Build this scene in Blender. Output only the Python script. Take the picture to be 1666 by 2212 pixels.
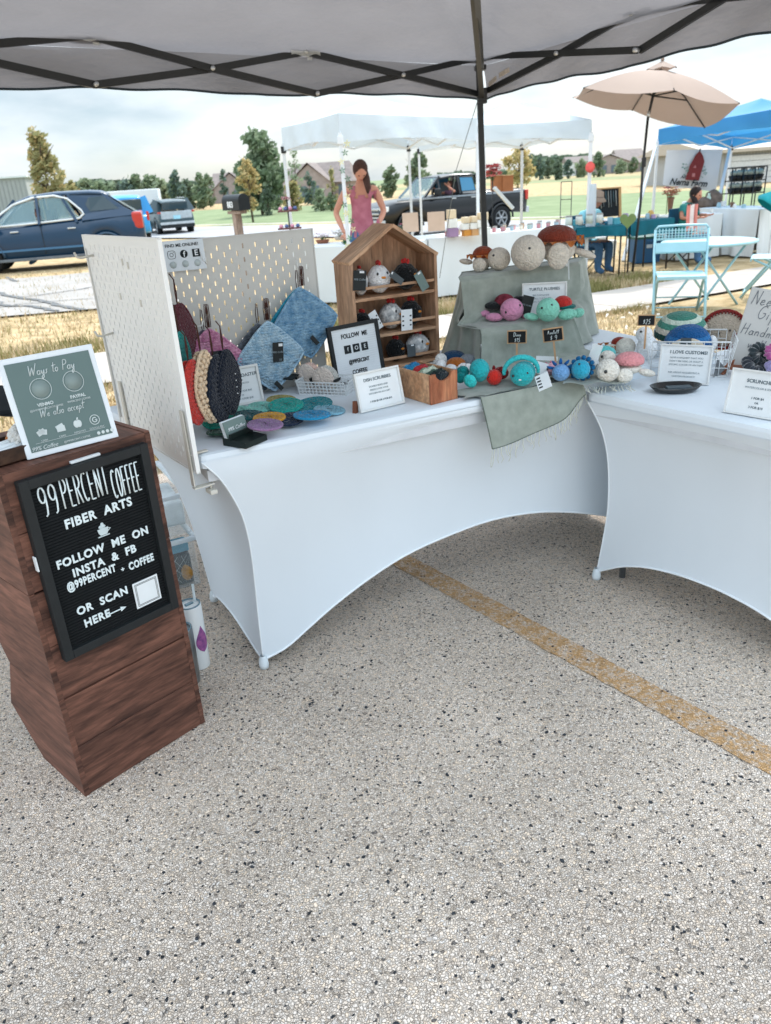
import bpy, bmesh, math, random
from mathutils import Vector, Matrix, noise
for o in list(bpy.data.objects): bpy.data.objects.remove(o)
S=bpy.context.scene; COL=S.collection
R=math.radians; PI=math.pi
random.seed(7)
# ---------------------------------------------------------------- camera, world, sun, exposure
HC=1.35; FPX=1650.0; IW,IH=1666.0,2212.0
PITCH=math.atan((IH/2-388)*math.cos(R(3.8))/FPX); ROLL=R(3.8)
FW=Vector((0,math.cos(PITCH),-math.sin(PITCH)))
_u0=Vector((0,math.sin(PITCH),math.cos(PITCH))); _r0=Vector((1,0,0))
RT=_r0*math.cos(ROLL)-_u0*math.sin(ROLL); UP=_r0*math.sin(ROLL)+_u0*math.cos(ROLL)
CAM=Vector((0,0,HC))
cd=bpy.data.cameras.new('camera'); cam=bpy.data.objects.new('camera',cd); COL.objects.link(cam)
cam.matrix_world=Matrix(((RT.x,UP.x,-FW.x,0),(RT.y,UP.y,-FW.y,0),(RT.z,UP.z,-FW.z,HC),(0,0,0,1)))
cd.sensor_fit='HORIZONTAL'; cd.sensor_width=36; cd.lens=36*FPX/IW; cd.clip_start=0.05; cd.clip_end=3000
cd.dof.use_dof=True; cd.dof.focus_distance=1.9; cd.dof.aperture_fstop=8.5
S.camera=cam
SUN_EL=49.0; SUN_AZ=Vector((0.5,0.866,0)).normalized()     # direction on the ground towards the sun
w=bpy.data.worlds.new("World"); S.world=w; w.use_nodes=True; nt=w.node_tree; nt.nodes.clear()
N=nt.nodes.new; L=nt.links.new
out=N('ShaderNodeOutputWorld'); bg=N('ShaderNodeBackground'); sky=N('ShaderNodeTexSky')
sky.sky_type='NISHITA'; sky.sun_disc=False; sky.sun_elevation=R(SUN_EL); sky.sun_rotation=math.atan2(SUN_AZ.x,SUN_AZ.y)
sky.air_density=1.0; sky.dust_density=1.5
tc=N('ShaderNodeTexCoord'); mp=N('ShaderNodeMapping'); mp.inputs['Scale'].default_value=(1,1,3.2); L(tc.outputs['Generated'],mp.inputs['Vector'])
n1=N('ShaderNodeTexNoise'); n1.inputs['Scale'].default_value=2.3; n1.inputs['Detail'].default_value=7; n1.inputs['Roughness'].default_value=0.55; L(mp.outputs[0],n1.inputs['Vector'])
rp=N('ShaderNodeValToRGB'); rp.color_ramp.elements[0].position=0.36; rp.color_ramp.elements[1].position=0.62
rp.color_ramp.elements[0].color=(0.60,0.60,0.60,1); rp.color_ramp.elements[1].color=(0.97,0.97,0.97,1); L(n1.outputs['Fac'],rp.inputs['Fac'])
n2=N('ShaderNodeTexNoise'); n2.inputs['Scale'].default_value=4.2; n2.inputs['Detail'].default_value=6; L(mp.outputs[0],n2.inputs['Vector'])
rc=N('ShaderNodeValToRGB'); rc.color_ramp.elements[0].position=0.38; rc.color_ramp.elements[1].position=0.60
rc.color_ramp.elements[0].color=(2.75,3.4,3.85,1); rc.color_ramp.elements[1].color=(4.5,4.85,5.1,1); L(n2.outputs['Fac'],rc.inputs['Fac'])
mx=N('ShaderNodeMix'); mx.data_type='RGBA'; L(rp.outputs['Color'],mx.inputs[0]); L(sky.outputs[0],mx.inputs[6]); L(rc.outputs['Color'],mx.inputs[7])
# an overcast sky is brighter overhead than at the horizon
sx=N('ShaderNodeSeparateXYZ'); L(tc.outputs['Generated'],sx.inputs[0]); zr=N('ShaderNodeMapRange'); zr.inputs[1].default_value=0.1; zr.inputs[2].default_value=1.0; zr.inputs[3].default_value=1.0; zr.inputs[4].default_value=3.4; L(sx.outputs['Z'],zr.inputs[0])
vm=N('ShaderNodeVectorMath'); vm.operation='SCALE'; L(mx.outputs[2],vm.inputs[0]); L(zr.outputs[0],vm.inputs['Scale']); L(vm.outputs[0],bg.inputs['Color']); bg.inputs['Strength'].default_value=0.10; L(bg.outputs[0],out.inputs['Surface'])
sd=bpy.data.lights.new('sun','SUN'); sd.energy=1.9; sd.angle=R(4.0); sd.color=(1.0,0.95,0.88)
so=bpy.data.objects.new('sun',sd); COL.objects.link(so)
sv=Vector((SUN_AZ.x*math.cos(R(SUN_EL)),SUN_AZ.y*math.cos(R(SUN_EL)),math.sin(R(SUN_EL))))
so.rotation_euler=sv.to_track_quat('Z','Y').to_euler()
V=S.view_settings; V.view_transform='Standard'; V.look='None'; V.gamma=1; V.use_curve_mapping=False; V.exposure=1.14
S.render.engine='CYCLES'; S.render.resolution_x=771; S.render.resolution_y=1024
S.cycles.max_bounces=8; S.cycles.transparent_max_bounces=24
# ---------------------------------------------------------------- measuring the place from the photograph's geometry
def ray(x,y):
    return (FW*FPX+RT*(x-IW/2)+UP*(IH/2-y)).normalized()
def P(x,y,z=0.0):
    v=ray(x,y); return CAM+v*((z-HC)/v.z)
def at(x,y,Y):
    v=ray(x,y); return CAM+v*(Y/v.y)
def zat(x,y,p):
    v=ray(x,y); t=(p[0]*v.x+p[1]*v.y)/(v.x**2+v.y**2); return HC+t*v.z
def onplane(x,y,o,n):
    v=ray(x,y); return CAM+v*((o-CAM).dot(n)/v.dot(n))
def mpp(p): return (Vector(p)-CAM).dot(FW)/FPX      # metres per photo pixel there
BQ=Vector((-0.438,0.899)); BW=Vector((0.66,0.751))
def lerpt(t,pts):
    if t<=pts[0][0]: return pts[0][1]
    for a,b in zip(pts,pts[1:]):
        if t<=b[0]: return a[1]+(b[1]-a[1])*(t-a[0])/(b[0]-a[0])
    return pts[-1][1]
def tz(x,y):
    q=BQ.x*x+BQ.y*y; ww=BW.x*x+BW.y*y; m=min(q,ww*1.02)
    return lerpt(m,[(3.9,0),(9,-0.2),(17,-0.21),(22,-0.56),(45,-0.5),(80,-0.3),(150,0.1),(260,0.55),(700,0.95)])
def G(x,y):
    v=ray(x,y); t=0.5; st=0.05
    for i in range(4000):
        p=CAM+v*t
        if p.z<tz(p.x,p.y): break
        t+=st*(1+t*0.03)
    return Vector((p.x,p.y,tz(p.x,p.y)))
# ---------------------------------------------------------------- materials
MATS={}
def lin(h,k=1.0):
    h=h.lstrip('#'); r=[int(h[i:i+2],16)/255 for i in (0,2,4)]
    return tuple(min(1,k*(c/12.92 if c<=0.04045 else ((c+0.055)/1.055)**2.4)) for c in r)+(1,)
def mat(name,hexc,rough=0.8,k=1.0,var=0.12,vs=8.0,bump=0.0,bs=60.0,metal=0.0,kind='noise',spec=0.3,trans=0.0,obj=True,sheen=0.0,detail=4,stretch=None,hex2=None,dist=0.002):
    if name in MATS: return MATS[name]
    m=bpy.data.materials.new(name); m.use_nodes=True; t=m.node_tree; b=t.nodes['Principled BSDF']
    b.inputs['Roughness'].default_value=rough; b.inputs['Metallic'].default_value=metal; b.inputs['Specular IOR Level'].default_value=spec
    if sheen: b.inputs['Sheen Weight'].default_value=sheen
    c=lin(hexc,k); tcn=t.nodes.new('ShaderNodeTexCoord'); mpn=t.nodes.new('ShaderNodeMapping')
    if stretch: mpn.inputs['Scale'].default_value=stretch
    t.links.new(tcn.outputs['Object' if obj else 'Generated'],mpn.inputs[0])
    nz=t.nodes.new('ShaderNodeTexNoise'); nz.inputs['Scale'].default_value=vs; nz.inputs['Detail'].default_value=detail; t.links.new(mpn.outputs[0],nz.inputs['Vector'])
    cr=t.nodes.new('ShaderNodeValToRGB'); cr.color_ramp.elements[0].position=0.3; cr.color_ramp.elements[1].position=0.7
    if hex2: c2=lin(hex2,k); cr.color_ramp.elements[0].color=c; cr.color_ramp.elements[1].color=c2
    else:
        cr.color_ramp.elements[0].color=tuple(v*(1-var) for v in c[:3])+(1,); cr.color_ramp.elements[1].color=tuple(min(1,v*(1+var)) for v in c[:3])+(1,)
    t.links.new(nz.outputs['Fac'],cr.inputs['Fac']); t.links.new(cr.outputs['Color'],b.inputs['Base Color'])
    if bump:
        if kind=='voronoi':
            bn=t.nodes.new('ShaderNodeTexVoronoi'); bn.inputs['Scale'].default_value=bs; h=bn.outputs['Distance']
        elif kind=='wave':
            bn=t.nodes.new('ShaderNodeTexWave'); bn.inputs['Scale'].default_value=bs; bn.inputs['Distortion'].default_value=3; h=bn.outputs['Fac']
        else:
            bn=t.nodes.new('ShaderNodeTexNoise'); bn.inputs['Scale'].default_value=bs; bn.inputs['Detail'].default_value=3; h=bn.outputs['Fac']
        t.links.new(mpn.outputs[0],bn.inputs['Vector'])
        bb=t.nodes.new('ShaderNodeBump'); bb.inputs['Strength'].default_value=bump; bb.inputs['Distance'].default_value=dist
        t.links.new(h,bb.inputs['Height']); t.links.new(bb.outputs[0],b.inputs['Normal'])
    if trans:
        tr=t.nodes.new('ShaderNodeBsdfTranslucent'); t.links.new(cr.outputs['Color'],tr.inputs['Color'])
        ms=t.nodes.new('ShaderNodeMixShader'); ms.inputs[0].default_value=trans
        t.links.new(b.outputs[0],ms.inputs[1]); t.links.new(tr.outputs[0],ms.inputs[2]); t.links.new(ms.outputs[0],t.nodes['Material Output'].inputs['Surface'])
    MATS[name]=m; return m
def yarn(hexc,k=1.0,s=1.0): return mat('yarn_'+hexc+str(s),hexc,0.95,k,0.12,90*s,bump=0.9,bs=150*s,kind='voronoi',spec=0.1,sheen=0.2,dist=0.004)
def paper(): return mat('paper','#eef3f5',0.6,0.9,0.03,20)
def ink(): return mat('ink_black','#23292c',0.7,1,0.1,30)
def glassmat(name,hexc,alpha,rough=0.05):
    if name in MATS: return MATS[name]
    m=bpy.data.materials.new(name); m.use_nodes=True; t=m.node_tree; b=t.nodes['Principled BSDF']
    b.inputs['Base Color'].default_value=lin(hexc); b.inputs['Roughness'].default_value=rough; b.inputs['Alpha'].default_value=alpha; b.inputs['Specular IOR Level'].default_value=0.6
    nz=t.nodes.new('ShaderNodeTexNoise'); nz.inputs['Scale'].default_value=3; mm=t.nodes.new('ShaderNodeMapRange'); mm.inputs[3].default_value=rough; mm.inputs[4].default_value=rough+0.08
    t.links.new(nz.outputs['Fac'],mm.inputs[0]); t.links.new(mm.outputs[0],b.inputs['Roughness'])
    MATS[name]=m; return m
# ---------------------------------------------------------------- mesh builder
class MB:
    def __init__(s): s.v=[]; s.f=[]; s.m=[]; s.sm=[]
    def add(s,vs,fs,mi=0,smooth=False,M=None):
        o=len(s.v)
        for v in vs:
            v=Vector(v)
            s.v.append(M@v if M is not None else v)
        for f in fs: s.f.append([i+o for i in f]); s.m.append(mi); s.sm.append(smooth)
        return s
    def box(s,c,d,mi=0,M=None,bev=0.0,R3=None):
        x,y,z=d[0]/2,d[1]/2,d[2]/2; c=Vector(c)
        if bev<=0:
            vs=[Vector((sx*x,sy*y,sz*z)) for sx in(-1,1) for sy in(-1,1) for sz in(-1,1)]
            fs=[(0,1,3,2),(4,6,7,5),(0,4,5,1),(2,3,7,6),(0,2,6,4),(1,5,7,3)]
        else:
            b=min(bev,x*.9,y*.9,z*.9); bm=bmesh.new(); bmesh.ops.create_cube(bm,size=1)
            for v in bm.verts: v.co=Vector((v.co.x*2*x,v.co.y*2*y,v.co.z*2*z))
            bmesh.ops.bevel(bm,geom=list(bm.edges),offset=b,segments=2,affect='EDGES',profile=0.6)
            vs=[v.co.copy() for v in bm.verts]; fs=[[v.index for v in f.verts] for f in bm.faces]; bm.free()
        if R3 is not None: vs=[R3@v for v in vs]
        return s.add([v+c for v in vs],fs,mi,False,M)
    def bar(s,a,b,w,h=None,mi=0,up=(0,0,1)):      # rectangular bar from a to b
        a=Vector(a);b=Vector(b);h=h or w; d=(b-a); l=d.length; d.normalize(); u=Vector(up)
        if abs(d.dot(u))>0.98: u=Vector((1,0,0))
        x=d.cross(u).normalized(); y=x.cross(d)
        vs=[a+x*sx*w/2+y*sy*h/2+d*l*t for t in(0,1) for sx,sy in((-1,-1),(1,-1),(1,1),(-1,1))]
        return s.add(vs,[(0,1,2,3),(7,6,5,4),(0,4,5,1),(1,5,6,2),(2,6,7,3),(3,7,4,0)],mi)
    def tube(s,pts,r,n=8,mi=0,cap=True,closed=False,smooth=True):
        pts=[Vector(p) for p in pts]; k=len(pts); rs=r if isinstance(r,(list,tuple)) else [r]*k
        vs=[];fs=[]; prev=None
        for i,p in enumerate(pts):
            if closed: d=pts[(i+1)%k]-pts[i-1]
            else: d=(pts[min(i+1,k-1)]-pts[max(i-1,0)])
            d.normalize()
            if prev is None:
                u=Vector((0,0,1)) if abs(d.z)<0.9 else Vector((1,0,0)); x=d.cross(u).normalized()
            else:
                x=(prev-d*prev.dot(d))
                x=x.normalized() if x.length>1e-6 else d.orthogonal().normalized()
            prev=x; y=d.cross(x)
            for j in range(n):
                a=2*PI*j/n; vs.append(p+(x*math.cos(a)+y*math.sin(a))*rs[i])
        for i in range(k if closed else k-1):
            for j in range(n):
                a=i*n+j; b=i*n+(j+1)%n; c=((i+1)%k)*n+(j+1)%n; d=((i+1)%k)*n+j; fs.append((a,b,c,d))
        if cap and not closed: fs.append(tuple(range(n))[::-1]); fs.append(tuple(range((k-1)*n,k*n)))
        return s.add(vs,fs,mi,smooth)
    def lathe(s,prof,n=20,mi=0,M=None,smooth=True,cap=True):
        vs=[];fs=[]
        for r,z in prof:
            for j in range(n):
                a=2*PI*j/n; vs.append((r*math.cos(a),r*math.sin(a),z))
        for i in range(len(prof)-1):
            for j in range(n): fs.append((i*n+j,i*n+(j+1)%n,(i+1)*n+(j+1)%n,(i+1)*n+j))
        if cap:
            if prof[0][0]>1e-5: fs.append(tuple(range(n))[::-1])
            if prof[-1][0]>1e-5: fs.append(tuple(range((len(prof)-1)*n,len(prof)*n)))
        return s.add(vs,fs,mi,smooth,M)
    def grid(s,fn,nu,nv,mi=0,smooth=True,closeu=False):
        vs=[fn(i/nu,j/nv) for j in range(nv+1) for i in range(nu+1)]
        fs=[(j*(nu+1)+i,j*(nu+1)+i+1,(j+1)*(nu+1)+i+1,(j+1)*(nu+1)+i) for j in range(nv) for i in range(nu)]
        return s.add(vs,fs,mi,smooth)
    def ball(s,c,r,nu=18,nv=12,mi=0,M=None,disp=None,Rt=None,smooth=True):
        c=Vector(c); r=r if isinstance(r,(tuple,list)) else (r,r,r); vs=[];fs=[]
        for j in range(nv+1):
            th=PI*j/nv
            for i in range(nu):
                ph=2*PI*i/nu; k=1+(disp(th,ph) if disp else 0)
                v=Vector((r[0]*math.sin(th)*math.cos(ph)*k,r[1]*math.sin(th)*math.sin(ph)*k,r[2]*math.cos(th)*k))
                if Rt is not None: v=Rt@v
                vs.append(v+c)
        for j in range(nv):
            for i in range(nu): fs.append((j*nu+i,(j+1)*nu+i,(j+1)*nu+(i+1)%nu,j*nu+(i+1)%nu))
        return s.add(vs,fs,mi,smooth,M)
    def prism(s,poly,d,mi=0,M=None,axis='y'):
        # poly in (x,z); extruded from y=0 to y=d (axis y)
        n=len(poly); vs=[]
        for yy in (0,d):
            for a,b in poly: vs.append((a,yy,b) if axis=='y' else ((yy,a,b) if axis=='x' else (a,b,yy)))
        fs=[tuple(range(n)),tuple(range(n,2*n))[::-1]]+[(i,i+n,(i+1)%n+n,(i+1)%n) for i in range(n)]
        return s.add(vs,fs,mi,False,M)
    def build(s,name,mats,parent=None,kind=None,loc=None,fix=True):
        me=bpy.data.meshes.new(name); me.from_pydata([tuple(v) for v in s.v],[],s.f)
        for m in (mats if isinstance(mats,(list,tuple)) else [mats]): me.materials.append(m)
        for i,p in enumerate(me.polygons): p.material_index=s.m[i]; p.use_smooth=s.sm[i]
        me.validate(); 
        if fix:
            bm=bmesh.new(); bm.from_mesh(me); bmesh.ops.recalc_face_normals(bm,faces=bm.faces); bm.to_mesh(me); bm.free()
        me.update()
        o=bpy.data.objects.new(name,me); COL.objects.link(o)
        if parent is not None: o.parent=parent
        if loc is not None: o.location=loc
        if kind: o['kind']=kind
        return o
def thing(name,label,cat,loc=(0,0,0),rz=0.0,group=None,M=None):
    o=bpy.data.objects.new(name,None); COL.objects.link(o); o.empty_display_size=0.1
    if M is not None: o.matrix_world=M
    else: o.location=loc; o.rotation_euler=(0,0,rz)
    o['label']=label; o['category']=cat
    if group: o['group']=group
    return o
def tag(o,label,cat,group=None):
    o['label']=label; o['category']=cat
    if group: o['group']=group
    return o
def structure(o): o['kind']='structure'; return o
def dup(root,loc=None,rz=None,label=None,M=None):
    r=root.copy(); COL.objects.link(r)
    if M is not None: r.matrix_world=M
    if loc is not None: r.location=loc
    if rz is not None: r.rotation_euler=(0,0,rz)
    if label: r['label']=label
    for ch in root.children:
        c=ch.copy(); COL.objects.link(c); c.parent=r
        for g in ch.children:
            d=g.copy(); COL.objects.link(d); d.parent=c
    return r
_dg=None
def text(name,s,size,m,parent,loc,rx=PI/2,xs=1.0,shear=0.0,bold=0.0,align='CENTER',rz=0.0,ext=0.0004,mw=None,space=1.0):
    cu=bpy.data.curves.new('t','FONT'); cu.body=s; cu.size=size; cu.align_x=align; cu.align_y='CENTER'; cu.shear=shear; cu.offset=bold*size; cu.extrude=ext; cu.resolution_u=3; cu.space_character=space
    o=bpy.data.objects.new('t',cu); COL.objects.link(o)
    bpy.context.view_layer.update(); dg=bpy.context.evaluated_depsgraph_get()
    me=bpy.data.meshes.new_from_object(o.evaluated_get(dg)); bpy.data.objects.remove(o); bpy.data.curves.remove(cu)
    me.materials.clear(); me.materials.append(m)
    me.transform(Matrix.Diagonal((xs,1,1,1)))
    ob=bpy.data.objects.new(name,me); COL.objects.link(ob); ob.parent=parent
    ob.matrix_local=(mw if mw is not None else Matrix.Translation(loc)@Matrix.Rotation(rz,4,'Y')@Matrix.Rotation(rx,4,'X'))
    return ob
# single-stroke letters for tall monoline and handwritten lettering, unit box 0..w x 0..1
def arc(cx,cy,rx,ry,a0,a1,n=8): return [(cx+rx*math.cos(R(a0+(a1-a0)*i/n)),cy+ry*math.sin(R(a0+(a1-a0)*i/n))) for i in range(n+1)]
SF={'9':(.5,[arc(.25,.72,.22,.26,0,360,12),[(.47,.72),(.45,.3),(.38,.06),(.25,0)]]),
'P':(.5,[[(.05,0),(.05,1)],[(.05,1)]+arc(.2,.76,.26,.24,90,-90)+[(.05,.52)]]),
'E':(.45,[[(.42,1),(.05,1),(.05,0),(.42,0)],[(.05,.52),(.36,.52)]]),
'R':(.5,[[(.05,0),(.05,1)],[(.05,1)]+arc(.2,.76,.26,.24,90,-90)+[(.05,.52)],[(.2,.52),(.47,0)]]),
'C':(.5,[arc(.28,.5,.24,.5,55,305,12)]),'O':(.5,[arc(.25,.5,.22,.5,0,360,16)]),
'N':(.5,[[(.05,0),(.05,1),(.45,0),(.45,1)]]),'T':(.5,[[(0,1),(.5,1)],[(.25,1),(.25,0)]]),
'F':(.45,[[(.05,0),(.05,1),(.42,1)],[(.05,.52),(.36,.52)]]),
'W':(.95,[[(.05,1),(.2,0),(.45,.8),(.6,0),(.9,1.15)]]),
'a':(.42,[arc(.2,.2,.16,.2,20,380,10)+[(.36,.4),(.36,.05),(.44,.02)]]),
'y':(.42,[[(.05,.4),(.08,.08),(.2,.02),(.36,.4),(.34,-.3),(.2,-.48),(.08,-.3),(.4,.1)]]),
's':(.3,[[(.28,.38),(.12,.36),(.22,.15),(.1,0),(0,.04)]]),'t':(.3,[[(.15,.95),(.12,.05),(.28,.02)],[(-.05,.6),(.42,.66)]]),
'o':(.38,[arc(.18,.2,.15,.2,0,360,10)]),'e':(.34,[[(.05,.2),(.3,.25),(.24,.4),(.08,.32),(.06,.08),(.2,0),(.36,.1)]]),
'l':(.24,[[(.05,.1),(.2,.8),(.12,.95),(.06,.6),(.1,.05),(.24,.04)]]),'c':(.3,[arc(.18,.2,.14,.2,50,300,8)]),
'p':(.4,[[(.08,.4),(.04,-.45)],[(.06,.1)]+arc(.2,.2,.16,.2,140,-140,8)]),'f':(.3,[[(.3,.9),(.16,.85),(.12,.3),(.1,-.4)],[(0,.42),(.32,.45)]]),
'd':(.42,[arc(.2,.2,.16,.2,20,380,10)+[(.36,.95),(.36,.03)]]),'n':(.4,[[(.05,.4),(.05,0)],[(.05,.25),(.2,.42),(.32,.3),(.34,0)]]),
'm':(.6,[[(.05,.4),(.05,0)],[(.05,.25),(.17,.42),(.27,.3),(.28,0)],[(.28,.25),(.4,.42),(.5,.3),(.52,0)]]),
'i':(.2,[[(.1,.4),(.1,0)],[(.1,.6),(.11,.64)]]),'H':(.6,[[(.08,1),(.05,0)],[(.5,1),(.48,0)],[(.06,.5),(.5,.55)]]),
'G':(.6,[arc(.32,.5,.28,.5,50,330,12)+[(.56,.45),(.36,.45)]]),'w':(.55,[[(.03,.4),(.12,0),(.26,.35),(.36,0),(.5,.42)]]),
'h':(.4,[[(.06,.95),(.05,0)],[(.05,.25),(.2,.42),(.32,.3),(.34,0)]]),' ':(.4,[]),'r':(.3,[[(.05,.4),(.05,0)],[(.05,.25),(.26,.42)]]),
'v':(.38,[[(.03,.4),(.16,0),(.34,.42)]]),'D':(.6,[[(.08,0),(.06,1)],[(.06,1)]+arc(.1,.5,.44,.5,90,-90)]),'A':(.6,[[(.03,0),(.28,1),(.52,0)],[(.1,.38),(.45,.4)]]),'x':(.36,[[(.02,.4),(.3,0)],[(.3,.42),(.0,0)]]),
'$':(.45,[[(.4,.8),(.1,.75),(.08,.55),(.36,.45),(.32,.2),(.05,.18)],[(.24,1),(.22,0)]]),'1':(.3,[[(.05,.8),(.18,1),(.16,0)]]),'5':(.45,[[(.4,1),(.1,1),(.08,.58),(.35,.55),(.38,.2),(.2,0),(.03,.1)]]),'2':(.45,[[(.05,.8),(.2,1),(.38,.8),(.3,.5),(.03,0),(.42,.02)]])}
def strokes(name,s,h,r,m,parent,xs=1.0,loc=(0,0,0),rx=PI/2,gap=0.1,rz=0.0,slant=0.0,mw=None,align='C',flat=0.5):
    mb=MB(); x=0; wd=sum(SF[c][0]*xs+gap for c in s)-gap; x=-wd/2 if align=='C' else 0
    for c in s:
        w_,st=SF[c]
        for ln in st:
            q=[Vector(((x+px*xs+py*slant)*h,(py-0.5)*h,0)) for px,py in ln]; run=[q[0]]
            for i in range(1,len(q)):
                run.append(q[i])
                if i==len(q)-1 or (q[i]-q[i-1]).angle(q[i+1]-q[i],0)>0.7:
                    if len(run)>1: mb.tube(run,r,6)
                    run=[q[i]]
        x+=w_*xs+gap
    for v in mb.v: v.z*=flat
    ob=mb.build(name,m,parent,fix=False)
    ob.matrix_local=(mw if mw is not None else Matrix.Translation(loc)@Matrix.Rotation(rz,4,'Y')@Matrix.Rotation(rx,4,'X'))
    return ob
def rnd(a,b): return random.uniform(a,b)
def nse(x,y=0,z=0): return noise.noise(Vector((x,y,z)))
# ================================================================ SETTING: ground sheets
def matground():
    m=bpy.data.materials.new('dry_grass_ground'); m.use_nodes=True; t=m.node_tree; b=t.nodes['Principled BSDF']; b.inputs['Roughness'].default_value=0.95; b.inputs['Specular IOR Level'].default_value=0.1
    n=t.nodes.new; l=t.links.new
    g=n('ShaderNodeNewGeometry'); sp=n('ShaderNodeSeparateXYZ'); l(g.outputs['Position'],sp.inputs[0])
    def math_(op,a,bv):
        q=n('ShaderNodeMath'); q.operation=op
        for i,v in ((0,a),(1,bv)):
            if isinstance(v,(int,float)): q.inputs[i].default_value=v
            else: l(v,q.inputs[i])
        return q.outputs[0]
    wv=math_('ADD',math_('MULTIPLY',sp.outputs['X'],0.66),math_('MULTIPLY',sp.outputs['Y'],0.751))
    nz=n('ShaderNodeTexNoise'); nz.inputs['Scale'].default_value=0.25; nz.inputs['Detail'].default_value=5; l(g.outputs['Position'],nz.inputs['Vector'])
    ww=math_('ADD',wv,math_('MULTIPLY',math_('SUBTRACT',nz.outputs['Fac'],0.5),5.0))
    n2=n('ShaderNodeTexNoise'); n2.inputs['Scale'].default_value=3.2; n2.inputs['Detail'].default_value=8; n2.inputs['Roughness'].default_value=0.7; l(g.outputs['Position'],n2.inputs['Vector'])
    cr=n('ShaderNodeValToRGB'); e=cr.color_ramp.elements; e[0].position=0.34; e[0].color=lin('#8a7a58',0.8); e[1].position=0.72; e[1].color=lin('#d3c0a2',0.8)
    x=e.new(0.5); x.color=lin('#c0a881',0.8); l(n2.outputs['Fac'],cr.inputs['Fac'])
    n3=n('ShaderNodeTexNoise'); n3.inputs['Scale'].default_value=0.9; n3.inputs['Detail'].default_value=6; l(g.outputs['Position'],n3.inputs['Vector'])
    gr=n('ShaderNodeValToRGB'); e=gr.color_ramp.elements; e[0].position=0.3; e[0].color=lin('#7a8a66',0.8); e[1].position=0.7; e[1].color=lin('#93a07c',0.8); l(n3.outputs['Fac'],gr.inputs['Fac'])
    bands=n('ShaderNodeValToRGB'); bands.color_ramp.interpolation='LINEAR'; e=bands.color_ramp.elements
    mr=n('ShaderNodeMapRange'); mr.inputs[1].default_value=0; mr.inputs[2].default_value=200; l(ww,mr.inputs[0]); l(mr.outputs[0],bands.inputs['Fac'])
    def st(p,v):
        q=e.new(p/200); q.color=(v,v,v,1)
    e[0].color=(0,0,0,1); e[1].color=(1,1,1,1)
    for p,v in ((30.4,0),(30.9,1),(54,1),(56,0.05),(92,0.0),(96,.8),(112,.8),(118,.25),(150,.3),(155,.9)): st(p,v)
    mx=n('ShaderNodeMix'); mx.data_type='RGBA'; l(bands.outputs['Color'],mx.inputs[0]); l(cr.outputs['Color'],mx.inputs[6]); l(gr.outputs['Color'],mx.inputs[7])
    l(mx.outputs[2],b.inputs['Base Color'])
    bp=n('ShaderNodeBump'); bp.inputs['Strength'].default_value=0.8; bp.inputs['Distance'].default_value=0.04; l(n2.outputs['Fac'],bp.inputs['Height']); l(bp.outputs[0],b.inputs['Normal'])
    return m
MG=matground()
radii=[0.0]+[0.25*1.052**i for i in range(172)]
mb=MB(); NA=180
for r in radii:
    for j in range(NA):
        a=2*PI*j/NA; x=r*math.sin(a); y=r*math.cos(a); mb.v.append(Vector((x,y,tz(x,y)-0.012)))
for i in range(len(radii)-1):
    for j in range(NA):
        f=(i*NA+j,(i+1)*NA+j,(i+1)*NA+(j+1)%NA,i*NA+(j+1)%NA) if i else (0,NA+(j+1)%NA,NA+j)
        mb.f.append(list(f)); mb.m.append(0); mb.sm.append(True)
structure(mb.build('ground',MG,fix=False))
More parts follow.
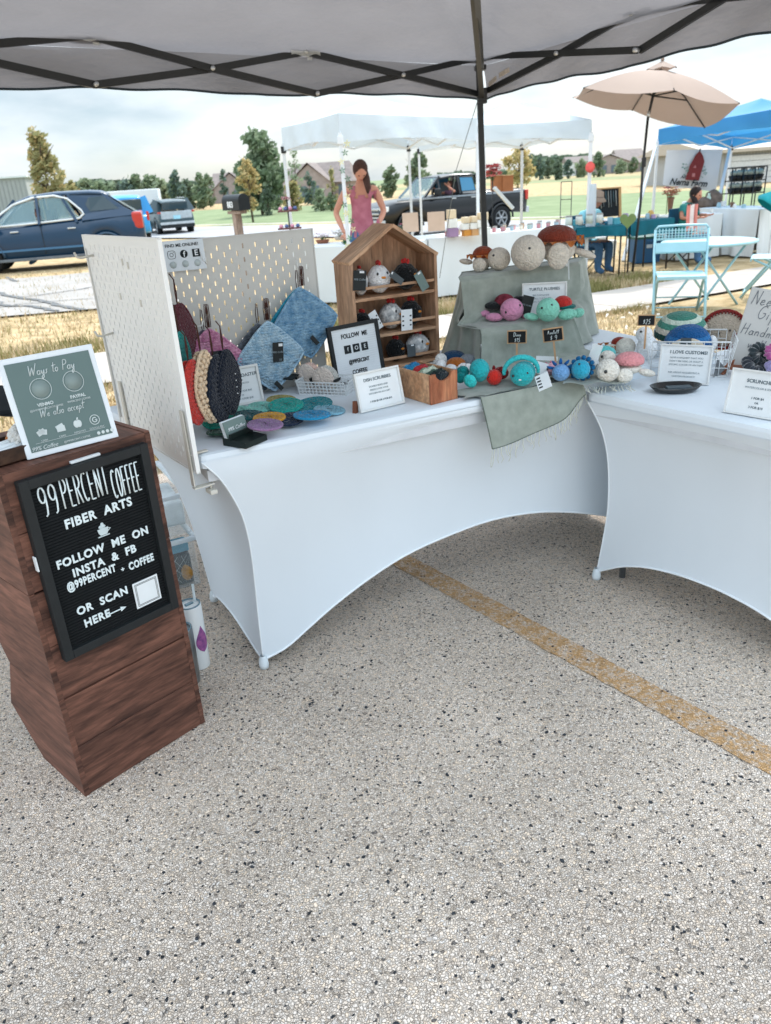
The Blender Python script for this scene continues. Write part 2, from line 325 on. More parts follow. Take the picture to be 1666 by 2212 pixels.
def aggregate(name,paint=False):
    m=bpy.data.materials.new(name); m.use_nodes=True; t=m.node_tree; b=t.nodes['Principled BSDF']; b.inputs['Roughness'].default_value=0.85; b.inputs['Specular IOR Level'].default_value=0.25
    n=t.nodes.new; l=t.links.new; g=n('ShaderNodeNewGeometry')
    warp=n('ShaderNodeTexNoise'); warp.inputs['Scale'].default_value=70; l(g.outputs['Position'],warp.inputs['Vector'])
    wm=n('ShaderNodeMix'); wm.data_type='RGBA'; wm.blend_type='ADD'; wm.inputs[0].default_value=0.014; l(g.outputs['Position'],wm.inputs[6]); l(warp.outputs['Color'],wm.inputs[7])
    # light chippings: random cell colour
    va=n('ShaderNodeTexVoronoi'); va.inputs['Scale'].default_value=185; va.inputs['Randomness'].default_value=1; l(wm.outputs[2],va.inputs['Vector'])
    vd=n('ShaderNodeTexVoronoi'); vd.feature='DISTANCE_TO_EDGE'; vd.inputs['Scale'].default_value=185; l(wm.outputs[2],vd.inputs['Vector'])
    sep=n('ShaderNodeSeparateColor'); l(va.outputs['Color'],sep.inputs[0])
    cr=n('ShaderNodeValToRGB'); e=cr.color_ramp.elements; e[0].position=0.0; e[0].color=lin('#a39a92',.95); e[1].position=1; e[1].color=lin('#e2dad2',.95)
    for p,c in ((0.02,'#5a5653'),(0.035,'#a89a8c'),(0.12,'#c2b2a2'),(0.3,'#d8c8b8'),(0.6,'#e2d5c8'),(0.88,'#e6d0b8')):
        q=e.new(p); q.color=lin(c,1.0)
    l(sep.outputs[0],cr.inputs['Fac'])
    # crevices
    ce=n('ShaderNodeMapRange'); ce.inputs[1].default_value=0.0; ce.inputs[2].default_value=0.09; ce.inputs[3].default_value=0.42; ce.inputs[4].default_value=1; l(vd.outputs['Distance'],ce.inputs[0])
    mu=n('ShaderNodeMix'); mu.data_type='RGBA'; mu.blend_type='MULTIPLY'; mu.inputs[0].default_value=1; l(cr.outputs['Color'],mu.inputs[6]); l(ce.outputs[0],mu.inputs[7])
    last=mu.outputs[2]
    if paint:
        pn=n('ShaderNodeTexNoise'); pn.inputs['Scale'].default_value=120; pn.inputs['Detail'].default_value=4; l(g.outputs['Position'],pn.inputs['Vector'])
        pn2=n('ShaderNodeTexNoise'); pn2.inputs['Scale'].default_value=30; l(g.outputs['Position'],pn2.inputs['Vector'])
        ad=n('ShaderNodeMath'); ad.operation='ADD'; l(pn.outputs['Fac'],ad.inputs[0]); l(pn2.outputs['Fac'],ad.inputs[1])
        pr=n('ShaderNodeMapRange'); pr.inputs[1].default_value=0.62; pr.inputs[2].default_value=1.12; l(ad.outputs[0],pr.inputs[0])
        yc=n('ShaderNodeMix'); yc.data_type='RGBA'; yc.blend_type='MULTIPLY'; yc.inputs[0].default_value=1; l(last,yc.inputs[6]); yc.inputs[7].default_value=lin('#eccaa0',1.0)
        py=n('ShaderNodeMix'); py.data_type='RGBA'; l(pr.outputs[0],py.inputs[0]); l(last,py.inputs[6]); l(yc.outputs[2],py.inputs[7])
        yc2=n('ShaderNodeMix'); yc2.data_type='RGBA'; yc2.inputs[0].default_value=0.62; l(py.outputs[2],yc2.inputs[6]); yc2.inputs[7].default_value=lin('#c29a6a'); last=yc2.outputs[2]
        fin=n('ShaderNodeMix'); fin.data_type='RGBA'; l(pr.outputs[0],fin.inputs[0]); l(mu.outputs[2],fin.inputs[6]); l(last,fin.inputs[7]); last=fin.outputs[2]
    # dark chips, larger and sparse
    v2=n('ShaderNodeTexVoronoi'); v2.inputs['Scale'].default_value=95; l(wm.outputs[2],v2.inputs['Vector'])
    s2=n('ShaderNodeSeparateColor'); l(v2.outputs['Color'],s2.inputs[0])
    lt=n('ShaderNodeMath'); lt.operation='LESS_THAN'; lt.inputs[1].default_value=0.042; l(s2.outputs[1],lt.inputs[0])
    l3=n('ShaderNodeMath'); l3.operation='LESS_THAN'; l3.inputs[1].default_value=0.38; l(v2.outputs['Distance'],l3.inputs[0])
    mm=n('ShaderNodeMath'); mm.operation='MULTIPLY'; l(lt.outputs[0],mm.inputs[0]); l(l3.outputs[0],mm.inputs[1])
    dk=n('ShaderNodeMix'); dk.data_type='RGBA'; l(mm.outputs[0],dk.inputs[0]); l(last,dk.inputs[6]); dk.inputs[7].default_value=lin('#33363a')
    # big mottling and oil stains
    bn=n('ShaderNodeTexNoise'); bn.inputs['Scale'].default_value=1.7; bn.inputs['Detail'].default_value=6; l(g.outputs['Position'],bn.inputs['Vector'])
    br=n('ShaderNodeMapRange'); br.inputs[1].default_value=0.3; br.inputs[2].default_value=0.7; br.inputs[3].default_value=0.98; br.inputs[4].default_value=1.32; l(bn.outputs['Fac'],br.inputs[0])
    m2=n('ShaderNodeMix'); m2.data_type='RGBA'; m2.blend_type='MULTIPLY'; m2.inputs[0].default_value=1; l(dk.outputs[2],m2.inputs[6]); l(br.outputs[0],m2.inputs[7])
    l(m2.outputs[2],b.inputs['Base Color'])
    hs=n('ShaderNodeMath'); hs.operation='MULTIPLY_ADD'; hs.inputs[1].default_value=0.6; l(sep.outputs[1],hs.inputs[0]); cl=n('ShaderNodeMath'); cl.operation='MINIMUM'; cl.inputs[1].default_value=0.22; l(vd.outputs['Distance'],cl.inputs[0]); 
    c4=n('ShaderNodeMath'); c4.operation='MULTIPLY'; c4.inputs[1].default_value=4; l(cl.outputs[0],c4.inputs[0]); l(c4.outputs[0],hs.inputs[2])
    bp=n('ShaderNodeBump'); bp.inputs['Strength'].default_value=1.0; bp.inputs['Distance'].default_value=0.0028; l(hs.outputs[0],bp.inputs['Height']); l(bp.outputs[0],b.inputs['Normal'])
    return m
MA=aggregate('aggregate_asphalt'); MY=aggregate('worn_yellow_paint',True)
LOTQ=3.95
def band(nv,pr,qr,nu,nvv,off,fn=None):
    """grid strip: p along the band, q across it, draped on the terrain"""
    n_=Vector((nv[0],nv[1])); t_=Vector((n_.y,-n_.x)); mb=MB()
    def f(a,b):
        p=pr[0]+(pr[1]-pr[0])*a; q=qr[0]+(qr[1]-qr[0])*b
        if fn: p,q=fn(p,q,a,b)
        v=t_*p+n_*q; r=v.length
        return Vector((v.x,v.y,tz(v.x,v.y)+off+0.001*max(0,r-6)))
    mb.grid(f,nu,nvv); return mb
structure(band(BQ,(-30,30),(-14,LOTQ),60,20,0.0,lambda p,q,a,b:(p,q+(0.04*nse(p*1.3) if b==1 else 0))).build('parking_lot',MA,fix=False))
a=P(866,1210);b_=P(1664,1643); d_=(b_-a).normalized(); n_=Vector((-d_.y,d_.x,0)); wd=0.047
a2=a-d_*1.6; b2=b_+d_*1.2
mb=MB(); mb.grid(lambda u,v:Vector(((a2+(b2-a2)*u+n_*(wd*(2*v-1)+0.005*nse(u*60,v*3)+0.004*nse(u*260,v*9))).xy.to_3d()))+Vector((0,0,0.002)),160,2)
structure(mb.build('painted_line',MY,fix=False))
# loose dark chippings as real grit
M_ch=mat('dark_chipping','#33363a',0.6,1,0.4,200)
mb=MB(); random.seed(3)
ico=[(0,0,1),(.89,0,.45),(.28,.85,.45),(-.72,.53,.45),(-.72,-.53,.45),(.28,-.85,.45),(.72,.53,-.45),(-.28,.85,-.45),(-.89,0,-.45),(-.28,-.85,-.45),(.72,-.53,-.45),(0,0,-1)]
icf=[(0,1,2),(0,2,3),(0,3,4),(0,4,5),(0,5,1),(1,6,2),(2,7,3),(3,8,4),(4,9,5),(5,10,1),(2,6,7),(3,7,8),(4,8,9),(5,9,10),(1,10,6)]
for i in range(5200):
    yy=0.42+3.0*random.random()**0.9; xx=rnd(-1.0,1.0)*(0.45+0.5*yy)
    if BQ.x*xx+BQ.y*yy>LOTQ-0.05: continue
    r=rnd(.0012,.0030) if random.random()<0.9 else rnd(.0035,.0065); mb_m=Matrix.Rotation(rnd(0,6),3,'Z')
    vs=[mb_m@Vector((v[0]*r*rnd(.7,1.4),v[1]*r*rnd(.6,1),v[2]*r*.35)) for v in ico]
    mb.add([v+Vector((xx,yy,0.001)) for v in vs],icf,0 if random.random()<0.75 else 1)
mb.build('gravel',[M_ch,mat('pale_chipping','#cfc4ba',0.8,1,0.3,150)],kind='stuff',fix=False)
# sidewalk, cross street, far road
M_conc=mat('pale_concrete','#d9cfc4',0.9,0.58,0.1,1.5,bump=0.4,bs=40,obj=True,dist=0.01)
M_str=mat('pale_street','#cfcac4',0.9,0.5,0.10,0.8,bump=0.1,bs=20,dist=0.004)
M_road=mat('grey_road','#a9abae',0.9,0.8,0.1,0.5,bump=0.3,bs=30,dist=0.02)
sw=thing('sidewalk','x','x'); del sw['label']; del sw['category']; sw['kind']='structure'
k=0
for i in range(-9,10):
    p0=i*1.5+0.2
    band(BQ,(p0+.008,p0+1.492),(6.35,7.75),3,3,0.012).build('slab',M_conc,sw,fix=False)
band(BQ,(-14,15),(6.36,7.74),40,2,0.004).build('joint_bed',mat('joint_dirt','#8a8070',0.95,0.8),sw,fix=False)
structure(band(BQ,(-46,2.6),(11.7,19.4),60,12,0.01,lambda p,q,a,b:(p+(0.0 if a<1 else 0.5*nse(q)),q+(0.05*nse(p*1.1) if b in(0,1) else 0))).build('cross_street',M_str,fix=False))
structure(band(BW,(-140,60),(22.4,29.2),120,6,0.015).build('road',M_road,fix=False))
structure(band(BW,(-140,60),(29.2,29.8),120,2,0.09).build('kerb',M_conc,fix=False))
M_tar=mat('tar_seal','#6d6f70',0.8,0.8,0.2,5)
def tar(pts,w_):
    g=[G(*p) for p in pts]; q=[]
    for i in range(len(g)-1):
        for k in range(6): q.append(g[i].lerp(g[i+1],k/6))
    q.append(g[-1]); mb=MB()
    def f(u,v):
        i=min(int(u*(len(q)-1)+0.5),len(q)-1); p=q[i]; d=(q[min(i+1,len(q)-1)]-q[max(i-1,0)]).normalized(); n_=Vector((-d.y,d.x,0)); ww=w_*(1+.5*nse(i*.7))*(0.4 if i in(0,len(q)-1) else 1)
        x=p+n_*(ww*(v-.5)+0.08*nse(i*.45,w_*9)); return Vector((x.x,x.y,tz(x.x,x.y)+0.022+0.001*max(0,x.length-6)))
    mb.grid(f,len(q)-1,2); structure(mb.build('tar_line',M_tar,fix=False))
tar([(-10,634),(41,647),(73,650),(106,657),(150,668),(184,673)],0.11)
tar([(-8,655),(16,665),(57,664),(95,669),(124,676)],0.1)
tar([(-5,668),(50,660),(110,655),(205,648)],0.05)
tar([(40,647),(120,636),(210,622)],0.05)
tar([(14,601),(24,606),(37,611)],0.09)
# grass: blades near the lot, denser tufts along the walk edges
M_gr=mat('straw_blades','#c4ad86',0.9,0.85,0.3,3,hex2='#dccbab'); M_gg=mat('green_blades','#7a7a4a',0.9,0.9,0.3,3,hex2='#a59c68')
mb=MB(); random.seed(11)
def blade(x,y,h,mi,lean=0.5):
    a=rnd(0,2*PI); z=tz(x,y)-0.012; w_=rnd(.003,.007)*(1+h*6); dx,dy=math.cos(a)*w_,math.sin(a)*w_; lx,ly=rnd(-lean,lean)*h,rnd(-lean,lean)*h
    mb.add([(x-dx,y-dy,z),(x+dx,y+dy,z),(x+lx,y+ly,z+h)],[(0,1,2)],mi)
cnt=0
tq=Vector((BQ.y,-BQ.x))
def scatter(n,q0,q1,p0,p1,h0,h1,green):
    for i in range(n):
        q=rnd(q0,q1); p=rnd(p0,p1); v=tq*p+BQ*q; g=nse(v.x*1.3,v.y*1.3)
        c=green if isinstance(green,float) else 0.2
        blade(v.x,v.y,rnd(h0,h1)*(1+.8*max(0,g)),1 if random.random()<c*(1+2*g) else 0)
scatter(26000,4.0,6.33,-6,6.5,.02,.05,0.12)
scatter(5000,6.2,6.36,-6,6.5,.03,.07,0.35); scatter(3000,3.93,4.08,-6,6.5,.03,.07,0.3)
scatter(15000,7.76,8.6,-7,9,.05,.13,0.75); scatter(16000,8.2,11.7,-8,9,.03,.07,0.2)
scatter(8000,11.5,21,-2,12,.05,.09,0.15)
mb.build('grass',[M_gr,M_gg],kind='stuff',fix=False)
# pale clover-like flowers and pebbles by the right table
mb=MB()
for (x,y) in [(1385,668),(1400,675),(1362,690),(1352,722),(1395,733),(1372,733),(1310,695),(1345,700),(1420,690)]:
    for k in range(3):
        p=G(x+rnd(-4,4),y+rnd(-3,3)); mb.ball(p+Vector((0,0,.05)),rnd(.008,.014),6,5)
mb.build('clover_flowers',mat('clover_white','#efe9df',0.9),kind='stuff')
# ================================================================ far buildings
def wallbox(mb,x0,x1,y0,y1,z0,z1,mi=0): mb.box(((x0+x1)/2,(y0+y1)/2,(z0+z1)/2),(x1-x0,y1-y0,z1-z0),mi)
M_sid=mat('grey_siding','#b9bab9',0.7,0.8,0.05,2); M_rib=mat('rib_grey','#a8a9a9',0.7,0.8,0.05,2); M_trim=mat('white_trim','#dfe3e3',0.6,0.9,0.04,2)
# ribbed metal building, far left
g=G(30,424); p=at(30,424,90); s=mpp(p); zr=at(30,384,90).z
t=thing('metal_shed','grey ribbed metal building at the far left behind the dark blue car','building',(p.x,p.y,tz(p.x,p.y)-0.3),R(6))
hh=zr-tz(p.x,p.y)+0.3; xr=31*s
mb=MB(); mb.box((xr-9,5,hh/2),(18,10,hh)); mb.build('wall',M_sid,t)
mb=MB()
for i in range(40): mb.box((xr-0.2-i*0.45,-0.04,hh/2-.1),(0.12,0.08,hh-.2))
r_=mb.build('wall_rib',M_rib,t); r_['kind']='stuff'
mb=MB(); mb.box((xr-9,5,hh+0.08),(18.5,10.5,0.16)); mb.build('roof',M_trim,t)
# metal building with overhead door, right
Y=60; p=at(1660,387,Y); s=mpp(p)
t=thing('metal_garage','long grey metal building with white overhead door behind the blue canopy','building',(p.x,p.y,tz(p.x,p.y)),R(4))
zt=at(1640,321,Y).z-t.location.z
mb=MB(); mb.box((3.5,6,zt/2),(16,12,zt)); mb.build('wall',M_sid,t)
mb=MB(); mb.add([(-5,-.5,zt),(12,-.5,zt),(12,12.5,zt),(-5,12.5,zt),(-5,6,zt+1.0),(12,6,zt+1.0)],[(0,1,5,4),(2,3,4,5),(0,4,3),(1,2,5)]); mb.box((3.5,-.45,zt-.02),(17,.12,.22)); mb.build('roof',mat('tan_roof','#b5ab9e',0.7),t)
mb=MB()
for i in range(70): mb.box((-4.4+i*0.23,-0.02,zt/2),(0.05,0.04,zt-.3))
mb.build('wall_rib',M_rib,t)['kind']='stuff'
dx=(at(1622,370,Y)-p).x
for nm,x,wd_,h_ in (('overhead_door',dx,3.3,zt*.84),('door',dx-3.1,0.9,1.7),('door',dx+2.6,.9,1.7),('door',dx-5.2,1.0,1.7)):
    mb=MB()
    if nm=='overhead_door':
        for k in range(5): mb.box((x,-.1,h_*(k+.5)/5),(wd_,.08,h_/5-.03))
    else: mb.box((x,-.1,h_/2),(wd_,.08,h_))
    d=mb.build(nm,M_trim if nm=='door' else mat('door_grey','#c9cbcb',0.6),t)
    if nm=='overhead_door':
        for k in(-.7,0,.7):
            mb=MB(); mb.box((x+k,-.16,h_*.5),(.34,.05,.2)); mb.build('pane',mat('dark_pane','#3b4448',0.3),d)
# brick-coloured gabled houses behind the trees
M_pink=mat('pink_brick','#aca09b',0.9,0.8,0.12,3,bump=.3,bs=12); M_rf=mat('brown_roof','#8f8581',0.9,0.8,0.15,2); M_win=mat('far_glass','#6b7c86',0.3,0.8)
def house(px,py,Y,w_,hw,hr,rz,lab,gable=0.5):
    p=at(px,py,Y); t=thing('house',lab,'house',(p.x,p.y,tz(p.x,p.y)),R(rz))
    mb=MB(); mb.box((0,3,hw/2),(w_,6,hw)); x0=-w_*.1; gw=w_*.34
    mb.add([(x0-gw,-1.2,0),(x0+gw,-1.2,0),(x0+gw,-1.2,hw),(x0,-1.2,hw+hr*.9),(x0-gw,-1.2,hw),(x0-gw,0,0),(x0+gw,0,0),(x0+gw,0,hw),(x0,2.5,hw+hr*.9),(x0-gw,0,hw)],[(0,1,2,3,4),(0,4,9,5),(1,6,7,2)])
    mb.build('wall',M_pink,t)
    mb=MB(); a=w_/2+.4
    mb.add([(-a,-.4,hw-.1),(a,-.4,hw-.1),(a,6.4,hw-.1),(-a,6.4,hw-.1),(-a*.75,3,hw+hr),(a*.75,3,hw+hr)],[(0,1,5,4),(2,3,4,5),(0,4,3),(1,2,5)])
    mb.add([(x0-gw-.3,-1.5,hw-.25),(x0,-1.5,hw+hr),(x0,3,hw+hr),(x0-gw-.3,3,hw-.25),(x0+gw+.3,-1.5,hw-.25),(x0+gw+.3,3,hw-.25)],[(0,1,2,3),(1,4,5,2)]); mb.build('roof',M_rf,t)
    for x in(x0-.8,x0+.8,w_*.36):
        mb=MB(); mb.box((x,-1.24 if abs(x-x0)<1 else -.04,hw*.5),(.8,.08,1.2)); mb.build('window',M_win,t)
house(690,420,100,8,1.9,2.2,-12,'gabled pink-brown house between the bushes left of the standing woman')
house(512,428,120,7,2.0,2.0,10,'small pinkish house roof just left of the tall tree')
house(600,424,115,7,1.9,2.0,4,'brown-roofed house hidden between the tall tree and the sparse tree')
house(1328,366,150,14,1.6,1.6,0,'long low brown house on the horizon right of the white canopies')
# small far sheds and pale farm buildings on the right horizon
for (x,y,Y,w_,h_,lab) in ((1360,365,160,5,3.0,'tiny white farm building on the horizon left of the beige umbrella pole'),(1262,368,150,6,2.2,'low pale barn on the horizon behind the white canopy post')):
    p=at(x,y,Y); t=thing('barn',lab,'barn',(p.x,p.y,tz(p.x,p.y)),0)
    mb=MB(); mb.box((0,2,h_/2),(w_,4,h_)); mb.build('wall',M_trim,t)
    mb=MB(); mb.add([(-w_/2-.2,-.2,h_),(w_/2+.2,-.2,h_),(w_/2+.2,4.2,h_),(-w_/2-.2,4.2,h_),(-w_/2-.2,2,h_+1),(w_/2+.2,2,h_+1)],[(0,1,5,4),(2,3,4,5),(0,4,3),(1,2,5)]); mb.build('roof',M_rf,t)
# the far wood along the horizon, one mass
M_wood=mat('far_wood','#5a6a58',.95,1.2,.25,.15,hex2='#76826c'); mb=MB(); random.seed(41)
for (xa,xb,ya,yb_,Yd) in ((135,640,392,426,175),(960,1110,376,400,190),(1150,1480,341,368,190)):
    n=int((xb-xa)*5)
    for i in range(n):
        u=random.random(); x=xa+(xb-xa)*u; yb2=yb_-(0 if xb<700 else (x-xa)*.02); h=(.45+.55*abs(nse(x*.05,3)))*1.3*random.random(); p=at(x,yb2-(yb_-ya)*h,Yd+rnd(-4,4)); k=rnd(.5,1.3)
        for j in range(5):
            q=p+Vector((rnd(-1.4,1.4),rnd(-1,1),rnd(-1,.6))); a=Vector((rnd(-1,1),rnd(-1,1),rnd(-1,1))).normalized(); b=a.orthogonal().normalized(); e=a.cross(b); mb.add([q-b*k,q+e*k,q+b*k,q-e*k],[(0,1,2,3)])
mb.build('distant_woods',M_wood,kind='stuff',fix=False)
# ================================================================ trees
M_bark=mat('bark','#6d5d50',0.95,0.7,0.2,8)
LEAF={'dark':('#4b5849','#5f6b5a'),'mid':('#5a6a52','#717f66'),'blue':('#4f6159','#637369'),'yellow':('#a08f62','#b9a67a'),'olive':('#787750','#918d66'),'pale':('#76836a','#8f9a80')}
def leafm(k): return mat('foliage_'+k,LEAF[k][0],0.85,1.35,0.2,.8,hex2=LEAF[k][1],trans=0.3,spec=.15)
def tree(px,ptop,pbase,pw,Y,kind,lab,shape='round',seed=0,n=900,trunk=0.2,dens=1.0,name='tree',group=None,leaf=1.0):
    rs=random.Random(seed*31+5); p=at(px,pbase,Y); s=mpp(p); z0=tz(p.x,p.y); top=at(px,ptop,Y).z; H=top-z0; Wd=pw*s/2
    t=thing(name,lab,'tree' if name!='shrub' else 'shrub',(p.x,p.y,z0),0,group)
    mb=MB(); r0=max(.05,H*.022); mb.tube([(0,0,-.1),(rs.uniform(-.02,.02)*H,0,H*.35),(rs.uniform(-.03,.03)*H,0,H*.85)],[r0,r0*.7,r0*.15],7)
    for i in range(9):
        a=rs.uniform(0,2*PI); h=H*rs.uniform(max(.12,trunk),.75); l_=Wd*rs.uniform(.5,.85); mb.tube([(0,0,h),(math.cos(a)*l_*.6,math.sin(a)*l_*.6,h+l_*.5),(math.cos(a)*l_,math.sin(a)*l_,h+l_*.9)],[r0*.4,r0*.25,r0*.08],5)
    mb.build('trunk',M_bark,t)
    mb=MB(); nc=int(26*dens); clumps=[]
    for i in range(nc):
        v=rs.random(); z=trunk+(1-trunk)*v
        if shape=='round': rad=math.sin(min(1,(v*.92+.1))*PI)**.6
        elif shape=='col': rad=min(1,(v+.12)*2.6)*min(1,(1.08-v)*1.5)
        elif shape=='cone': rad=1.05-v
        else: rad=math.sin(min(1,(v*.9+.1))*PI)**.5*(0.75+.5*rs.random())
        a=rs.uniform(0,2*PI); rr=Wd*rad*math.sqrt(rs.random())*.82
        clumps.append((math.cos(a)*rr,math.sin(a)*rr,z*H,Wd*rs.uniform(.24,.42)))
    ls=max(0.05,Wd*0.14)*leaf
    for i in range(n):
        c=clumps[rs.randrange(nc)]; d=Vector((rs.gauss(0,1),rs.gauss(0,1),rs.gauss(0,.9))).normalized()*c[3]*(rs.random()**.4)*(1.25 if rs.random()<.12 else 1)
        q=Vector(c[:3])+d
        if q.z<trunk*H*.7: continue
        a=Vector((rs.gauss(0,1),rs.gauss(0,1),rs.gauss(0,1))).normalized(); b=a.orthogonal().normalized(); k=ls*rs.uniform(.6,1.5); e=a.cross(b)
        mb.add([q-b*k,q+e*k*.6,q+b*k,q-e*k*.6],[(0,1,2,3)],0 if rs.random()<.8 else 1)
    o2={'dark':'mid','mid':'pale','blue':'mid','yellow':'olive','olive':'yellow','pale':'mid'}[kind]
    mb.build('crown',[leafm(kind),leafm(o2)],t,fix=False)
    return t
tree(109,276,432,92,48,'olive','yellow-green columnar young tree behind the roof of the dark blue car','col',1,3600,.1,1.6,leaf=.75)
GT='line of far trees along the left field'
tl=[(160,396,430,40,150,'olive'),(190,390,430,34,150,'pale'),(215,396,430,40,150,'mid'),(245,398,430,36,150,'mid'),(272,388,430,44,150,'blue'),(300,384,430,40,150,'mid'),(330,386,430,46,150,'mid'),(356,392,432,34,140,'pale')]
labs=['olive brown round tree in the far row just right of the yellow-green tree','pale small round tree second in the far row right of the yellow-green tree','mid green tree in the far row above the white trailer','mid green tree in the far row above the grey crossover\'s left side','bluish green tree in the far row above the trailer roof end','green tree in the far row over the crossover roof','broad green tree in the far row right of the crossover roof','pale green tree ending the far row left of the tall dark cluster']
for i,q in enumerate(tl): tree(q[0],q[1],q[2],q[3]*1.45,q[4],q[5],labs[i],'round',20+i,700,.05,1.0,group=GT,leaf=1.3)
tree(388,372,440,42,95,'blue','tall dark blue-green tree at the left of the cluster behind the crossover','round',31,1300,.05,leaf=1.2)
tree(412,380,440,40,98,'dark','dark rounded tree in the middle of the cluster behind the crossover','loose',32,900,.03,leaf=1.2)
tree(438,376,440,44,92,'mid','round green tree at the right of the cluster behind the crossover','round',33,1300,.06,leaf=1.2)
tree(455,378,438,30,100,'mid','smaller green tree between the cluster and the mailbox','round',34,900,.06,leaf=1.2)
tree(489,368,438,26,90,'blue','narrow blue-green conifer above the mailbox','col',35,900,.03,leaf=1.2)
tree(566,290,446,108,62,'mid','tall broad green tree left of the white canopy','loose',2,3600,.12,1.7,leaf=.8)
tree(546,348,470,52,50,'yellow','small golden tree in front of the tall green tree','round',3,1500,.22,1.0,leaf=.9)
tree(643,318,440,38,70,'pale','sparse thin-leaved tree seen under the left edge of the white canopy','loose',4,520,.1,1.0,leaf=.8)
tree(722,352,445,30,60,'olive','olive green tree just left of the standing woman','col',5,900,.05)
for i,(x,t0,b0,w_,Y,k,l_) in enumerate([(600,385,442,36,72,'mid','round green shrub left of the canopy post'),(635,395,444,46,66,'olive','olive shrub behind the tiered stand'),(672,378,443,38,80,'blue','blue-green tall shrub in front of the pink house'),(694,412,446,44,62,'pale','low pale shrub below the pink house gable'),(716,418,447,30,60,'mid','low green shrub at the woman\'s elbow'),(580,405,446,40,60,'dark','dark shrub under the tall green tree')]):
    tree(x,t0,b0,w_,Y,k,l_,'round',40+i,700,.02,name='shrub',group='shrubs before the houses',leaf=1.2)
tree(845,362,412,50,85,'mid','round green tree right of the standing woman\'s head','round',51,1000,.04,leaf=1.1)
tree(806,392,412,20,85,'dark','small dark shrub between the woman and the round green tree','round',52,400,.02,name='shrub',leaf=1.3)
tree(905,336,408,66,88,'mid','large round green tree behind the truck\'s windscreen','round',53,1500,.05,leaf=1.1)
tree(1120,318,408,72,58,'yellow','half bare golden tree behind the truck bed','loose',54,900,.3,1.0,leaf=.8)
rt=[(1166,336,370,26,130,'blue'),(1184,343,370,24,135,'dark'),(1205,350,370,30,120,'dark'),(1228,348,370,26,125,'blue'),(1256,345,368,30,130,'pale'),(1293,333,366,34,125,'mid'),(1340,344,364,28,140,'pale'),(1368,340,364,24,140,'mid'),(1400,338,362,32,130,'pale'),(1432,338,362,40,110,'blue'),(985,385,400,40,120,'mid'),(1030,382,398,36,130,'dark')]
rl=['blue-green tree right of the golden tree','dark round tree beside the blue-green tree right of the golden tree','dark bushy tree left of the white canopy\'s right post','blue-green bushy tree nearest the white canopy\'s right post','pale green tree just left of the white canopy\'s right post','green tree just right of the white canopy\'s right post','pale far tree left of the umbrella pole beyond the brown house','small green tree left of the umbrella pole','pale tree right behind the umbrella pole','dark blue-green tree between the umbrella pole and the farm banner','low green tree over the truck cab','low dark tree over the rear of the truck cab']
for i,q in enumerate(rt): tree(*q,rl[i],'round',60+i,650,.03,group='far trees on the right horizon',leaf=1.35)
# ================================================================ TABLES
ZT=0.74; A=P(432,985,ZT); B_=P(1036,862,ZT); D1=(B_-A).normalized(); N1=Vector((-D1.y,D1.x,0)); AN1=math.atan2(D1.y,D1.x)
T1=Matrix.Translation((A.x,A.y,0))@Matrix.Rotation(AN1,4,'Z')
Z2=0.70; C2=P(1270,845,Z2); AN2=R(-54); T2=Matrix.Translation((C2.x,C2.y,0))@Matrix.Rotation(AN2,4,'Z')
M_span=mat('white_spandex','#e4edf4',0.65,0.92,0.02,3,bump=0.35,bs=3.2,sheen=0.15,dist=0.012,stretch=(1,1,.35))
def interp(pts,u):
    x=u*(len(pts)-1); i=min(int(x),len(pts)-2); f=x-i
    p0=pts[max(i-1,0)];p1=pts[i];p2=pts[i+1];p3=pts[min(i+2,len(pts)-1)]
    return 0.5*((2*p1)+(p2-p0)*f+(2*p0-5*p1+4*p2-p3)*f*f+(3*p1-p0-3*p2+p3)*f**3)
def coons(mb,top,bot,left,right,nu,nv,push=None,mi=0):
    tl,tr,bl,br=interp(top,0),interp(top,1),interp(bot,0),interp(bot,1)
    def f(u,v):
        c=interp(top,u)*(1-v)+interp(bot,u)*v; d=interp(left,v)*(1-u)+interp(right,v)*u
        e=(tl*(1-u)+tr*u)*(1-v)+(bl*(1-u)+br*u)*v
        p=c+d-e
        if push: p=p+push*(16*u*(1-u)*v*v*(1-v)*0.018)
        return p
    mb.grid(f,nu,nv,mi)
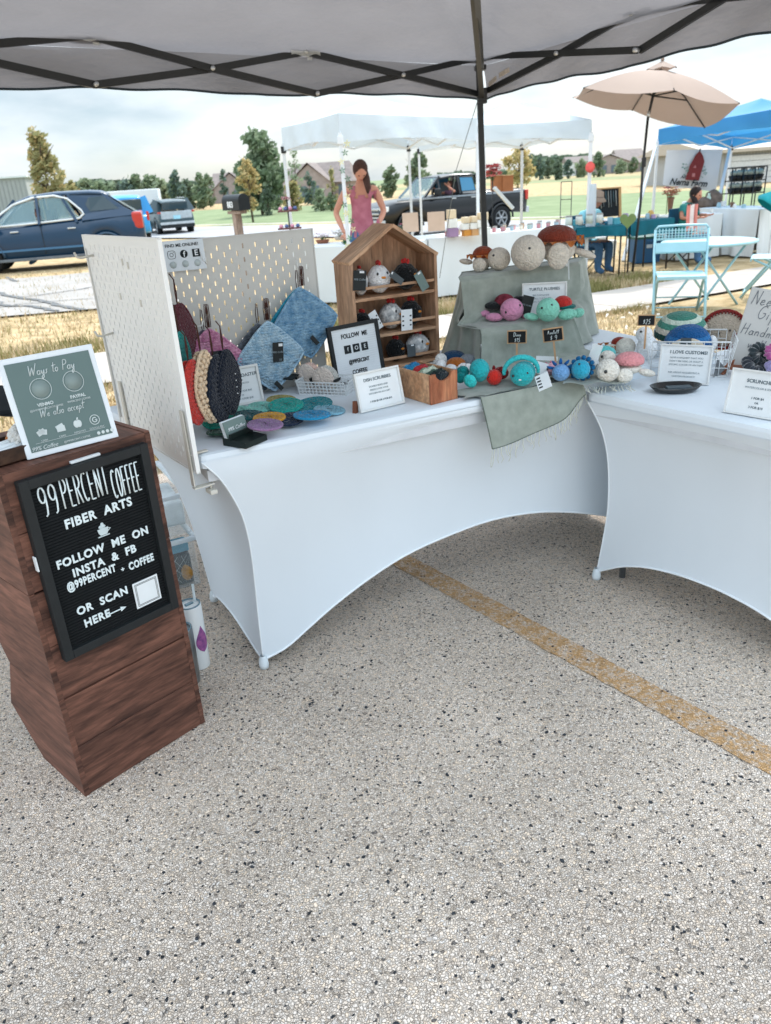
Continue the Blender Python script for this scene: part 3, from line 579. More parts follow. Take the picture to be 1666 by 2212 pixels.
def cover(Lx,Dy,z,seam,hemF,hemE,parent_M,name,lab,th=0.042,shear=(0,0)):
    t=thing(name,lab,'tablecloth',M=parent_M)
    V3=Vector
    def shv(mb):   # the table stands slightly out of square: its left end runs off at an angle
        if shear[1]: mb.v=[V3((v.x-v.y*(shear[0]+(shear[1]-shear[0])*min(1,v.z/z))*max(0,1-v.x/Lx),v.y,v.z)) for v in mb.v]
        return mb
    def seamc(sx,sy):  # corner seam mirrored as needed
        return [V3(((s if sx>0 else Lx-s),(tt if sy>0 else Dy-tt),zz)) for s,tt,zz in seam]
    c00,c10,c01,c11=seamc(1,1),seamc(-1,1),seamc(1,-1),seamc(-1,-1)
    ft=seam[-1]
    def hem(pts,Ln,fixed,axis,a,b):
        out=[]
        for q in pts:
            k=(q[0]); out.append(V3((k,fixed,q[1])) if axis=='x' else V3((fixed,k,q[1])))
        out[0]=a[-1].copy(); out[-1]=b[-1].copy(); return out
    line=lambda p,q:[p.lerp(q,i/4) for i in range(5)]
    mb=MB()
    coons(mb,line(c00[0],c10[0]),hem(hemF,Lx,ft[1],'x',c00,c10),c00,c10,56,30,push=V3((0,1,0)))
    coons(mb,line(c01[0],c11[0]),hem(hemF,Lx,Dy-ft[1],'x',c01,c11),c01,c11,56,30,push=V3((0,-1,0)))
    coons(mb,line(c00[0],c01[0]),hem(hemE,Dy,ft[0],'y',c00,c01),c00,c01,32,30,push=V3((1,0,0)))
    coons(mb,line(c10[0],c11[0]),hem(hemE,Dy,Lx-ft[0],'y',c10,c11),c10,c11,32,30,push=V3((-1,0,0)))
    shv(mb).build('skirt',M_span,t,fix=False)
    # hem and corner seams as piping
    mb=MB()
    for c in (c00,c10,c01,c11): mb.tube([interp(c,i/24) for i in range(25)],0.0022,6)
    for pts in (hem(hemF,Lx,ft[1],'x',c00,c10),hem(hemF,Lx,Dy-ft[1],'x',c01,c11),hem(hemE,Dy,ft[0],'y',c00,c01),hem(hemE,Dy,Lx-ft[0],'y',c10,c11)):
        mb.tube([interp(pts,i/48) for i in range(49)],0.0035,6)
    shv(mb).build('hem_piping',mat('white_piping','#eef4f8',0.6,0.95,0.02,10),t)
    mb=MB(); mb.box((Lx/2,Dy/2,z-th/2),(Lx,Dy,th),bev=0.014); shv(mb).build('top_panel',M_span,t)
    for sx in(0,1):
        for sy in(0,1):
            x=ft[0] if not sx else Lx-ft[0]; y=ft[1] if not sy else Dy-ft[1]
            mb=MB(); mb.lathe([(0.008,0.045),(0.0135,0.032),(0.0155,0.016),(0.0145,0.003),(0.0,0.001)],16,cap=False)
            f=mb.build('foot_pocket',mat('foot_pocket_white','#dfe9ee',0.6,0.95),t); f.location=(x-y*shear[0]*max(0,1-x/Lx),y,0)
    return t
def folding_table(Lx,Dy,z,ft,M,lab):
    t=thing('folding_table',lab,'table',M=M); mm=mat('table_grey_plastic','#c8ccd0',0.6); ml=mat('leg_steel','#7b8288',0.4,metal=0.8)
    mb=MB(); mb.box((Lx/2,Dy/2,z-0.044-0.02),(Lx-.03,Dy-.03,0.03)); mb.build('tabletop',mm,t)
    for sx in(0,1):
        for sy in(0,1):
            x=ft[0] if not sx else Lx-ft[0]; y=ft[1] if not sy else Dy-ft[1]
            mb=MB(); x+=(.065 if not sx else -.065); y+=(.06 if not sy else -.06); mb.tube([(x,y,z-.08),(x,y,.012)],0.011,8); mb.build('leg',ml,t)
SEAM=[(0.0,-0.002,.722),(0.040,0.004,.672),(0.074,0.022,.606),(0.102,0.042,.529),(0.117,0.062,.433),(0.121,0.080,.321),(0.118,0.093,.184),(0.112,0.098,.029)]
HEMF=[(.112,.026),(.19,.047),(.27,.092),(.36,.142),(.48,.197),(.62,.245),(.78,.272),(.95,.284),(1.12,.268),(1.26,.235),(1.40,.19),(1.52,.142),(1.60,.105),(1.66,.06),(1.70,.026)]
HEME=[(.098,.026),(.157,.034),(.24,.05),(.34,.066),(.44,.066),(.53,.05),(.6,.034),(.592,.026)]
LX=1.81; DY=0.69
HEMF[-1]=(LX-.112,.026)
HEME[-1]=(DY-.098,.026); HEME[-2]=(DY-.14,.034)
cover(LX,DY,ZT,SEAM,HEMF,HEME,T1,'spandex_cover','white spandex cover stretched over the long table with the pegboards, concave corners',shear=(.05,.21))
folding_table(LX,DY,ZT,SEAM[-1],T1,'folding table under the white spandex cover with the pegboards')
SEAM2=[(0.0,-0.001,.668),(0.022,0.016,.62),(0.040,0.035,.56),(0.050,0.052,.48),(0.052,0.065,.38),(0.048,0.072,.27),(0.03,0.078,.15),(0.012,0.08,.029)]
W2=0.80; D2=1.35
HEM2=[(.012,.026),(.045,.05),(.12,.092),(.21,.122),(.31,.138),(.40,.142),(.49,.138),(.59,.122),(.68,.092),(.76,.045),(W2-.012,.026)]
HEM2E=[(.08,.026),(.2,.08),(.4,.2),(.68,.27),(.95,.2),(1.15,.08),(D2-.08,.026)]
cover(W2,D2,Z2,SEAM2,HEM2,HEM2E,T2,'spandex_cover','white spandex cover on the lower right-hand table with the scrunchies sign')
folding_table(W2,D2,Z2,SEAM2[-1],T2,'folding table under the right-hand white cover')
def PT(x,y,dz=0.0): return P(x,y,ZT+dz)
def PT2(x,y,dz=0.0): return P(x,y,Z2+dz)
# ================================================================ PEGBOARDS
M_peg=mat('white_steel_board','#f0f1ee',0.45,0.95,0.02,3)
M_pegb=mat('grey_white_board','#d9d8d2',0.5,0.85,0.03,3)
def pegboard(name,lab,M,nx,nz,mt,lip=0.012,group=None):
    t=thing(name,lab,'pegboard',M=M); c=0.02; hw,hh=0.0026,0.0078; T=0.004; mb=MB()
    W_=nx*c; H_=nz*c
    oct_=[(-hw,-hh+.0026),(-hw,hh-.0026),(-hw*.5,hh),(hw*.5,hh),(hw,hh-.0026),(hw,-hh+.0026),(hw*.5,-hh),(-hw*.5,-hh)]
    sq=[(-c/2,-c/2),(-c/2,c/2),(-c/2,c/2),(c/2,c/2),(c/2,c/2),(c/2,-c/2),(c/2,-c/2),(-c/2,-c/2)]
    for i in range(nx):
        for j in range(nz):
            cx,cz=(i+.5)*c,(j+.5)*c
            edge=i in(0,nx-1) or j in(0,nz-1)
            if (i+j)%2==0 and not edge:
                vs=[];fs=[]
                for yy in(0,T):
                    for (a,b) in sq: vs.append((cx+a,yy,cz+b))
                    for (a,b) in oct_: vs.append((cx+a,yy,cz+b))
                for k in range(8):
                    k2=(k+1)%8
                    if sq[k]!=sq[k2]: fs.append((k,k2,8+k2,8+k)); fs.append((16+k2,16+k,24+k,24+k2))
                    else: fs.append((k,8+k2,8+k)); fs.append((16+k,24+k,24+k2))
                    fs.append((8+k,8+k2,24+k2,24+k))
                mb.add(vs,fs)
            else:
                mb.add([(cx-c/2,0,cz-c/2),(cx+c/2,0,cz-c/2),(cx+c/2,0,cz+c/2),(cx-c/2,0,cz+c/2),(cx-c/2,T,cz-c/2),(cx+c/2,T,cz-c/2),(cx+c/2,T,cz+c/2),(cx-c/2,T,cz+c/2)],[(0,1,2,3),(7,6,5,4)])
    mb.build('board',mt,t,fix=False)
    mb=MB()
    for (a,b) in (((0,0,0),(0,0,H_)),((W_,0,0),(W_,0,H_))): mb.box(((a[0]+b[0])/2,T/2+.001,H_/2),(0.004,T+0.007,H_+.004))
    mb.box((W_/2,T/2+.001,H_),(W_+.004,T+.0065,0.004)); mb.box((W_/2,T/2+.001,0),(W_+.004,T+.0065,0.004))
    mb.build('rim',mt,t); return t
pf=P(424,1014,.71); pb=P(263,918,.71); dv=(pf-pb); ang=math.atan2(dv.y,dv.x)
# side panel: local x runs from the back to the front of the table, local -y faces left/outside
MPL=Matrix.Translation((pb.x,pb.y,0.70))@Matrix.Rotation(ang,4,'Z')
pegL=pegboard('pegboard','white pegboard standing side-on at the left end of the table, hooks on its outer face',MPL,28,28,M_peg)
lean=R(1.5)
MPB=T1@Matrix.Translation((-0.112,0.52,0.743))@Matrix.Rotation(-lean,4,'X')
pegB=pegboard('pegboard','grey-white pegboard across the back of the table with light showing through its slots',MPB,34,24,M_pegb)
M_cl=mat('cream_clamp','#dedbd0',0.45,0.85,0.03,10)
# clamps (parts of the side pegboard)
mb=MB()
def plocal(M,p): return M.inverted()@Vector(p)
def clampat(x,par):
    # thin steel strip down the outside of the board, under the table edge, with a screw knob
    mb=MB(); mb.box((x,-.006,.06),(.018,.003,.20)); mb.box((x,.02,-.046),(.018,.055,.003)); mb.box((x,.02,.045),(.014,.05,.003)); c=mb.build('clamp',M_cl,par)
    mb=MB(); mb.tube([(x,.04,-.044),(x,.04,-.06)],.003,8); mb.box((x,.04,-.066),(.034,.02,.012),bev=.003); mb.build('clamp_screw',M_cl,c)
clampat(.535,pegL); clampat(.08,pegL)
# hooks on the outside (left face)
def hook(px,py,dirx):
    o=MPL.to_translation(); nn=MPL.to_3x3()@Vector((0,-1,0)); w_=onplane(px,py,o,nn); l=plocal(MPL,w_); h=thing('peg_hook','x','x'); return l,h
for (px,py,lab) in ((202,551,'cream peg hook sticking out near the top of the white pegboard\'s outer face'),(245,719,'cream peg hook lower down on the white pegboard\'s outer face')):
    o=MPL.to_translation(); nn=MPL.to_3x3()@Vector((0,-1,0)); l=plocal(MPL,onplane(px,py,o,nn))
    mb=MB(); mb.tube([l+Vector((0,0,0)),l+Vector((0,-.035,-.004)),l+Vector((0,-.045,-.001)),l+Vector((0,-.05,.012))],0.0032,7); ob=mb.build('peg_hook',M_cl); ob.matrix_world=MPL; tag(ob,lab,'hook','hooks on the white pegboard')
for (px,py) in ((266,566),(278,573),(262,640),(306,655)):
    o=MPL.to_translation(); nn=MPL.to_3x3()@Vector((0,-1,0)); l=plocal(MPL,onplane(px,py,o,nn)); mb=MB(); mb.box(l+Vector((0,-.002,0)),(.003,.004,.016)); mb.build('hook_clip',M_cl,pegL)
# ================================================================ CRATE STAND
ca=P(185,1722,0); cb=P(443,1560,0); dd=(cb-ca); CW=dd.length; dd.normalize(); can=math.atan2(dd.y,dd.x)
MC=Matrix.Translation((ca.x,ca.y,0))@Matrix.Rotation(can,4,'Z')
def wood(name,h1,h2,stretch,bump=0.5,k=0.9,rough=0.6):
    if name in MATS: return MATS[name]
    m=bpy.data.materials.new(name); m.use_nodes=True; t=m.node_tree; b=t.nodes['Principled BSDF']; b.inputs['Roughness'].default_value=rough; b.inputs['Specular IOR Level'].default_value=.3
    n=t.nodes.new; l=t.links.new; tc_=n('ShaderNodeTexCoord'); mp_=n('ShaderNodeMapping'); mp_.inputs['Scale'].default_value=stretch; l(tc_.outputs['Object'],mp_.inputs[0])
    oi=n('ShaderNodeObjectInfo'); va=n('ShaderNodeVectorMath'); va.operation='ADD'; sc=n('ShaderNodeMath'); sc.operation='MULTIPLY'; sc.inputs[1].default_value=17; l(oi.outputs['Random'],sc.inputs[0]); l(mp_.outputs[0],va.inputs[0]); l(sc.outputs[0],va.inputs[1])
    a=n('ShaderNodeTexNoise'); a.inputs['Scale'].default_value=3; a.inputs['Detail'].default_value=8; a.inputs['Roughness'].default_value=.65; a.inputs['Distortion'].default_value=.7; l(va.outputs[0],a.inputs['Vector'])
    cr=n('ShaderNodeValToRGB'); e=cr.color_ramp.elements; e[0].position=.36; e[0].color=lin(h1,k); e[1].position=.66; e[1].color=lin(h2,k); l(a.outputs['Fac'],cr.inputs['Fac'])
    w_=n('ShaderNodeTexNoise'); w_.inputs['Scale'].default_value=14; w_.inputs['Detail'].default_value=5; l(va.outputs[0],w_.inputs['Vector'])
    mr=n('ShaderNodeMapRange'); mr.inputs[1].default_value=.4; mr.inputs[2].default_value=.6; mr.inputs[3].default_value=.72; mr.inputs[4].default_value=1.12; l(w_.outputs['Fac'],mr.inputs[0])
    mu=n('ShaderNodeMix'); mu.data_type='RGBA'; mu.blend_type='MULTIPLY'; mu.inputs[0].default_value=.8; l(cr.outputs['Color'],mu.inputs[6]); l(mr.outputs[0],mu.inputs[7])
    v=n('ShaderNodeMath'); v.operation='MULTIPLY_ADD'; v.inputs[1].default_value=.25; v.inputs[2].default_value=.88; l(oi.outputs['Random'],v.inputs[0])
    m3=n('ShaderNodeMix'); m3.data_type='RGBA'; m3.blend_type='MULTIPLY'; m3.inputs[0].default_value=1; l(mu.outputs[2],m3.inputs[6]); l(v.outputs[0],m3.inputs[7]); l(m3.outputs[2],b.inputs['Base Color'])
    bp=n('ShaderNodeBump'); bp.inputs['Strength'].default_value=bump; bp.inputs['Distance'].default_value=.0015; l(w_.outputs['Fac'],bp.inputs['Height']); l(bp.outputs[0],b.inputs['Normal'])
    MATS[name]=m; return m
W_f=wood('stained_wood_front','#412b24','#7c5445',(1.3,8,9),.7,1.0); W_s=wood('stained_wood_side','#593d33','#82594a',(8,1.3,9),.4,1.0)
def crate(z0,hh,prof,lab,plan,top=False):
    """prof: side outline (depth, height); plan: heights of the front boards"""
    t=thing('wooden_crate',lab,'crate',M=MC@Matrix.Translation((0,0,z0)),group='stained crates stacked as a stand')
    zz=0.001
    for i,bh in enumerate(plan):
        mb=MB(); mb.box((CW/2,.007,zz+bh/2),(CW-.026,.0145,bh-.0016),bev=.0012); mb.build('front_board',W_f,t); zz+=bh
    # side panels with finger joints showing on the front corner
    for x0 in(0,CW-.0128):
        mb=MB(); mb.prism([(a+.001,b+.001) for a,b in prof],.0128,axis='x',M=Matrix.Translation((x0,0,0))); mb.build('side_panel',W_s,t)
    nf=int(hh/.018)
    for xx in (.0066,CW-.0066):
        mb=MB(); mb.box((xx,.0005,hh/2),(.0134,.002,hh-.004))
        for k in range(nf):
            if k%2==0: mb.box((xx,-.0003,.01+k*.018),(.0134,.0024,.0165))
        mb.build('finger_joint',W_f,t)
    # back and floor boards following the outline
    n=len(prof)
    for i in range(n):
        a,b=prof[i],prof[(i+1)%n]
        if a[0]<.01 and b[0]<.01: continue
        if top is False and abs(a[1]-b[1])<.001 and a[1]>hh*.5: continue
        mid=((a[0]+b[0])/2,(a[1]+b[1])/2); l_=math.hypot(b[0]-a[0],b[1]-a[1]); an=math.atan2(b[1]-a[1],b[0]-a[0])
        cz=Vector((CW/2,mid[0],mid[1])); inn=Vector((0,-math.sin(an),math.cos(an)))*.006
        mb=MB(); mb.box((0,0,0),(CW-.028,l_-.012,.011)); bb=mb.build('board',W_s,t); bb.location=cz+inn; bb.rotation_euler=(an,0,0)
    return t
hB=.286
P1=[(0,0),(.22,0),(.352,.12),(.262,hB),(0,hB)]
P2=[(0,0),(.262,0),(.352,.15),(.352,.2),(.30,.28),(0,.28)]
P3=[(0,0),(.30,0),(.33,.1),(.33,.277),(0,.277)]
crate(0,hB,P1,'bottom crate of the stained wood stand, its side tapering to a point at the back',(.145,.139))
crate(hB+.001,.28,P2,'middle crate of the stained wood stand, behind the black letter board',(.14,.138))
ZC=.286+.28+.277+.004
crate(hB+.283,.277,P3,'top crate of the stained wood stand, under the payment sign',(.14,.135),True)
# the top's raised edge boards and handle slot
# ---- letter board hung on the crates
M_blk=mat('black_frame','#24282a',0.55,0.8,0.12,20,bump=.15,bs=200); M_felt=mat('black_felt','#16191b',0.95,0.9,0.15,60,bump=.3,bs=400)
WL=mat('white_letter','#e4f0f2',0.5,0.95,0.02,30)
lo=ca+Vector((dd.y,-dd.x,0))*.02; nl=Vector((dd.y,-dd.x,0))
def crl(px,py,off=.02):
    w_=onplane(px,py,ca+nl*off,nl); return (w_-ca).dot(dd),w_.z
LX0,LZ1=crl(35,1040); LX1,_=crl(318,960); _,LZ0=crl(385,1310); LX0=.032;LX1=.336
LZ0,LZ1=.388,.826
t=thing('letter_board','black felt letter board reading 99 PERCENT COFFEE FIBER ARTS hanging on the brown crates','letter board',M=MC@Matrix.Translation((LX0,-.001,LZ0)))
LW=LX1-LX0; LH=LZ1-LZ0; fw=.021
mb=MB(); mb.box((LW/2,-.004,LH/2),(LW-.02,.006,LH-.02)); mb.build('felt_panel',M_felt,t)
mb=MB(); k=fw+.003
while k<LH-fw-.002: mb.box((LW/2,-.0083,k),(LW-2*fw+.002,.0026,.0046)); k+=.0072
mb.build('felt_rib',M_felt,t)
for (c,d) in (((fw/2,-.0105,LH/2),(fw,.021,LH)),((LW-fw/2,-.0105,LH/2),(fw,.021,LH)),((LW/2,-.0105,LH-fw/2),(LW-2*fw,.0208,fw)),((LW/2,-.0105,fw/2),(LW-2*fw,.0208,fw))):
    mb=MB(); mb.box(c,d,bev=.0015); mb.build('frame_rail',M_blk,t)
yL=-.0115
def lrow(s,px,py,size,xs=.95,bold=.03,rz=0):
    # centre of the row measured on the board plane
    w_=onplane(px,py,ca+nl*.012,nl); x=(w_-ca).dot(dd)-LX0; z=w_.z-LZ0
    return text('lettering',s,size,WL,t,(x,yL,z),xs=xs,bold=bold,ext=.0012,rz=rz,space=1.12)
def zc(px,py):
    w_=onplane(px,py,ca+nl*.012,nl); return (w_-ca).dot(dd)-LX0,w_.z-LZ0
x,z=zc(104,1081); strokes('lettering','99',.068,.0021,WL,t,xs=.46,loc=(x,yL,z),gap=.10,flat=.6)
x,z=zc(183,1051); strokes('lettering','PERCENT',.068,.0019,WL,t,xs=.37,loc=(x,yL,z),gap=.055,flat=.6)
x,z=zc(272,1037); strokes('lettering','COFFEE',.068,.0019,WL,t,xs=.30,loc=(x,yL,z),gap=.04,flat=.6)
lrow('FIBER  ARTS',214,1108,.0295)
lrow('FOLLOW  ME  ON',225,1182,.0272)
lrow('INSTA  &  FB',227,1211,.0272)
lrow('@99PERCENT',198,1248,.0262,xs=.68); lrow('COFFEE',305,1214,.0262,xs=.68); lrow('+',265,1230,.016)
lrow('OR  SCAN',222,1298,.0272); lrow('HERE',210,1336,.0272)
x,z=zc(251,1320); mb=MB(); mb.tube([(x-.02,yL,z),(x+.018,yL,z)],.0016,6); mb.add([(x+.012,yL-.0012,z-.006),(x+.012,yL-.0012,z+.006),(x+.026,yL-.0012,z),(x+.012,yL+.001,z-.006),(x+.012,yL+.001,z+.006),(x+.026,yL+.001,z)],[(0,1,2),(3,5,4),(0,3,4,1),(1,4,5,2),(2,5,3,0)]); mb.build('arrow',WL,t)
x,z=zc(223,1146)  # steaming cup
mb=MB(); mb.prism([(-.014,.006),(-.012,-.004),(-.008,-.010),(.007,-.010),(.011,-.004),(.013,.006)],.0015,M=Matrix.Translation((x,yL-.001,z))); mb.box((x-.001,yL,z-.0125),(.028,.002,.0022)); mb.tube([(x+.012,yL,z+.003),(x+.018,yL,z+.001),(x+.011,yL,z-.004)],.0012,5)
mb.ball((x-.001,yL,z+.010),(.009,.0015,.005),10,6); mb.ball((x,yL,z+.016),(.004,.0015,.004),8,6); mb.build('cup_symbol',mat('cup_grey','#c5d2d4',0.6),t)
# blank white card where the code is printed (code left out)
x,z=zc(317,1277); mb=MB(); mb.box((x,yL-.001,z),(.068,.0016,.068)); cbd=mb.build('card',paper(),t); 
mb=MB()
for q in (.029,.0262):
    for (c,d) in (((x-q,yL-.002,z),(.0008,.0008,2*q)),((x+q,yL-.002,z),(.0008,.0008,2*q)),((x,yL-.0021,z-q),(2*q,.0008,.0008)),((x,yL-.0021,z+q),(2*q,.0008,.0008))): mb.box(c,d)
mb.build('card_border',ink(),cbd)
x,z=zc(86,1216); mb=MB(); mb.box((-.0035,-.010,zc(86,1216)[1]),(.003,.012,.034)); mb.build('hanging_strip',paper(),t)
mb=MB(); mb.box((LW*.52,-.004,LH+.004),(.07,.01,.006),bev=.002); mb.build('hanging_strip',paper(),t)
# ---- payment sign standing on the top crate
sl=P(60,995,ZC); sr=P(257,944,ZC); sd_=(sr-sl); SW=sd_.length; sa=math.atan2(sd_.y,sd_.x)
zt_=zat(193,752,(sr.x,sr.y)); SH=(zt_-ZC)*1.03
MS=Matrix.Translation((sl.x,sl.y,ZC+.001))@Matrix.Rotation(sa,4,'Z')@Matrix.Rotation(R(-13),4,'X')
t=thing('payment_sign','sage green Ways to Pay sign in a white border standing on the brown crates','sign',M=MS)
M_sg=mat('sage_print','#6f8583',0.25,0.8,0.05,4); M_pt=mat('pale_print','#d5dfdf',0.5,0.9)
mb=MB(); mb.box((SW/2,0.002,SH/2),(SW,.006,SH),bev=.002); mb.build('backing_board',mat('white_board_edge','#eaf1f6',0.4,0.95,.02),t)
mb=MB(); mb.box((SW/2,-.0018,SH/2),(SW-.024,.0012,SH-.024)); mb.build('print',M_sg,t)
yS=-.0032
def sx_(fx): return SW*fx
strokes('lettering','Ways to Pay',SH*.10,.0009,M_pt,t,xs=.85,loc=(SW*.5,yS,SH*.845),gap=.05,slant=.22,flat=.4)
strokes('lettering','We also accept',SH*.085,.0008,M_pt,t,xs=.85,loc=(SW*.48,yS,SH*.42),gap=.05,slant=.22,flat=.4)
for fx,fz,a_,b_2 in ((.34,.655,'VENMO','@SHOP99PERCENTCOFFEE'),(.69,.665,'PAYPAL','99PERCENT.COFFEE')):
    mb=MB(); mb.tube([(SW*fx+.022*math.cos(q),yS,SH*fz+.022*math.sin(q)) for q in [2*PI*i/28 for i in range(28)]],.0007,5,closed=True); mb.build('ring_symbol',M_pt,t)
    mb=MB(); mb.lathe([(.0185,0),(.0185,.0006)],24,M=Matrix.Translation((SW*fx,yS+.001,SH*fz))@Matrix.Rotation(PI/2,4,'X')); mb.build('disc_symbol',mat('pale_sage','#8b9b99',0.5,.9),t)
    text('lettering',a_,.0098,M_pt,t,(SW*fx,yS,SH*fz-.033),bold=.03); text('lettering',b_2,.0058,M_pt,t,(SW*fx,yS,SH*fz-.042))
# payment icons
iz=SH*.235
for i,(fx,cap) in enumerate(((.22,'CASH'),(.41,'CARD'),(.60,'APPLE PAY'),(.79,'GOOGLE PAY'))):
    x=SW*fx; mb=MB()
    if i==0:
        for q in(-.35,.25): mb.box((x+q*.006,yS,iz),(.017,.0008,.011),R3=Matrix.Rotation(q,3,'Y'))
    elif i==1:
        mb.box((x,yS,iz+.002),(.017,.0008,.011),R3=Matrix.Rotation(-.3,3,'Y')); mb.box((x+.001,yS-.0008,iz-.002),(.018,.0008,.012))
    elif i==2:
        mb.ball((x-.003,yS,iz),(.0062,.0006,.0082),12,8); mb.ball((x+.003,yS,iz),(.0062,.0006,.0082),12,8); mb.ball((x+.002,yS,iz+.011),(.0018,.0006,.0034),8,6,Rt=Matrix.Rotation(.5,3,'Y'))
    else:
        mb.tube([(x+.0105*math.cos(q),yS,iz+.0105*math.sin(q)) for q in [2*PI*k/24 for k in range(24)]],.0010,5,closed=True); mb.tube([(x+.005*math.cos(q),yS,iz+.005*math.sin(q)) for q in [R(50+k*31) for k in range(11)]]+[(x+.0005,yS,iz)],.0014,5)
    mb.build('pay_icon',M_pt,t); text('lettering',cap,.0055,M_pt,t,(x,yS,iz-.018))
text('lettering','99% Coffee',.012,M_pt,t,(SW*.2,yS,SH*.085),shear=.4); text('lettering','@99PERCENT.COFFEE',.006,M_pt,t,(SW*.55,yS,SH*.085))
mb=MB()
for k in range(4): mb.ball((SW*(.79+.05*k),yS,SH*.09),(.0038,.0006,.0038),10,6)
mb.box((SW*.5,yS,SH*.135),(SW*.75,.0006,.0006)); mb.build('dot_symbol',M_pt,t)
mb=MB(); mb.add([(SW*.2,.006,.001),(SW*.8,.006,.001),(SW*.8,.11,-.02),(SW*.2,.11,-.02),(SW*.5,.012,SH*.6)],[(0,1,2,3),(0,1,4),(1,2,4),(2,3,4),(3,0,4)]); mb.build('easel_back',mat('clear_acrylic','#dfe7ea',0.2,.9),t)
# ---- bowl with markers, crochet piece, dark bag, small latch
bp=P(24,1003,ZC); t=thing('marker_bowl','dark carved wooden tray of markers at the left edge of the crate top','bowl',(bp.x-.02,bp.y+.055,ZC+.001),can)
M_dw=wood('dark_bowl_wood','#2a1c16','#5a4030',(3,3,6),.6)
mb=MB(); mb.box((0,0,.004),(.15,.10,.008),bev=.003)
for (c,d) in (((0,-.052,.017),(.158,.007,.03)),((0,.052,.017),(.158,.007,.03)),((-.078,0,.017),(.007,.1,.03)),((.078,0,.017),(.007,.1,.03))): mb.box(c,d,bev=.002)
mb.build('bowl',M_dw,t)
for i,(y,a,col) in enumerate(((-.03,.10,'#eef1f2'),(-.014,-.05,'#d8e6ea'),(.004,.14,'#eef1f2'))):
    q=thing('marker','white marker pen %s in the dark tray on the crates'%('nearest the front','in the middle','at the back')[i],'marker',(bp.x-.02+.0,bp.y+.055,ZC+.001),can+a)
    mb=MB(); mb.tube([(-.06,y,.022+i*.003),(.03,y,.026+i*.003)],.0065,10); mb.build('barrel',mat('marker_white','#e8eef0',0.4),q)
    mb=MB(); mb.tube([(.031,y,.0262+i*.003),(.06,y,.027+i*.003)],.0072,10); mb.build('cap',mat('marker_cap%d'%(i%2),('#1c2226','#5b6a72')[i%2],0.4),q)
def torus_braid(mb,c,Rr,r,mi=0,nb=16,ax=None):
    for k in range(nb):
        a=2*PI*k/nb; mb.ball((c[0]+Rr*math.cos(a),c[1]+Rr*math.sin(a),c[2]),(r*1.15,r*.8,r),8,6,mi,Rt=Matrix.Rotation(a+.6,3,'Z'))
gp=P(55,945,ZC+.03); mb=MB()
for lv in range(4): torus_braid(mb,(0,0,.008+.0115*lv),.036-.004*lv*lv*.35,.0085,0 if lv<2 else 1,18)
mb.ball((0,0,.02),(.034,.034,.026),16,10,1)
ob=mb.build('crochet_scrunch',[yarn('#c07a45',.9),yarn('#e8e6e0',.9)]); ob.location=(gp.x,gp.y,ZC+.012); ob.rotation_euler=(.5,.2,.3); tag(ob,'chunky orange and white crochet ball in the dark tray beside the payment sign','crochet ball')
gb=P(20,880,ZC+.08); mb=MB(); mb.grid(lambda u,v:Vector((-.16+.25*u,.02*math.sin(u*5)+.03*v,.07-.07*u*u+(v-.5)*(.10-.09*u)+.01*math.sin(u*9+v*3))),14,8); mb.grid(lambda u,v:Vector((-.16+.25*u,.02*math.sin(u*5)+.03*v+.012*math.sin(v*PI),.07-.07*u*u+(v-.5)*(.10-.09*u))),14,8)
ob=mb.build('dark_bag',mat('navy_nylon','#1f252b',0.5,.8,.2,20)); ob.location=(gb.x,gb.y+.1,ZC+.02); ob.rotation_euler=(0,0,can); tag(ob,'dark navy nylon strap bag poking out behind the payment sign at the left edge','bag')
mb=MB(); mb.box((CW-.05,.13,0),(.07,.016,.004),bev=.0015); mb.tube([(CW-.09,.12,.012),(CW-.078,.12,.012)],.010,12); o=mb.build('latch_plate',mat('dark_metal_plate','#3b2a24',.5)); o.matrix_world=MC@Matrix.Translation((0,0,ZC)); tag(o,'small dark latch plate and white cap lying on the crate top right of the sign','latch')
# ---- tumblers
def tumbler(px,py,ptop,lab,body,decal=False):
    p=P(px,py,0); H=zat(px-8,ptop,p); t=thing('tumbler',lab,'tumbler',(p.x,p.y,0),can)
    r=mpp(p+Vector((0,0,.1)))*24
    mb=MB(); mb.lathe([(r*.88,.0005),(r*.92,.004),(r,H*.55),(r*1.03,H*.97),(r*.99,H*.985)],28); mb.build('body',body,t)
    mb=MB(); mb.lathe([(r*.99,H*.985),(r*1.0,H),(r*.9,H*1.0),(r*.86,H*.985),(0,H*.98)],28,cap=False); mb.box((0.0,0,H*.99),(r*.8,.012,.008),bev=.003); mb.build('lid',glassmat('tinted_lid','#6f8f9c',.85,.1),t)
    return t,r,H
tm,r,H=tumbler(433,1437,1300,'white tumbler with a purple drop decal and straw standing beside the crates',mat('white_enamel','#eef2f2',0.3,.95,.02,5,spec=.5))
mb=MB(); mb.tube([(.02,.0,H*.9),(.03,.01,H*1.22)],.0042,8); mb.build('straw',mat('clear_straw','#dbe6e8',0.3),tm)
mb=MB()   # drop decal wrapped on the wall
def dr(u,v):
    z=v; w_=math.sin(PI*min(1,(v*1.0))**1.6)*.62 if v<1 else 0
    w_=(math.sin(PI*(v**1.0))**.8)*(1.25-v)*.62; a=R(-84)+(u-.5)*2.5*w_; rr=r*(.955+.05*(0.2+.5*v))+.0012
    return Vector((rr*math.cos(a),rr*math.sin(a),H*(.28+.42*v)))
mb.grid(dr,10,16); mb.build('drop_decal',mat('purple_decal','#6a3f7e',0.35,1,.3,60,hex2='#b0669e'),tm)
tumbler(412,1472,1352,'brushed steel tumbler half hidden behind the crates in front of the white one',mat('brushed_steel','#8d9296',0.3,1,.1,10,metal=.9))
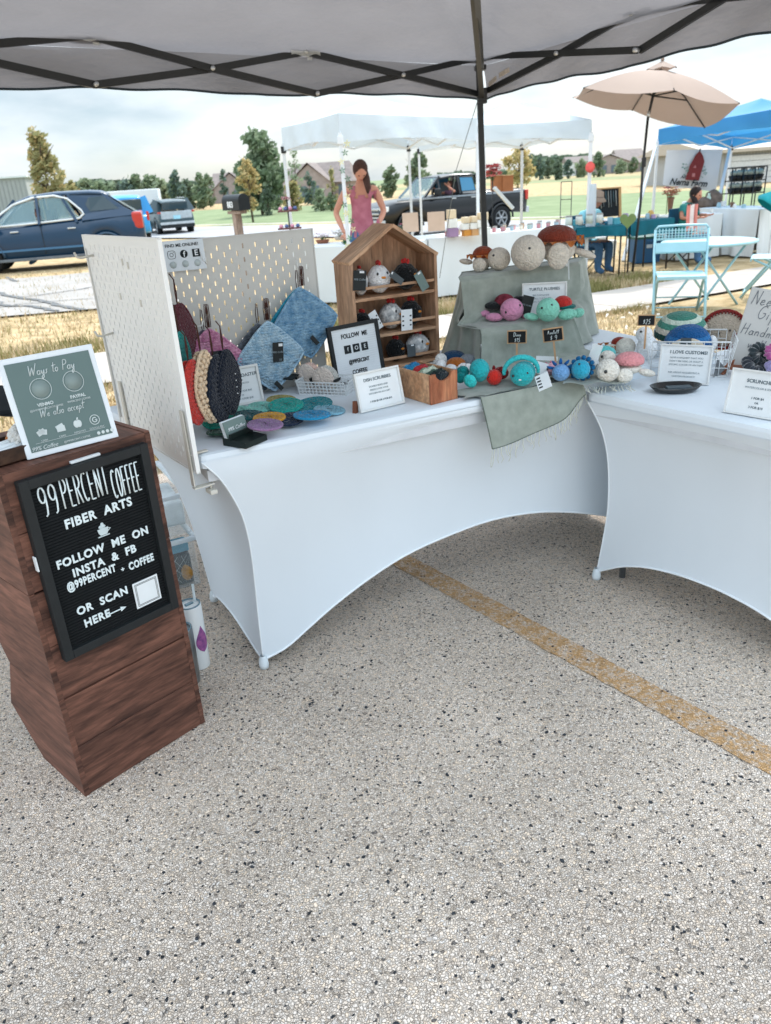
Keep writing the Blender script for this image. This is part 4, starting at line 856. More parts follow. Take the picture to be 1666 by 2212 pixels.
# ================================================================ tote bins behind the crates
M_tub=glassmat('clear_tote','#e6f0f2',.13,.12); M_lidw=mat('tote_lid','#dfe9ee',.4,.95)
bt=P(437,1265,0); bl_=P(330,1290,0)
def tote(z0,h,lab,content):
    t=thing('storage_tote',lab,'tote',M=Matrix.Translation((bt.x-.01,bt.y+.02,z0))@Matrix.Rotation(AN1+.05,4,'Z'),group='clear totes stacked at the table end')
    w_,d_=.42,.40
    mb=MB()
    for (c,dm) in (((-w_/2,0,h/2),(w_,.004,h)),((-w_/2,d_,h/2),(w_,.004,h)),((0,d_/2,h/2),(.004,d_,h)),((-w_,d_/2,h/2),(.004,d_,h))): mb.box(c,dm)
    mb.box((-w_/2,d_/2,.003),(w_,d_,.004)); mb.build('tub',M_tub,t)
    mb=MB(); mb.box((-w_/2,-.006,h),(w_+.03,.018,.016),bev=.004); mb.box((-w_/2,d_+.006,h),(w_+.03,.018,.016),bev=.004); mb.box((0.006,d_/2,h),(.018,d_+.02,.016),bev=.004); mb.box((-w_-.006,d_/2,h),(.018,d_+.02,.016),bev=.004); mb.build('rim',M_lidw,t)
    return t
def goods(lab,nm,cat,loc,size,hexc,rz=0,sub=None):
    o=MB().box((0,0,size[2]/2),size,bev=min(size)*.12).build(nm,mat('goods_'+hexc,hexc,.5,.9,.25,12)); o.location=loc; o.rotation_euler=(0,0,AN1+rz); tag(o,lab,cat); return o
tt1=tote(.001,.19,'lower clear tote full of packaged goods behind the white tumbler',1)
tt2=tote(.215,.15,'upper clear tote with a white rim beside the table\'s left end',2)
Mb=Matrix.Translation((bt.x-.01,bt.y+.02,0))@Matrix.Rotation(AN1+.05,4,'Z')
def inb(x,y,z): return tuple(Mb@Vector((x,y,z)))
goods('dark gridded fabric package inside the lower clear tote','package','package',inb(-.11,.05,.008),(.19,.07,.12),'#2c3a3f')
mb=MB(); 
for k in range(-3,4): mb.tube([(-.11+k*.035-.045,.0095,.02),(-.11+k*.035+.045,.0095,.125)],.0009,4); mb.tube([(-.11+k*.035+.045,.0093,.02),(-.11+k*.035-.045,.0093,.125)],.0009,4)
# clip grid to the package width
mb.v=[Vector((min(max(v.x,-.2),-.018),v.y,v.z)) for v in mb.v]
o=mb.build('grid_print',mat('grid_line','#b9c3c4',.6)); o.matrix_world=Mb; tag(o,'white diagonal grid pattern band on the dark package in the lower tote','wrapping')
goods('light blue and white packet of cotton pads in the lower tote','packet','packet',inb(-.1,.045,.135),(.17,.05,.04),'#5fa9c4',.05)
goods('pale pink bundle at the left inside the lower tote','bundle','bundle',inb(-.16,.016,.1),(.05,.02,.035),'#c9949a',.1)
mb=MB(); mb.ball((0,0,0),(.028,.01,.032),16,12,disp=lambda th,ph:.06*math.sin(ph*14)); o=mb.build('ochre_pompom',yarn('#b98b45')); o.location=inb(-.045,.013,.055); tag(o,'ochre fringed pompom piece pressed against the lower tote\'s wall','pompom')
goods('white card with dark bars at the bottom left of the lower tote','card','card',inb(-.15,.008,.006),(.05,.006,.05),'#dfe3e2',-.1)
goods('blue striped carton seen in the upper tote','carton','carton',inb(-.2,.08,.22),(.05,.05,.12),'#2f62a0')
goods('white folded paper bundle in the upper tote','paper bundle','paper',inb(-.09,.2,.22),(.2,.25,.09),'#dfe8ea')
# ================================================================ CANOPY overhead
eb=Vector((-.866,-.5,0)); er=Vector((.5,-.866,0)); CZ=1.80; CO=at(1045,213,5.69); CO.z=1.80
def cz_(u,v): return 1.80+.0205*u+.018*v
nb=Vector((.5,-.866,0)); nr=Vector((.866,.5,0))
M_can=mat('grey_canopy_fabric','#818083',.55,.95,.08,1.2,bump=1.0,bs=3.5,trans=.40,dist=.06,stretch=(1,1,3),spec=.2)
t=thing('black_canopy','grey-lined pop-up canopy with a black folding truss overhead','canopy',(0,0,0))
UL=4.6; VL=3.5; ZE=.19; PK=.95
def wr(u,v): return .022*nse(u*2.2,v*6,1)+.03*nse(u*.7,v*1.5,5)+.010*nse(u*5,v*17,8)
def roof(u,v):
    uu,vv=u*UL,v*VL; e=min(u,1-u,v,1-v)*2; p=CO+eb*uu+er*vv
    h=cz_(uu,vv)+ZE+PK*min(u*1.0,1-u,v,1-v)*2*1.0 + (wr(uu,vv)*min(1,e*6)) - .05*math.sin(PI*min(1,e*2.2))*(e<.45)
    return Vector((p.x,p.y,h))
mb=MB(); mb.grid(roof,120,120)
def val(a,b,flip):
    def f(s,k):
        uu,vv=(s*UL,0) if flip else (0,s*VL); p=CO+eb*uu+er*vv; out_=(-er if flip else -eb)
        rip=.012*math.sin(s*38+k*2)*k+.02*nse(s*6,k,3)
        q=p+out_*(rip+.01*k); z=cz_(uu,vv)+ZE*(1-k)+(.004*math.sin(s*60))*k-(.0 if k<1 else .0)+.02*abs(math.sin(s*PI*3))*k
        return Vector((q.x,q.y,z))
    return f
mb.grid(val(0,1,True),120,6); mb.grid(val(0,1,False),120,6); mb.build('fabric',M_can,t,fix=False)
mb=MB()
for fl in(True,False):
    f=val(0,1,fl); mb.tube([f(i/120,1)+Vector((0,0,-.004)) for i in range(121)],.006,6)
mb.build('hem_band',mat('dark_teal_hem','#24333b',.6),t)
M_st=mat('black_steel','#1d2022',.4,.9,.1,20,spec=.5); M_bolt=mat('bolt','#c9cdd0',.3,.9,metal=.6)
def jb(px,py): return onplane(px,py,CO+nb*.03,nb)
def jr(px,py): return onplane(px,py,CO-nr*.03,nr)
wtr=.034
def seg(name,a,b,off=0):
    o_=(nb if name=='b' else -nr)*off; mb=MB(); mb.bar(a+o_,b+o_,wtr*.6,wtr); mb.build('truss_bar',M_st,t)
jBL=[jb(*q) for q in ((1033,205),(1030,125),(865,163),(680,203),(655,113),(455,149),(205,183),(190,78),(0,137),(0,95))]
c0,c1,x1,b1,t1,x2,b2_,t2,l1,l2=jBL
def ext(a,b,k=1.6): return a+(b-a)*k
seg('b',c1,x1);seg('b',x1,b1);seg('b',c0,x1,.02);seg('b',x1,t1,.02);seg('b',t1,x2);seg('b',x2,b2_);seg('b',b1,x2,.02);seg('b',x2,t2,.02);seg('b',b2_,ext(b2_,l1));seg('b',t2,ext(t2,l2),.02)
jR=[jr(*q) for q in ((1055,195),(1045,122),(1212,115),(1383,108),(1390,12),(1560,0),(1480,48),(1660,-15))]
c0r,c1r,x1r,b1r,t1r,e1,e2,e3=jR
seg('r',c0r,x1r);seg('r',x1r,t1r);seg('r',c1r,x1r,.02);seg('r',x1r,b1r,.02);seg('r',b1r,ext(b1r,e2,2.6));seg('r',t1r,ext(t1r,e3,1.5))
for q,nn in [(k,nb) for k in (x1,b1,t1,x2,b2_,t2)]+[(k,-nr) for k in (x1r,b1r,t1r)]:
    mb=MB(); mb.tube([q+nn*.01,q+nn*.045],.011,10); mb.build('bolt',M_bolt,t)
for q,nn,ee in ((t1,nb,eb),(t2,nb,eb),(t1r,-nr,er)):
    mb=MB(); mb.box((0,0,0),(.13,.02,.04),bev=.004,R3=Matrix.Rotation(math.atan2(ee.y,ee.x),3,'Z')); o=mb.build('truss_bracket',M_st,t); o.location=q+Vector((0,0,.004))+nn*.0
    mb=MB(); mb.grid(lambda u,v:Vector((-.09+.18*u,.004*math.sin(u*6),.03-.05*v+.008*math.sin(u*9))),8,3); mb.box((-.03,-.02,-.015),(.03,.003,.05)); o=mb.build('tie_strap',glassmat('clear_vinyl','#c9ccc9',.55,.3),t); o.rotation_euler=(0,0,math.atan2(ee.y,ee.x)); o.location=q+nn*.035+Vector((0,0,.0))
# corner post: outer sleeve, inner tube, sliders
fz=0
PO=CO+nb*.06-nr*.06; PO.z=0.0
mb=MB(); dx=Vector((.035,.0,0)); mb.bar(PO+Vector((0,0,2.02))-Vector((.02,0,0)),PO+dx*.9+Vector((0,0,0)),.036,.036); mb.build('post',M_st,t)
mb=MB(); mb.box((0,0,0),(.06,.06,.09),bev=.006); o=mb.build('slider',M_st,t); o.location=PO+Vector((0,0,1.81))
mb=MB(); mb.box((0,0,0),(.07,.07,.03),bev=.006); o=mb.build('slider',M_st,t); o.location=PO+Vector((-.01,0,1.97))
hp=(CO+eb*UL/2+er*VL/2); hp.z=2.9
for (a_,b_2,zz,yy) in ((1022,-14,1.80,4.5),(1031,-14,1.97,4.4)):
    mb=MB(); mb.bar(PO+Vector((0,0,zz)),at(a_,b_2,yy),.03,.03); mb.build('roof_strut',M_st,t)
mb=MB(); mb.box((0,0,0),(.045,.06,.006)); mb.build('foot_plate',M_st,t).location=(PO.x+.03,PO.y,.004)
for (a,b) in (((1065,183),(1082,168)),((1088,163),(1110,150))):
    p0,p1=jr(*a),jr(*b); mb=MB(); mb.bar(p0-nr*.035,p1-nr*.035,.002,.026); mb.build('warning_label',mat('label_paper','#c9c0b6',.6,.9,.2,60),t)
# guy line from the corner down to a stake
ga=jb(1026,215); gbp=at(925,720,6.6); gbp.z=0.0
mb=MB(); mb.tube([PO+Vector((-.03,.0,1.78)),at(985,370,6.0),at(950,600,6.3)],.0025,5); tag(mb.build('guy_line',mat('grey_cord','#6d7478',.8)),'thin grey guy line running from the black canopy corner down behind the display','guy line')
# ================================================================ VEHICLES
M_tyre=mat('tyre_rubber','#1e2022',.8,.9); M_rim=mat('alloy_rim','#a9adb0',.35,.9,metal=.7); M_plast=mat('dark_plastic','#24282b',.6,.9); M_glass=glassmat('car_glass','#7fa0a8',.42,.03); M_dglass=glassmat('dark_car_glass','#33454c',.93,.03)
M_chr=mat('satin_chrome','#cfd3d4',.25,.9,.03,5,metal=.5); M_red=mat('tail_red','#c2382c',.25,.9,.1,10,spec=.6); M_head=mat('headlight','#e8eef0',.15,.95,.05,10,spec=.7); M_int=mat('car_interior','#5d6a6e',.8,.9)
def cpaint(name,h):
    m=mat(name,h,.28,1,.03,2,spec=.4); m.node_tree.nodes['Principled BSDF'].inputs['Coat Weight'].default_value=.35; return m
def f1(pts,x,k):
    return lerpt(x,[(p[0],p[k]) for p in pts])
def car(name,lab,cat,loc,rz,paint,low,roof,wheels,wr_,sides,pillars,solid=None,ws=None,rw=None,extra=None,glass=None,trim=True):
    t=thing(name,lab,cat,loc,rz); gl=glass or M_glass
    mb=MB(); rings=[]
    xs=[]; 
    for a,b in zip(low,low[1:]):
        k=max(2,int((b[0]-a[0])/.12))
        for i in range(k): xs.append(a[0]+(b[0]-a[0])*i/k)
    xs.append(low[-1][0])
    def sm(k,x,h=.14): return (f1(low,x-h,k)+2*f1(low,x,k)+f1(low,x+h,k))/4
    for x in xs:
        zb,zt,hw=sm(1,x),sm(2,x),sm(3,x)
        # wheel arches cut up into the sill line
        for wx in wheels:
            d=abs(x-wx)
            if d<wr_*1.16: zb=max(zb,wr_+math.sqrt(max(0,(wr_*1.16)**2-d*d)))
        m_=(zb+zt)/2; prof=[(hw*.80,zb),(hw*.985,zb+.02),(hw+.015,zb+(zt-zb)*.45),(hw,zb+(zt-zb)*.72),(hw-.035,zt-.05),(hw-.08,zt-.01),(hw*.5,zt+.025)]
        rings.append([Vector((x,y,z)) for y,z in prof]+[Vector((x,-y,z)) for y,z in reversed(prof)])
    n=len(rings[0]); vs=[v for r_ in rings for v in r_]; fs=[]
    for i in range(len(rings)-1):
        for j in range(n): fs.append((i*n+j,i*n+(j+1)%n,(i+1)*n+(j+1)%n,(i+1)*n+j))
    fs.append(tuple(range(n))); fs.append(tuple(range((len(rings)-1)*n,len(rings)*n))[::-1]); mb.add(vs,fs,0,True)
    body=mb.build('body',paint,t)
    def ys(x,z):
        zt=f1(low,x,2); hw=f1(low,x,3)-.06; zr=f1(roof,x,1); rw_=f1(roof,x,2)
        if z<=zt: return f1(low,x,3)+.005
        return hw+(rw_-hw)*min(1,(z-zt)/max(.05,zr-zt))
    mb=MB(); rg=[]
    rx=[]
    for a,b in zip(roof,roof[1:]):
        for i in range(4): rx.append(a[0]+(b[0]-a[0])*i/4)
    rx.append(roof[-1][0])
    for x in rx:
        z,hw=f1(roof,x,1),f1(roof,x,2); rg.append([Vector((x,y,zz)) for y,zz in ((hw+.02,z-.09),(hw,z-.03),(hw*.85,z),(0,z+.02),(-hw*.85,z),(-hw,z-.03),(-hw-.02,z-.09),(-hw*.8,z-.05),(hw*.8,z-.05))])
    n=9; fs=[]
    for i in range(len(rg)-1):
        for j in range(n): fs.append((i*n+j,i*n+(j+1)%n,(i+1)*n+(j+1)%n,(i+1)*n+j))
    fs.append(tuple(range(n))); fs.append(tuple(range((len(rg)-1)*n,len(rg)*n))[::-1]); mb.add([v for r_ in rg for v in r_],fs,0,True); mb.build('roof',paint,t)
    for (a,b,wd_) in pillars:
        for s_ in(1,-1):
            mb=MB(); mb.bar((a[0],s_*(ys(*a)-.02),a[1]),(b[0],s_*(ys(b[0],b[1]-.02)-.02),b[1]),.06,wd_,up=(0,1,0)); mb.build('pillar',paint,t)
    if solid:
        for s_ in(1,-1):
            mb=MB(); p_=[Vector((x,s_*(ys(x,z)-.005),z)) for x,z in solid]; q_=[Vector((v.x,v.y-s_*.1,v.z)) for v in p_]; k=len(p_)
            mb.add(p_+q_,[tuple(range(k)),tuple(range(k,2*k))[::-1]]+[(i,(i+1)%k,k+(i+1)%k,k+i) for i in range(k)]); mb.build('quarter_panel',paint,t)
    for poly,gm in sides:
        for s_ in(1,-1):
            mb=MB(); p_=[Vector((x,s_*(ys(x,z)+.006),z)) for x,z in poly]; k=len(p_); q_=[Vector((v.x,v.y-s_*.006,v.z)) for v in p_]
            mb.add(p_+q_,[tuple(range(k)),tuple(range(k,2*k))[::-1]]); w_=mb.build('window',gm or gl,t)
            if trim: 
                mb=MB(); mb.tube(p_,.018,6,closed=True); mb.build('window_trim',M_chr if trim=='c' else M_plast,w_)
    for q,nm in ((ws,'windshield'),(rw,'rear_window')):
        if q:
            (xa,za,ya),(xb,zb,yb)=q; mb=MB(); mb.add([(xa,ya,za),(xa,-ya,za),(xb,-yb,zb),(xb,yb,zb)],[(0,1,2,3)]); mb.build(nm,gl,t)
    for wx in wheels:
        for s_ in(1,-1):
            y=s_*(f1(low,wx,3)-.09); Mx=Matrix.Translation((wx,y,wr_))@Matrix.Rotation(-s_*PI/2,4,'X')
            mb=MB(); mb.lathe([(wr_*.62,-.1),(wr_*.95,-.1),(wr_,-.07),(wr_,.07),(wr_*.95,.1),(wr_*.66,.105),(wr_*.62,.08)],28,M=Mx,cap=False); ty=mb.build('wheel',M_tyre,t)
            mb=MB(); mb.lathe([(wr_*.64,.06),(wr_*.6,.085),(wr_*.55,.05)],24,M=Mx,cap=False); mb.lathe([(0,.07),(wr_*.14,.075),(wr_*.15,.04)],12,M=Mx,cap=False)
            for k in range(6):
                a=k*PI/3; c=Mx@Vector((math.cos(a)*wr_*.36,math.sin(a)*wr_*.36,.055)); 
                R_=(Mx.to_3x3()@Matrix.Rotation(a,3,'Z')); mb.box(c,(wr_*.46,wr_*.13,.03),R3=R_)
            mb.build('rim',M_rim,ty)
            mb=MB(); mb.lathe([(0,.02),(wr_*.6,.02)],20,M=Mx,cap=False); mb.build('brake_disc',M_plast,ty)
            mb=MB(); mb.tube([(wx+wr_*1.16*math.cos(a),s_*(f1(low,wx,3)+.012),wr_+wr_*1.16*math.sin(a)) for a in [PI*i/14 for i in range(15)]],.035,6); mb.build('arch_lip',extra.get('arch',paint) if extra else paint,t)
            mb=MB(); mb.lathe([(0,0),(wr_*1.13,0)],22,M=Matrix.Translation((wx,s_*(f1(low,wx,3)-.22),wr_*1.05))@Matrix.Rotation(-s_*PI/2,4,'X'),cap=False); mb.build('wheel_well',M_plast,t)
    return t,ys
def carpart(t,name,m,*boxes,bev=.015):
    mb=MB()
    for c,d in boxes: mb.box(c,d,bev=bev)
    return mb.build(name,m,t)
# dark blue crossover, side-on at the left
rw_=G(241,571); rz=PI+R(14)
def carloc(pw,xw,hw,rz): # place so that wheel (xw,+hw) touches pw
    c,s=math.cos(rz),math.sin(rz); return (pw.x-(c*xw-s*hw),pw.y-(s*xw+c*hw),pw.z-.0)
MB_blue=cpaint('dark_blue_paint','#0e3450')
low=[(0,.52,1.12,.76),(.07,.34,1.2,.86),(.5,.28,1.16,.91),(1.5,.24,1.11,.92),(2.7,.24,1.05,.92),(3.5,.26,1.02,.91),(4.2,.28,.94,.88),(4.62,.34,.80,.8),(4.77,.45,.66,.66)]
roof=[(.74,1.66,.61),(.9,1.73,.65),(1.2,1.76,.67),(2.0,1.77,.67),(2.6,1.72,.66),(2.95,1.60,.64)]
t,ys=car('parked_car','dark blue crossover car stopped side-on at the left, driver at the wheel','car',carloc(rw_,.95,.92,rz),rz,MB_blue,low,roof,(.95,3.8),.35,
 [([(2.52,1.12),(3.50,1.09),(3.22,1.36),(2.95,1.52),(2.48,1.63)],None),([(1.52,1.17),(2.40,1.14),(2.36,1.64),(1.98,1.65),(1.72,1.56)],M_dglass if False else None)],
 [((3.60,1.02),(2.93,1.64),.07),((2.44,1.05),(2.42,1.70),.09),((1.56,1.05),(1.85,1.70),.07)],solid=[(.08,1.14),(1.45,1.08),(1.40,1.22),(1.70,1.62),(1.7,1.71),(.84,1.69),(.42,1.34)],ws=((2.97,1.60,.62),(3.78,1.02,.8)),rw=((.80,1.68,.58),(.10,1.18,.80)),extra={'arch':cpaint('dark_blue_lip','#24425a')},trim=None)
mb=MB(); 
for s_ in(1,-1): mb.tube([Vector((x,s_*(ys(x,z)+.012),z)) for x,z in [(3.62,1.07),(3.32,1.33),(2.98,1.54),(2.5,1.67),(2.0,1.69),(1.70,1.60),(1.42,1.32),(1.38,1.23),(1.5,1.14),(2.4,1.10),(3.0,1.08)]],.026,6,closed=True)
mb.build('window_surround',mat('white_chrome','#dfe3e2',.3,.95,.03,5),t)['kind']='stuff' if False else 'part'
for o_ in [c for c in t.children if c.name.startswith('window_surround')]: del o_['kind']
for s_ in(1,-1):
    mb=MB(); mb.add([Vector((x,s_*(ys(x,z)+.004),z)) for x,z in ((.52,1.30),(1.22,1.28),(1.30,1.45),(1.2,1.60),(.86,1.62))],[(0,1,2,3,4)]); mb.build('window',M_dglass,t)
for x in(3.05,1.72): carpart(t,'door_handle',M_chr,((x,.945,.93),(.2,.03,.035)))
carpart(t,'mirror',M_plast,((3.45,1.04,1.10),(.16,.22,.15)),bev=.05)
carpart(t,'rocker_trim',mat('grey_trim','#6a7076',.5),((2.4,.925,.28),(2.5,.03,.07)))
carpart(t,'tail_light',M_red,((.13,.80,1.0),(.26,.16,.40)),bev=.06); carpart(t,'tail_light',M_red,((.13,-.80,1.0),(.26,.16,.40)),bev=.06)
carpart(t,'door_seam',M_plast,((2.43,.934,.72),(.012,.012,.7)),bev=0)
carpart(t,'crease_highlight',cpaint('blue_crease_lit','#3d6c90'),((2.35,.935,.50),(2.3,.012,.05)),bev=.004)  # paler blue strip: light caught along the door crease, put in as paint
carpart(t,'seat',M_int,((2.2,.36,1.12),(.12,.45,.5)),((2.2,-.36,1.12),(.12,.45,.5)),((1.2,0,1.1),(.12,1.2,.4)))
carpart(t,'dash',M_int,((3.3,0,1.0),(.4,1.3,.12)))
CARBLUE=t
# grey crossover seen from behind
g=G(388,506); rz=math.atan2(.9,-.43)
low2=[(0,.5,.85,.78),(.06,.36,1.05,.88),(.5,.28,1.08,.91),(2.2,.26,1.03,.92),(3.4,.28,1.0,.91),(4.2,.3,.9,.86),(4.5,.4,.66,.7)]
roof2=[(.2,1.55,.62),(.45,1.63,.64),(1.8,1.66,.65),(2.5,1.55,.62)]
t,ys=car('parked_car','two-tone grey crossover car seen from behind next to the dark blue one','car',(g.x,g.y,g.z),rz,cpaint('teal_grey_paint','#3d5157'),low2,roof2,(.85,3.5),.35,[([(1.35,1.1),(2.1,1.1),(2.1,1.52),(1.45,1.54)],M_dglass),([(2.2,1.1),(3.1,1.08),(2.5,1.48),(2.2,1.5)],M_dglass)],
 [((3.3,1.0),(2.4,1.56),.07),((2.15,1.02),(2.15,1.6),.08),((.7,1.05),(.9,1.6),.5)],ws=((2.5,1.5,.58),(3.3,1.02,.8)),rw=None,glass=M_dglass)
carpart(t,'rear_window',M_dglass,((.07,0,1.35),(.06,1.25,.36)),bev=.02); carpart(t,'bumper',mat('silver_bumper','#b9bfc1',.35),((-.02,0,.55),(.1,1.7,.12))); carpart(t,'bumper',M_plast,((-.0,0,.40),(.1,1.7,.16)))
carpart(t,'tailgate',mat('silver_gate','#aeb6b8',.3),((.0,0,.93),(.06,1.55,.36)),bev=.03); carpart(t,'license_plate',mat('plate_blue','#9fd0dd',.4),((-.04,0,.82),(.03,.36,.17)),bev=.005)
for s_ in(1,-1): carpart(t,'tail_light',M_red,((.02,s_*.8,1.06),(.08,.26,.08)),bev=.01)
carpart(t,'roof_rail',M_chr,((1.3,.62,1.71),(1.7,.04,.04)),((1.3,-.62,1.71),(1.7,.04,.04)))
# bright blue van and white trailer beyond
g=at(318,452,34); g.z=tz(g.x,g.y)
t,ys=car('parked_car','bright sky-blue hatchback peeking out behind the dark blue car','car',(g.x-.85,g.y,g.z),rz,cpaint('sky_blue_paint','#2f95d6'),low2,[(.2,1.72,.66),(.4,1.82,.68),(1.8,1.85,.68),(2.6,1.7,.66)],(.85,3.5),.35,[([(1.35,1.15),(2.1,1.15),(2.1,1.6),(1.45,1.6)],M_dglass)],[((3.3,1.0),(2.5,1.7),.07),((.6,1.05),(.7,1.7),.6)],glass=M_dglass)
carpart(t,'rear_window',M_dglass,((.06,0,1.45),(.06,1.3,.42)),bev=.02); carpart(t,'tail_light',M_red,((.02,.82,1.0),(.08,.1,.35))); carpart(t,'tail_light',M_red,((.02,-.82,1.0),(.08,.1,.35)))
g=at(275,440,44); g.z=tz(g.x,g.y)
t=thing('box_trailer','white box trailer behind the blue cars with only its roof line showing','trailer',(g.x,g.y,g.z),R(10)); zt=at(275,411,44).z-g.z
mb=MB(); mb.box((0,1.2,zt/2+.25),(3.3,2.2,zt-.5),bev=.05); mb.build('box_body',mat('trailer_white','#e6ebeb',.4,.9,.03,1),t)
for s_ in(-.5,.5):
    mb=MB(); mb.lathe([(0,-.1),(.33,-.1),(.33,.1),(0,.1)],18,M=Matrix.Translation((s_,.05,.33))@Matrix.Rotation(PI/2,4,'X'),cap=False); mb.build('wheel',M_tyre,t)
# black pickup
rzt=PI+R(26); g=G(1084,497)
lowt=[(0,.75,1.22,.9),(.05,.6,1.32,.98),(1.9,.5,1.34,1.0),(2.1,.5,1.32,1.0),(3.6,.48,1.28,1.0),(4.1,.5,1.27,.99),(5.4,.55,1.2,.96),(5.75,.6,1.05,.9),(5.85,.7,.9,.82)]
rooft=[(1.98,1.86,.72),(2.2,1.94,.74),(3.0,1.95,.74),(3.6,1.88,.72)]
t,ys=car('pickup_truck','black pickup truck with a man leaning his arm out of its window','pickup',carloc(g,1.15,.98,rzt),rzt,cpaint('black_paint','#15191d'),lowt,rooft,(1.15,4.85),.41,[([(2.2,1.38),(2.78,1.38),(2.78,1.84),(2.25,1.82)],glassmat('blue_tint_glass','#3b7fa3',.9,.03))],
 [((4.25,1.27),(3.55,1.90),.08),((2.86,1.3),(2.86,1.88),.1),((2.05,1.3),(2.1,1.88),.14),((3.62,1.3),(3.62,1.86),.04)],ws=((3.62,1.86,.7),(4.3,1.28,.86)),rw=((2.0,1.84,.7),(1.98,1.36,.82)))
carpart(t,'mirror',M_plast,((3.85,1.12,1.42),(.16,.26,.22)),bev=.05); carpart(t,'tail_light',M_red,((.06,.93,1.12),(.12,.14,.32))); carpart(t,'bumper',M_chr,((-.05,0,.62),(.14,1.8,.2)))
for s_ in(1,-1): carpart(t,'headlight',M_head,((5.72,s_*.74,1.0),(.2,.34,.16)))
carpart(t,'grille',M_chr,((5.84,0,1.0),(.06,1.1,.07)),((5.84,0,.86),(.06,1.2,.06)),((5.84,0,.74),(.06,1.2,.05))); carpart(t,'front_bumper',mat('silver_bumper','#b9bfc1',.35),((5.85,0,.58),(.14,1.85,.16)))
for x in(2.35,3.15): carpart(t,'door_handle',M_chr,((x,1.01,1.18),(.2,.03,.035)))
carpart(t,'bed_floor',M_plast,((1.0,0,1.30),(1.7,1.7,.1)),bev=0); carpart(t,'side_molding',mat('silver_sheen','#8f979d',.3,metal=.5),((2.85,1.0,1.24),(5.0,.03,.06)))
carpart(t,'seat',M_int,((2.6,.38,1.4),(.12,.5,.6)),((2.6,-.38,1.4),(.12,.5,.6)))
TRUCK=t
# ================================================================ PEOPLE
def skin_mesh(J,E_,sub=2,ca_=None):
    """J: name -> (pos, radius); E_: edges. One continuous body surface."""
    names=list(J); me=bpy.data.meshes.new('sk'); me.from_pydata([tuple(J[n][0]) for n in names],[(names.index(a),names.index(b)) for a,b in E_],[])
    o=bpy.data.objects.new('sk',me); COL.objects.link(o); m=o.modifiers.new('s','SKIN'); m.use_smooth_shade=True; m.branch_smoothing=.4
    for i,n in enumerate(names):
        r=J[n][1]; r=r if isinstance(r,tuple) else (r,r); me.skin_vertices[0].data[i].radius=r; me.skin_vertices[0].data[i].use_root=(n==names[0])
    s_=o.modifiers.new('u','SUBSURF'); s_.levels=sub; s_.render_levels=sub
    bpy.context.view_layer.update(); dg=bpy.context.evaluated_depsgraph_get(); r=bpy.data.meshes.new_from_object(o.evaluated_get(dg)); bpy.data.objects.remove(o); r.materials.clear()
    return r
M_skin=mat('skin_tan','#c98f78',.55,.95,.06,8,spec=.35); M_eye=mat('eye_dark','#2a2320',.3); M_lip=mat('lip','#a85f57',.5)
def clothpart(body,name,m,test,off,parent):
    bm=bmesh.new(); bm.from_mesh(body.data); bm.normal_update()
    for f in [f for f in bm.faces if not test(f.calc_center_median())]: bm.faces.remove(f)
    for v in [v for v in bm.verts if not v.link_faces]: bm.verts.remove(v)
    bm.normal_update(); ns=[(v,v.normal.copy()) for v in bm.verts]
    for v,n in ns: v.co+=n*off
    me=bpy.data.meshes.new(name); bm.to_mesh(me); bm.free(); me.materials.clear(); me.materials.append(m)
    for p in me.polygons: p.use_smooth=True
    o=bpy.data.objects.new(name,me); COL.objects.link(o); o.parent=parent; return o
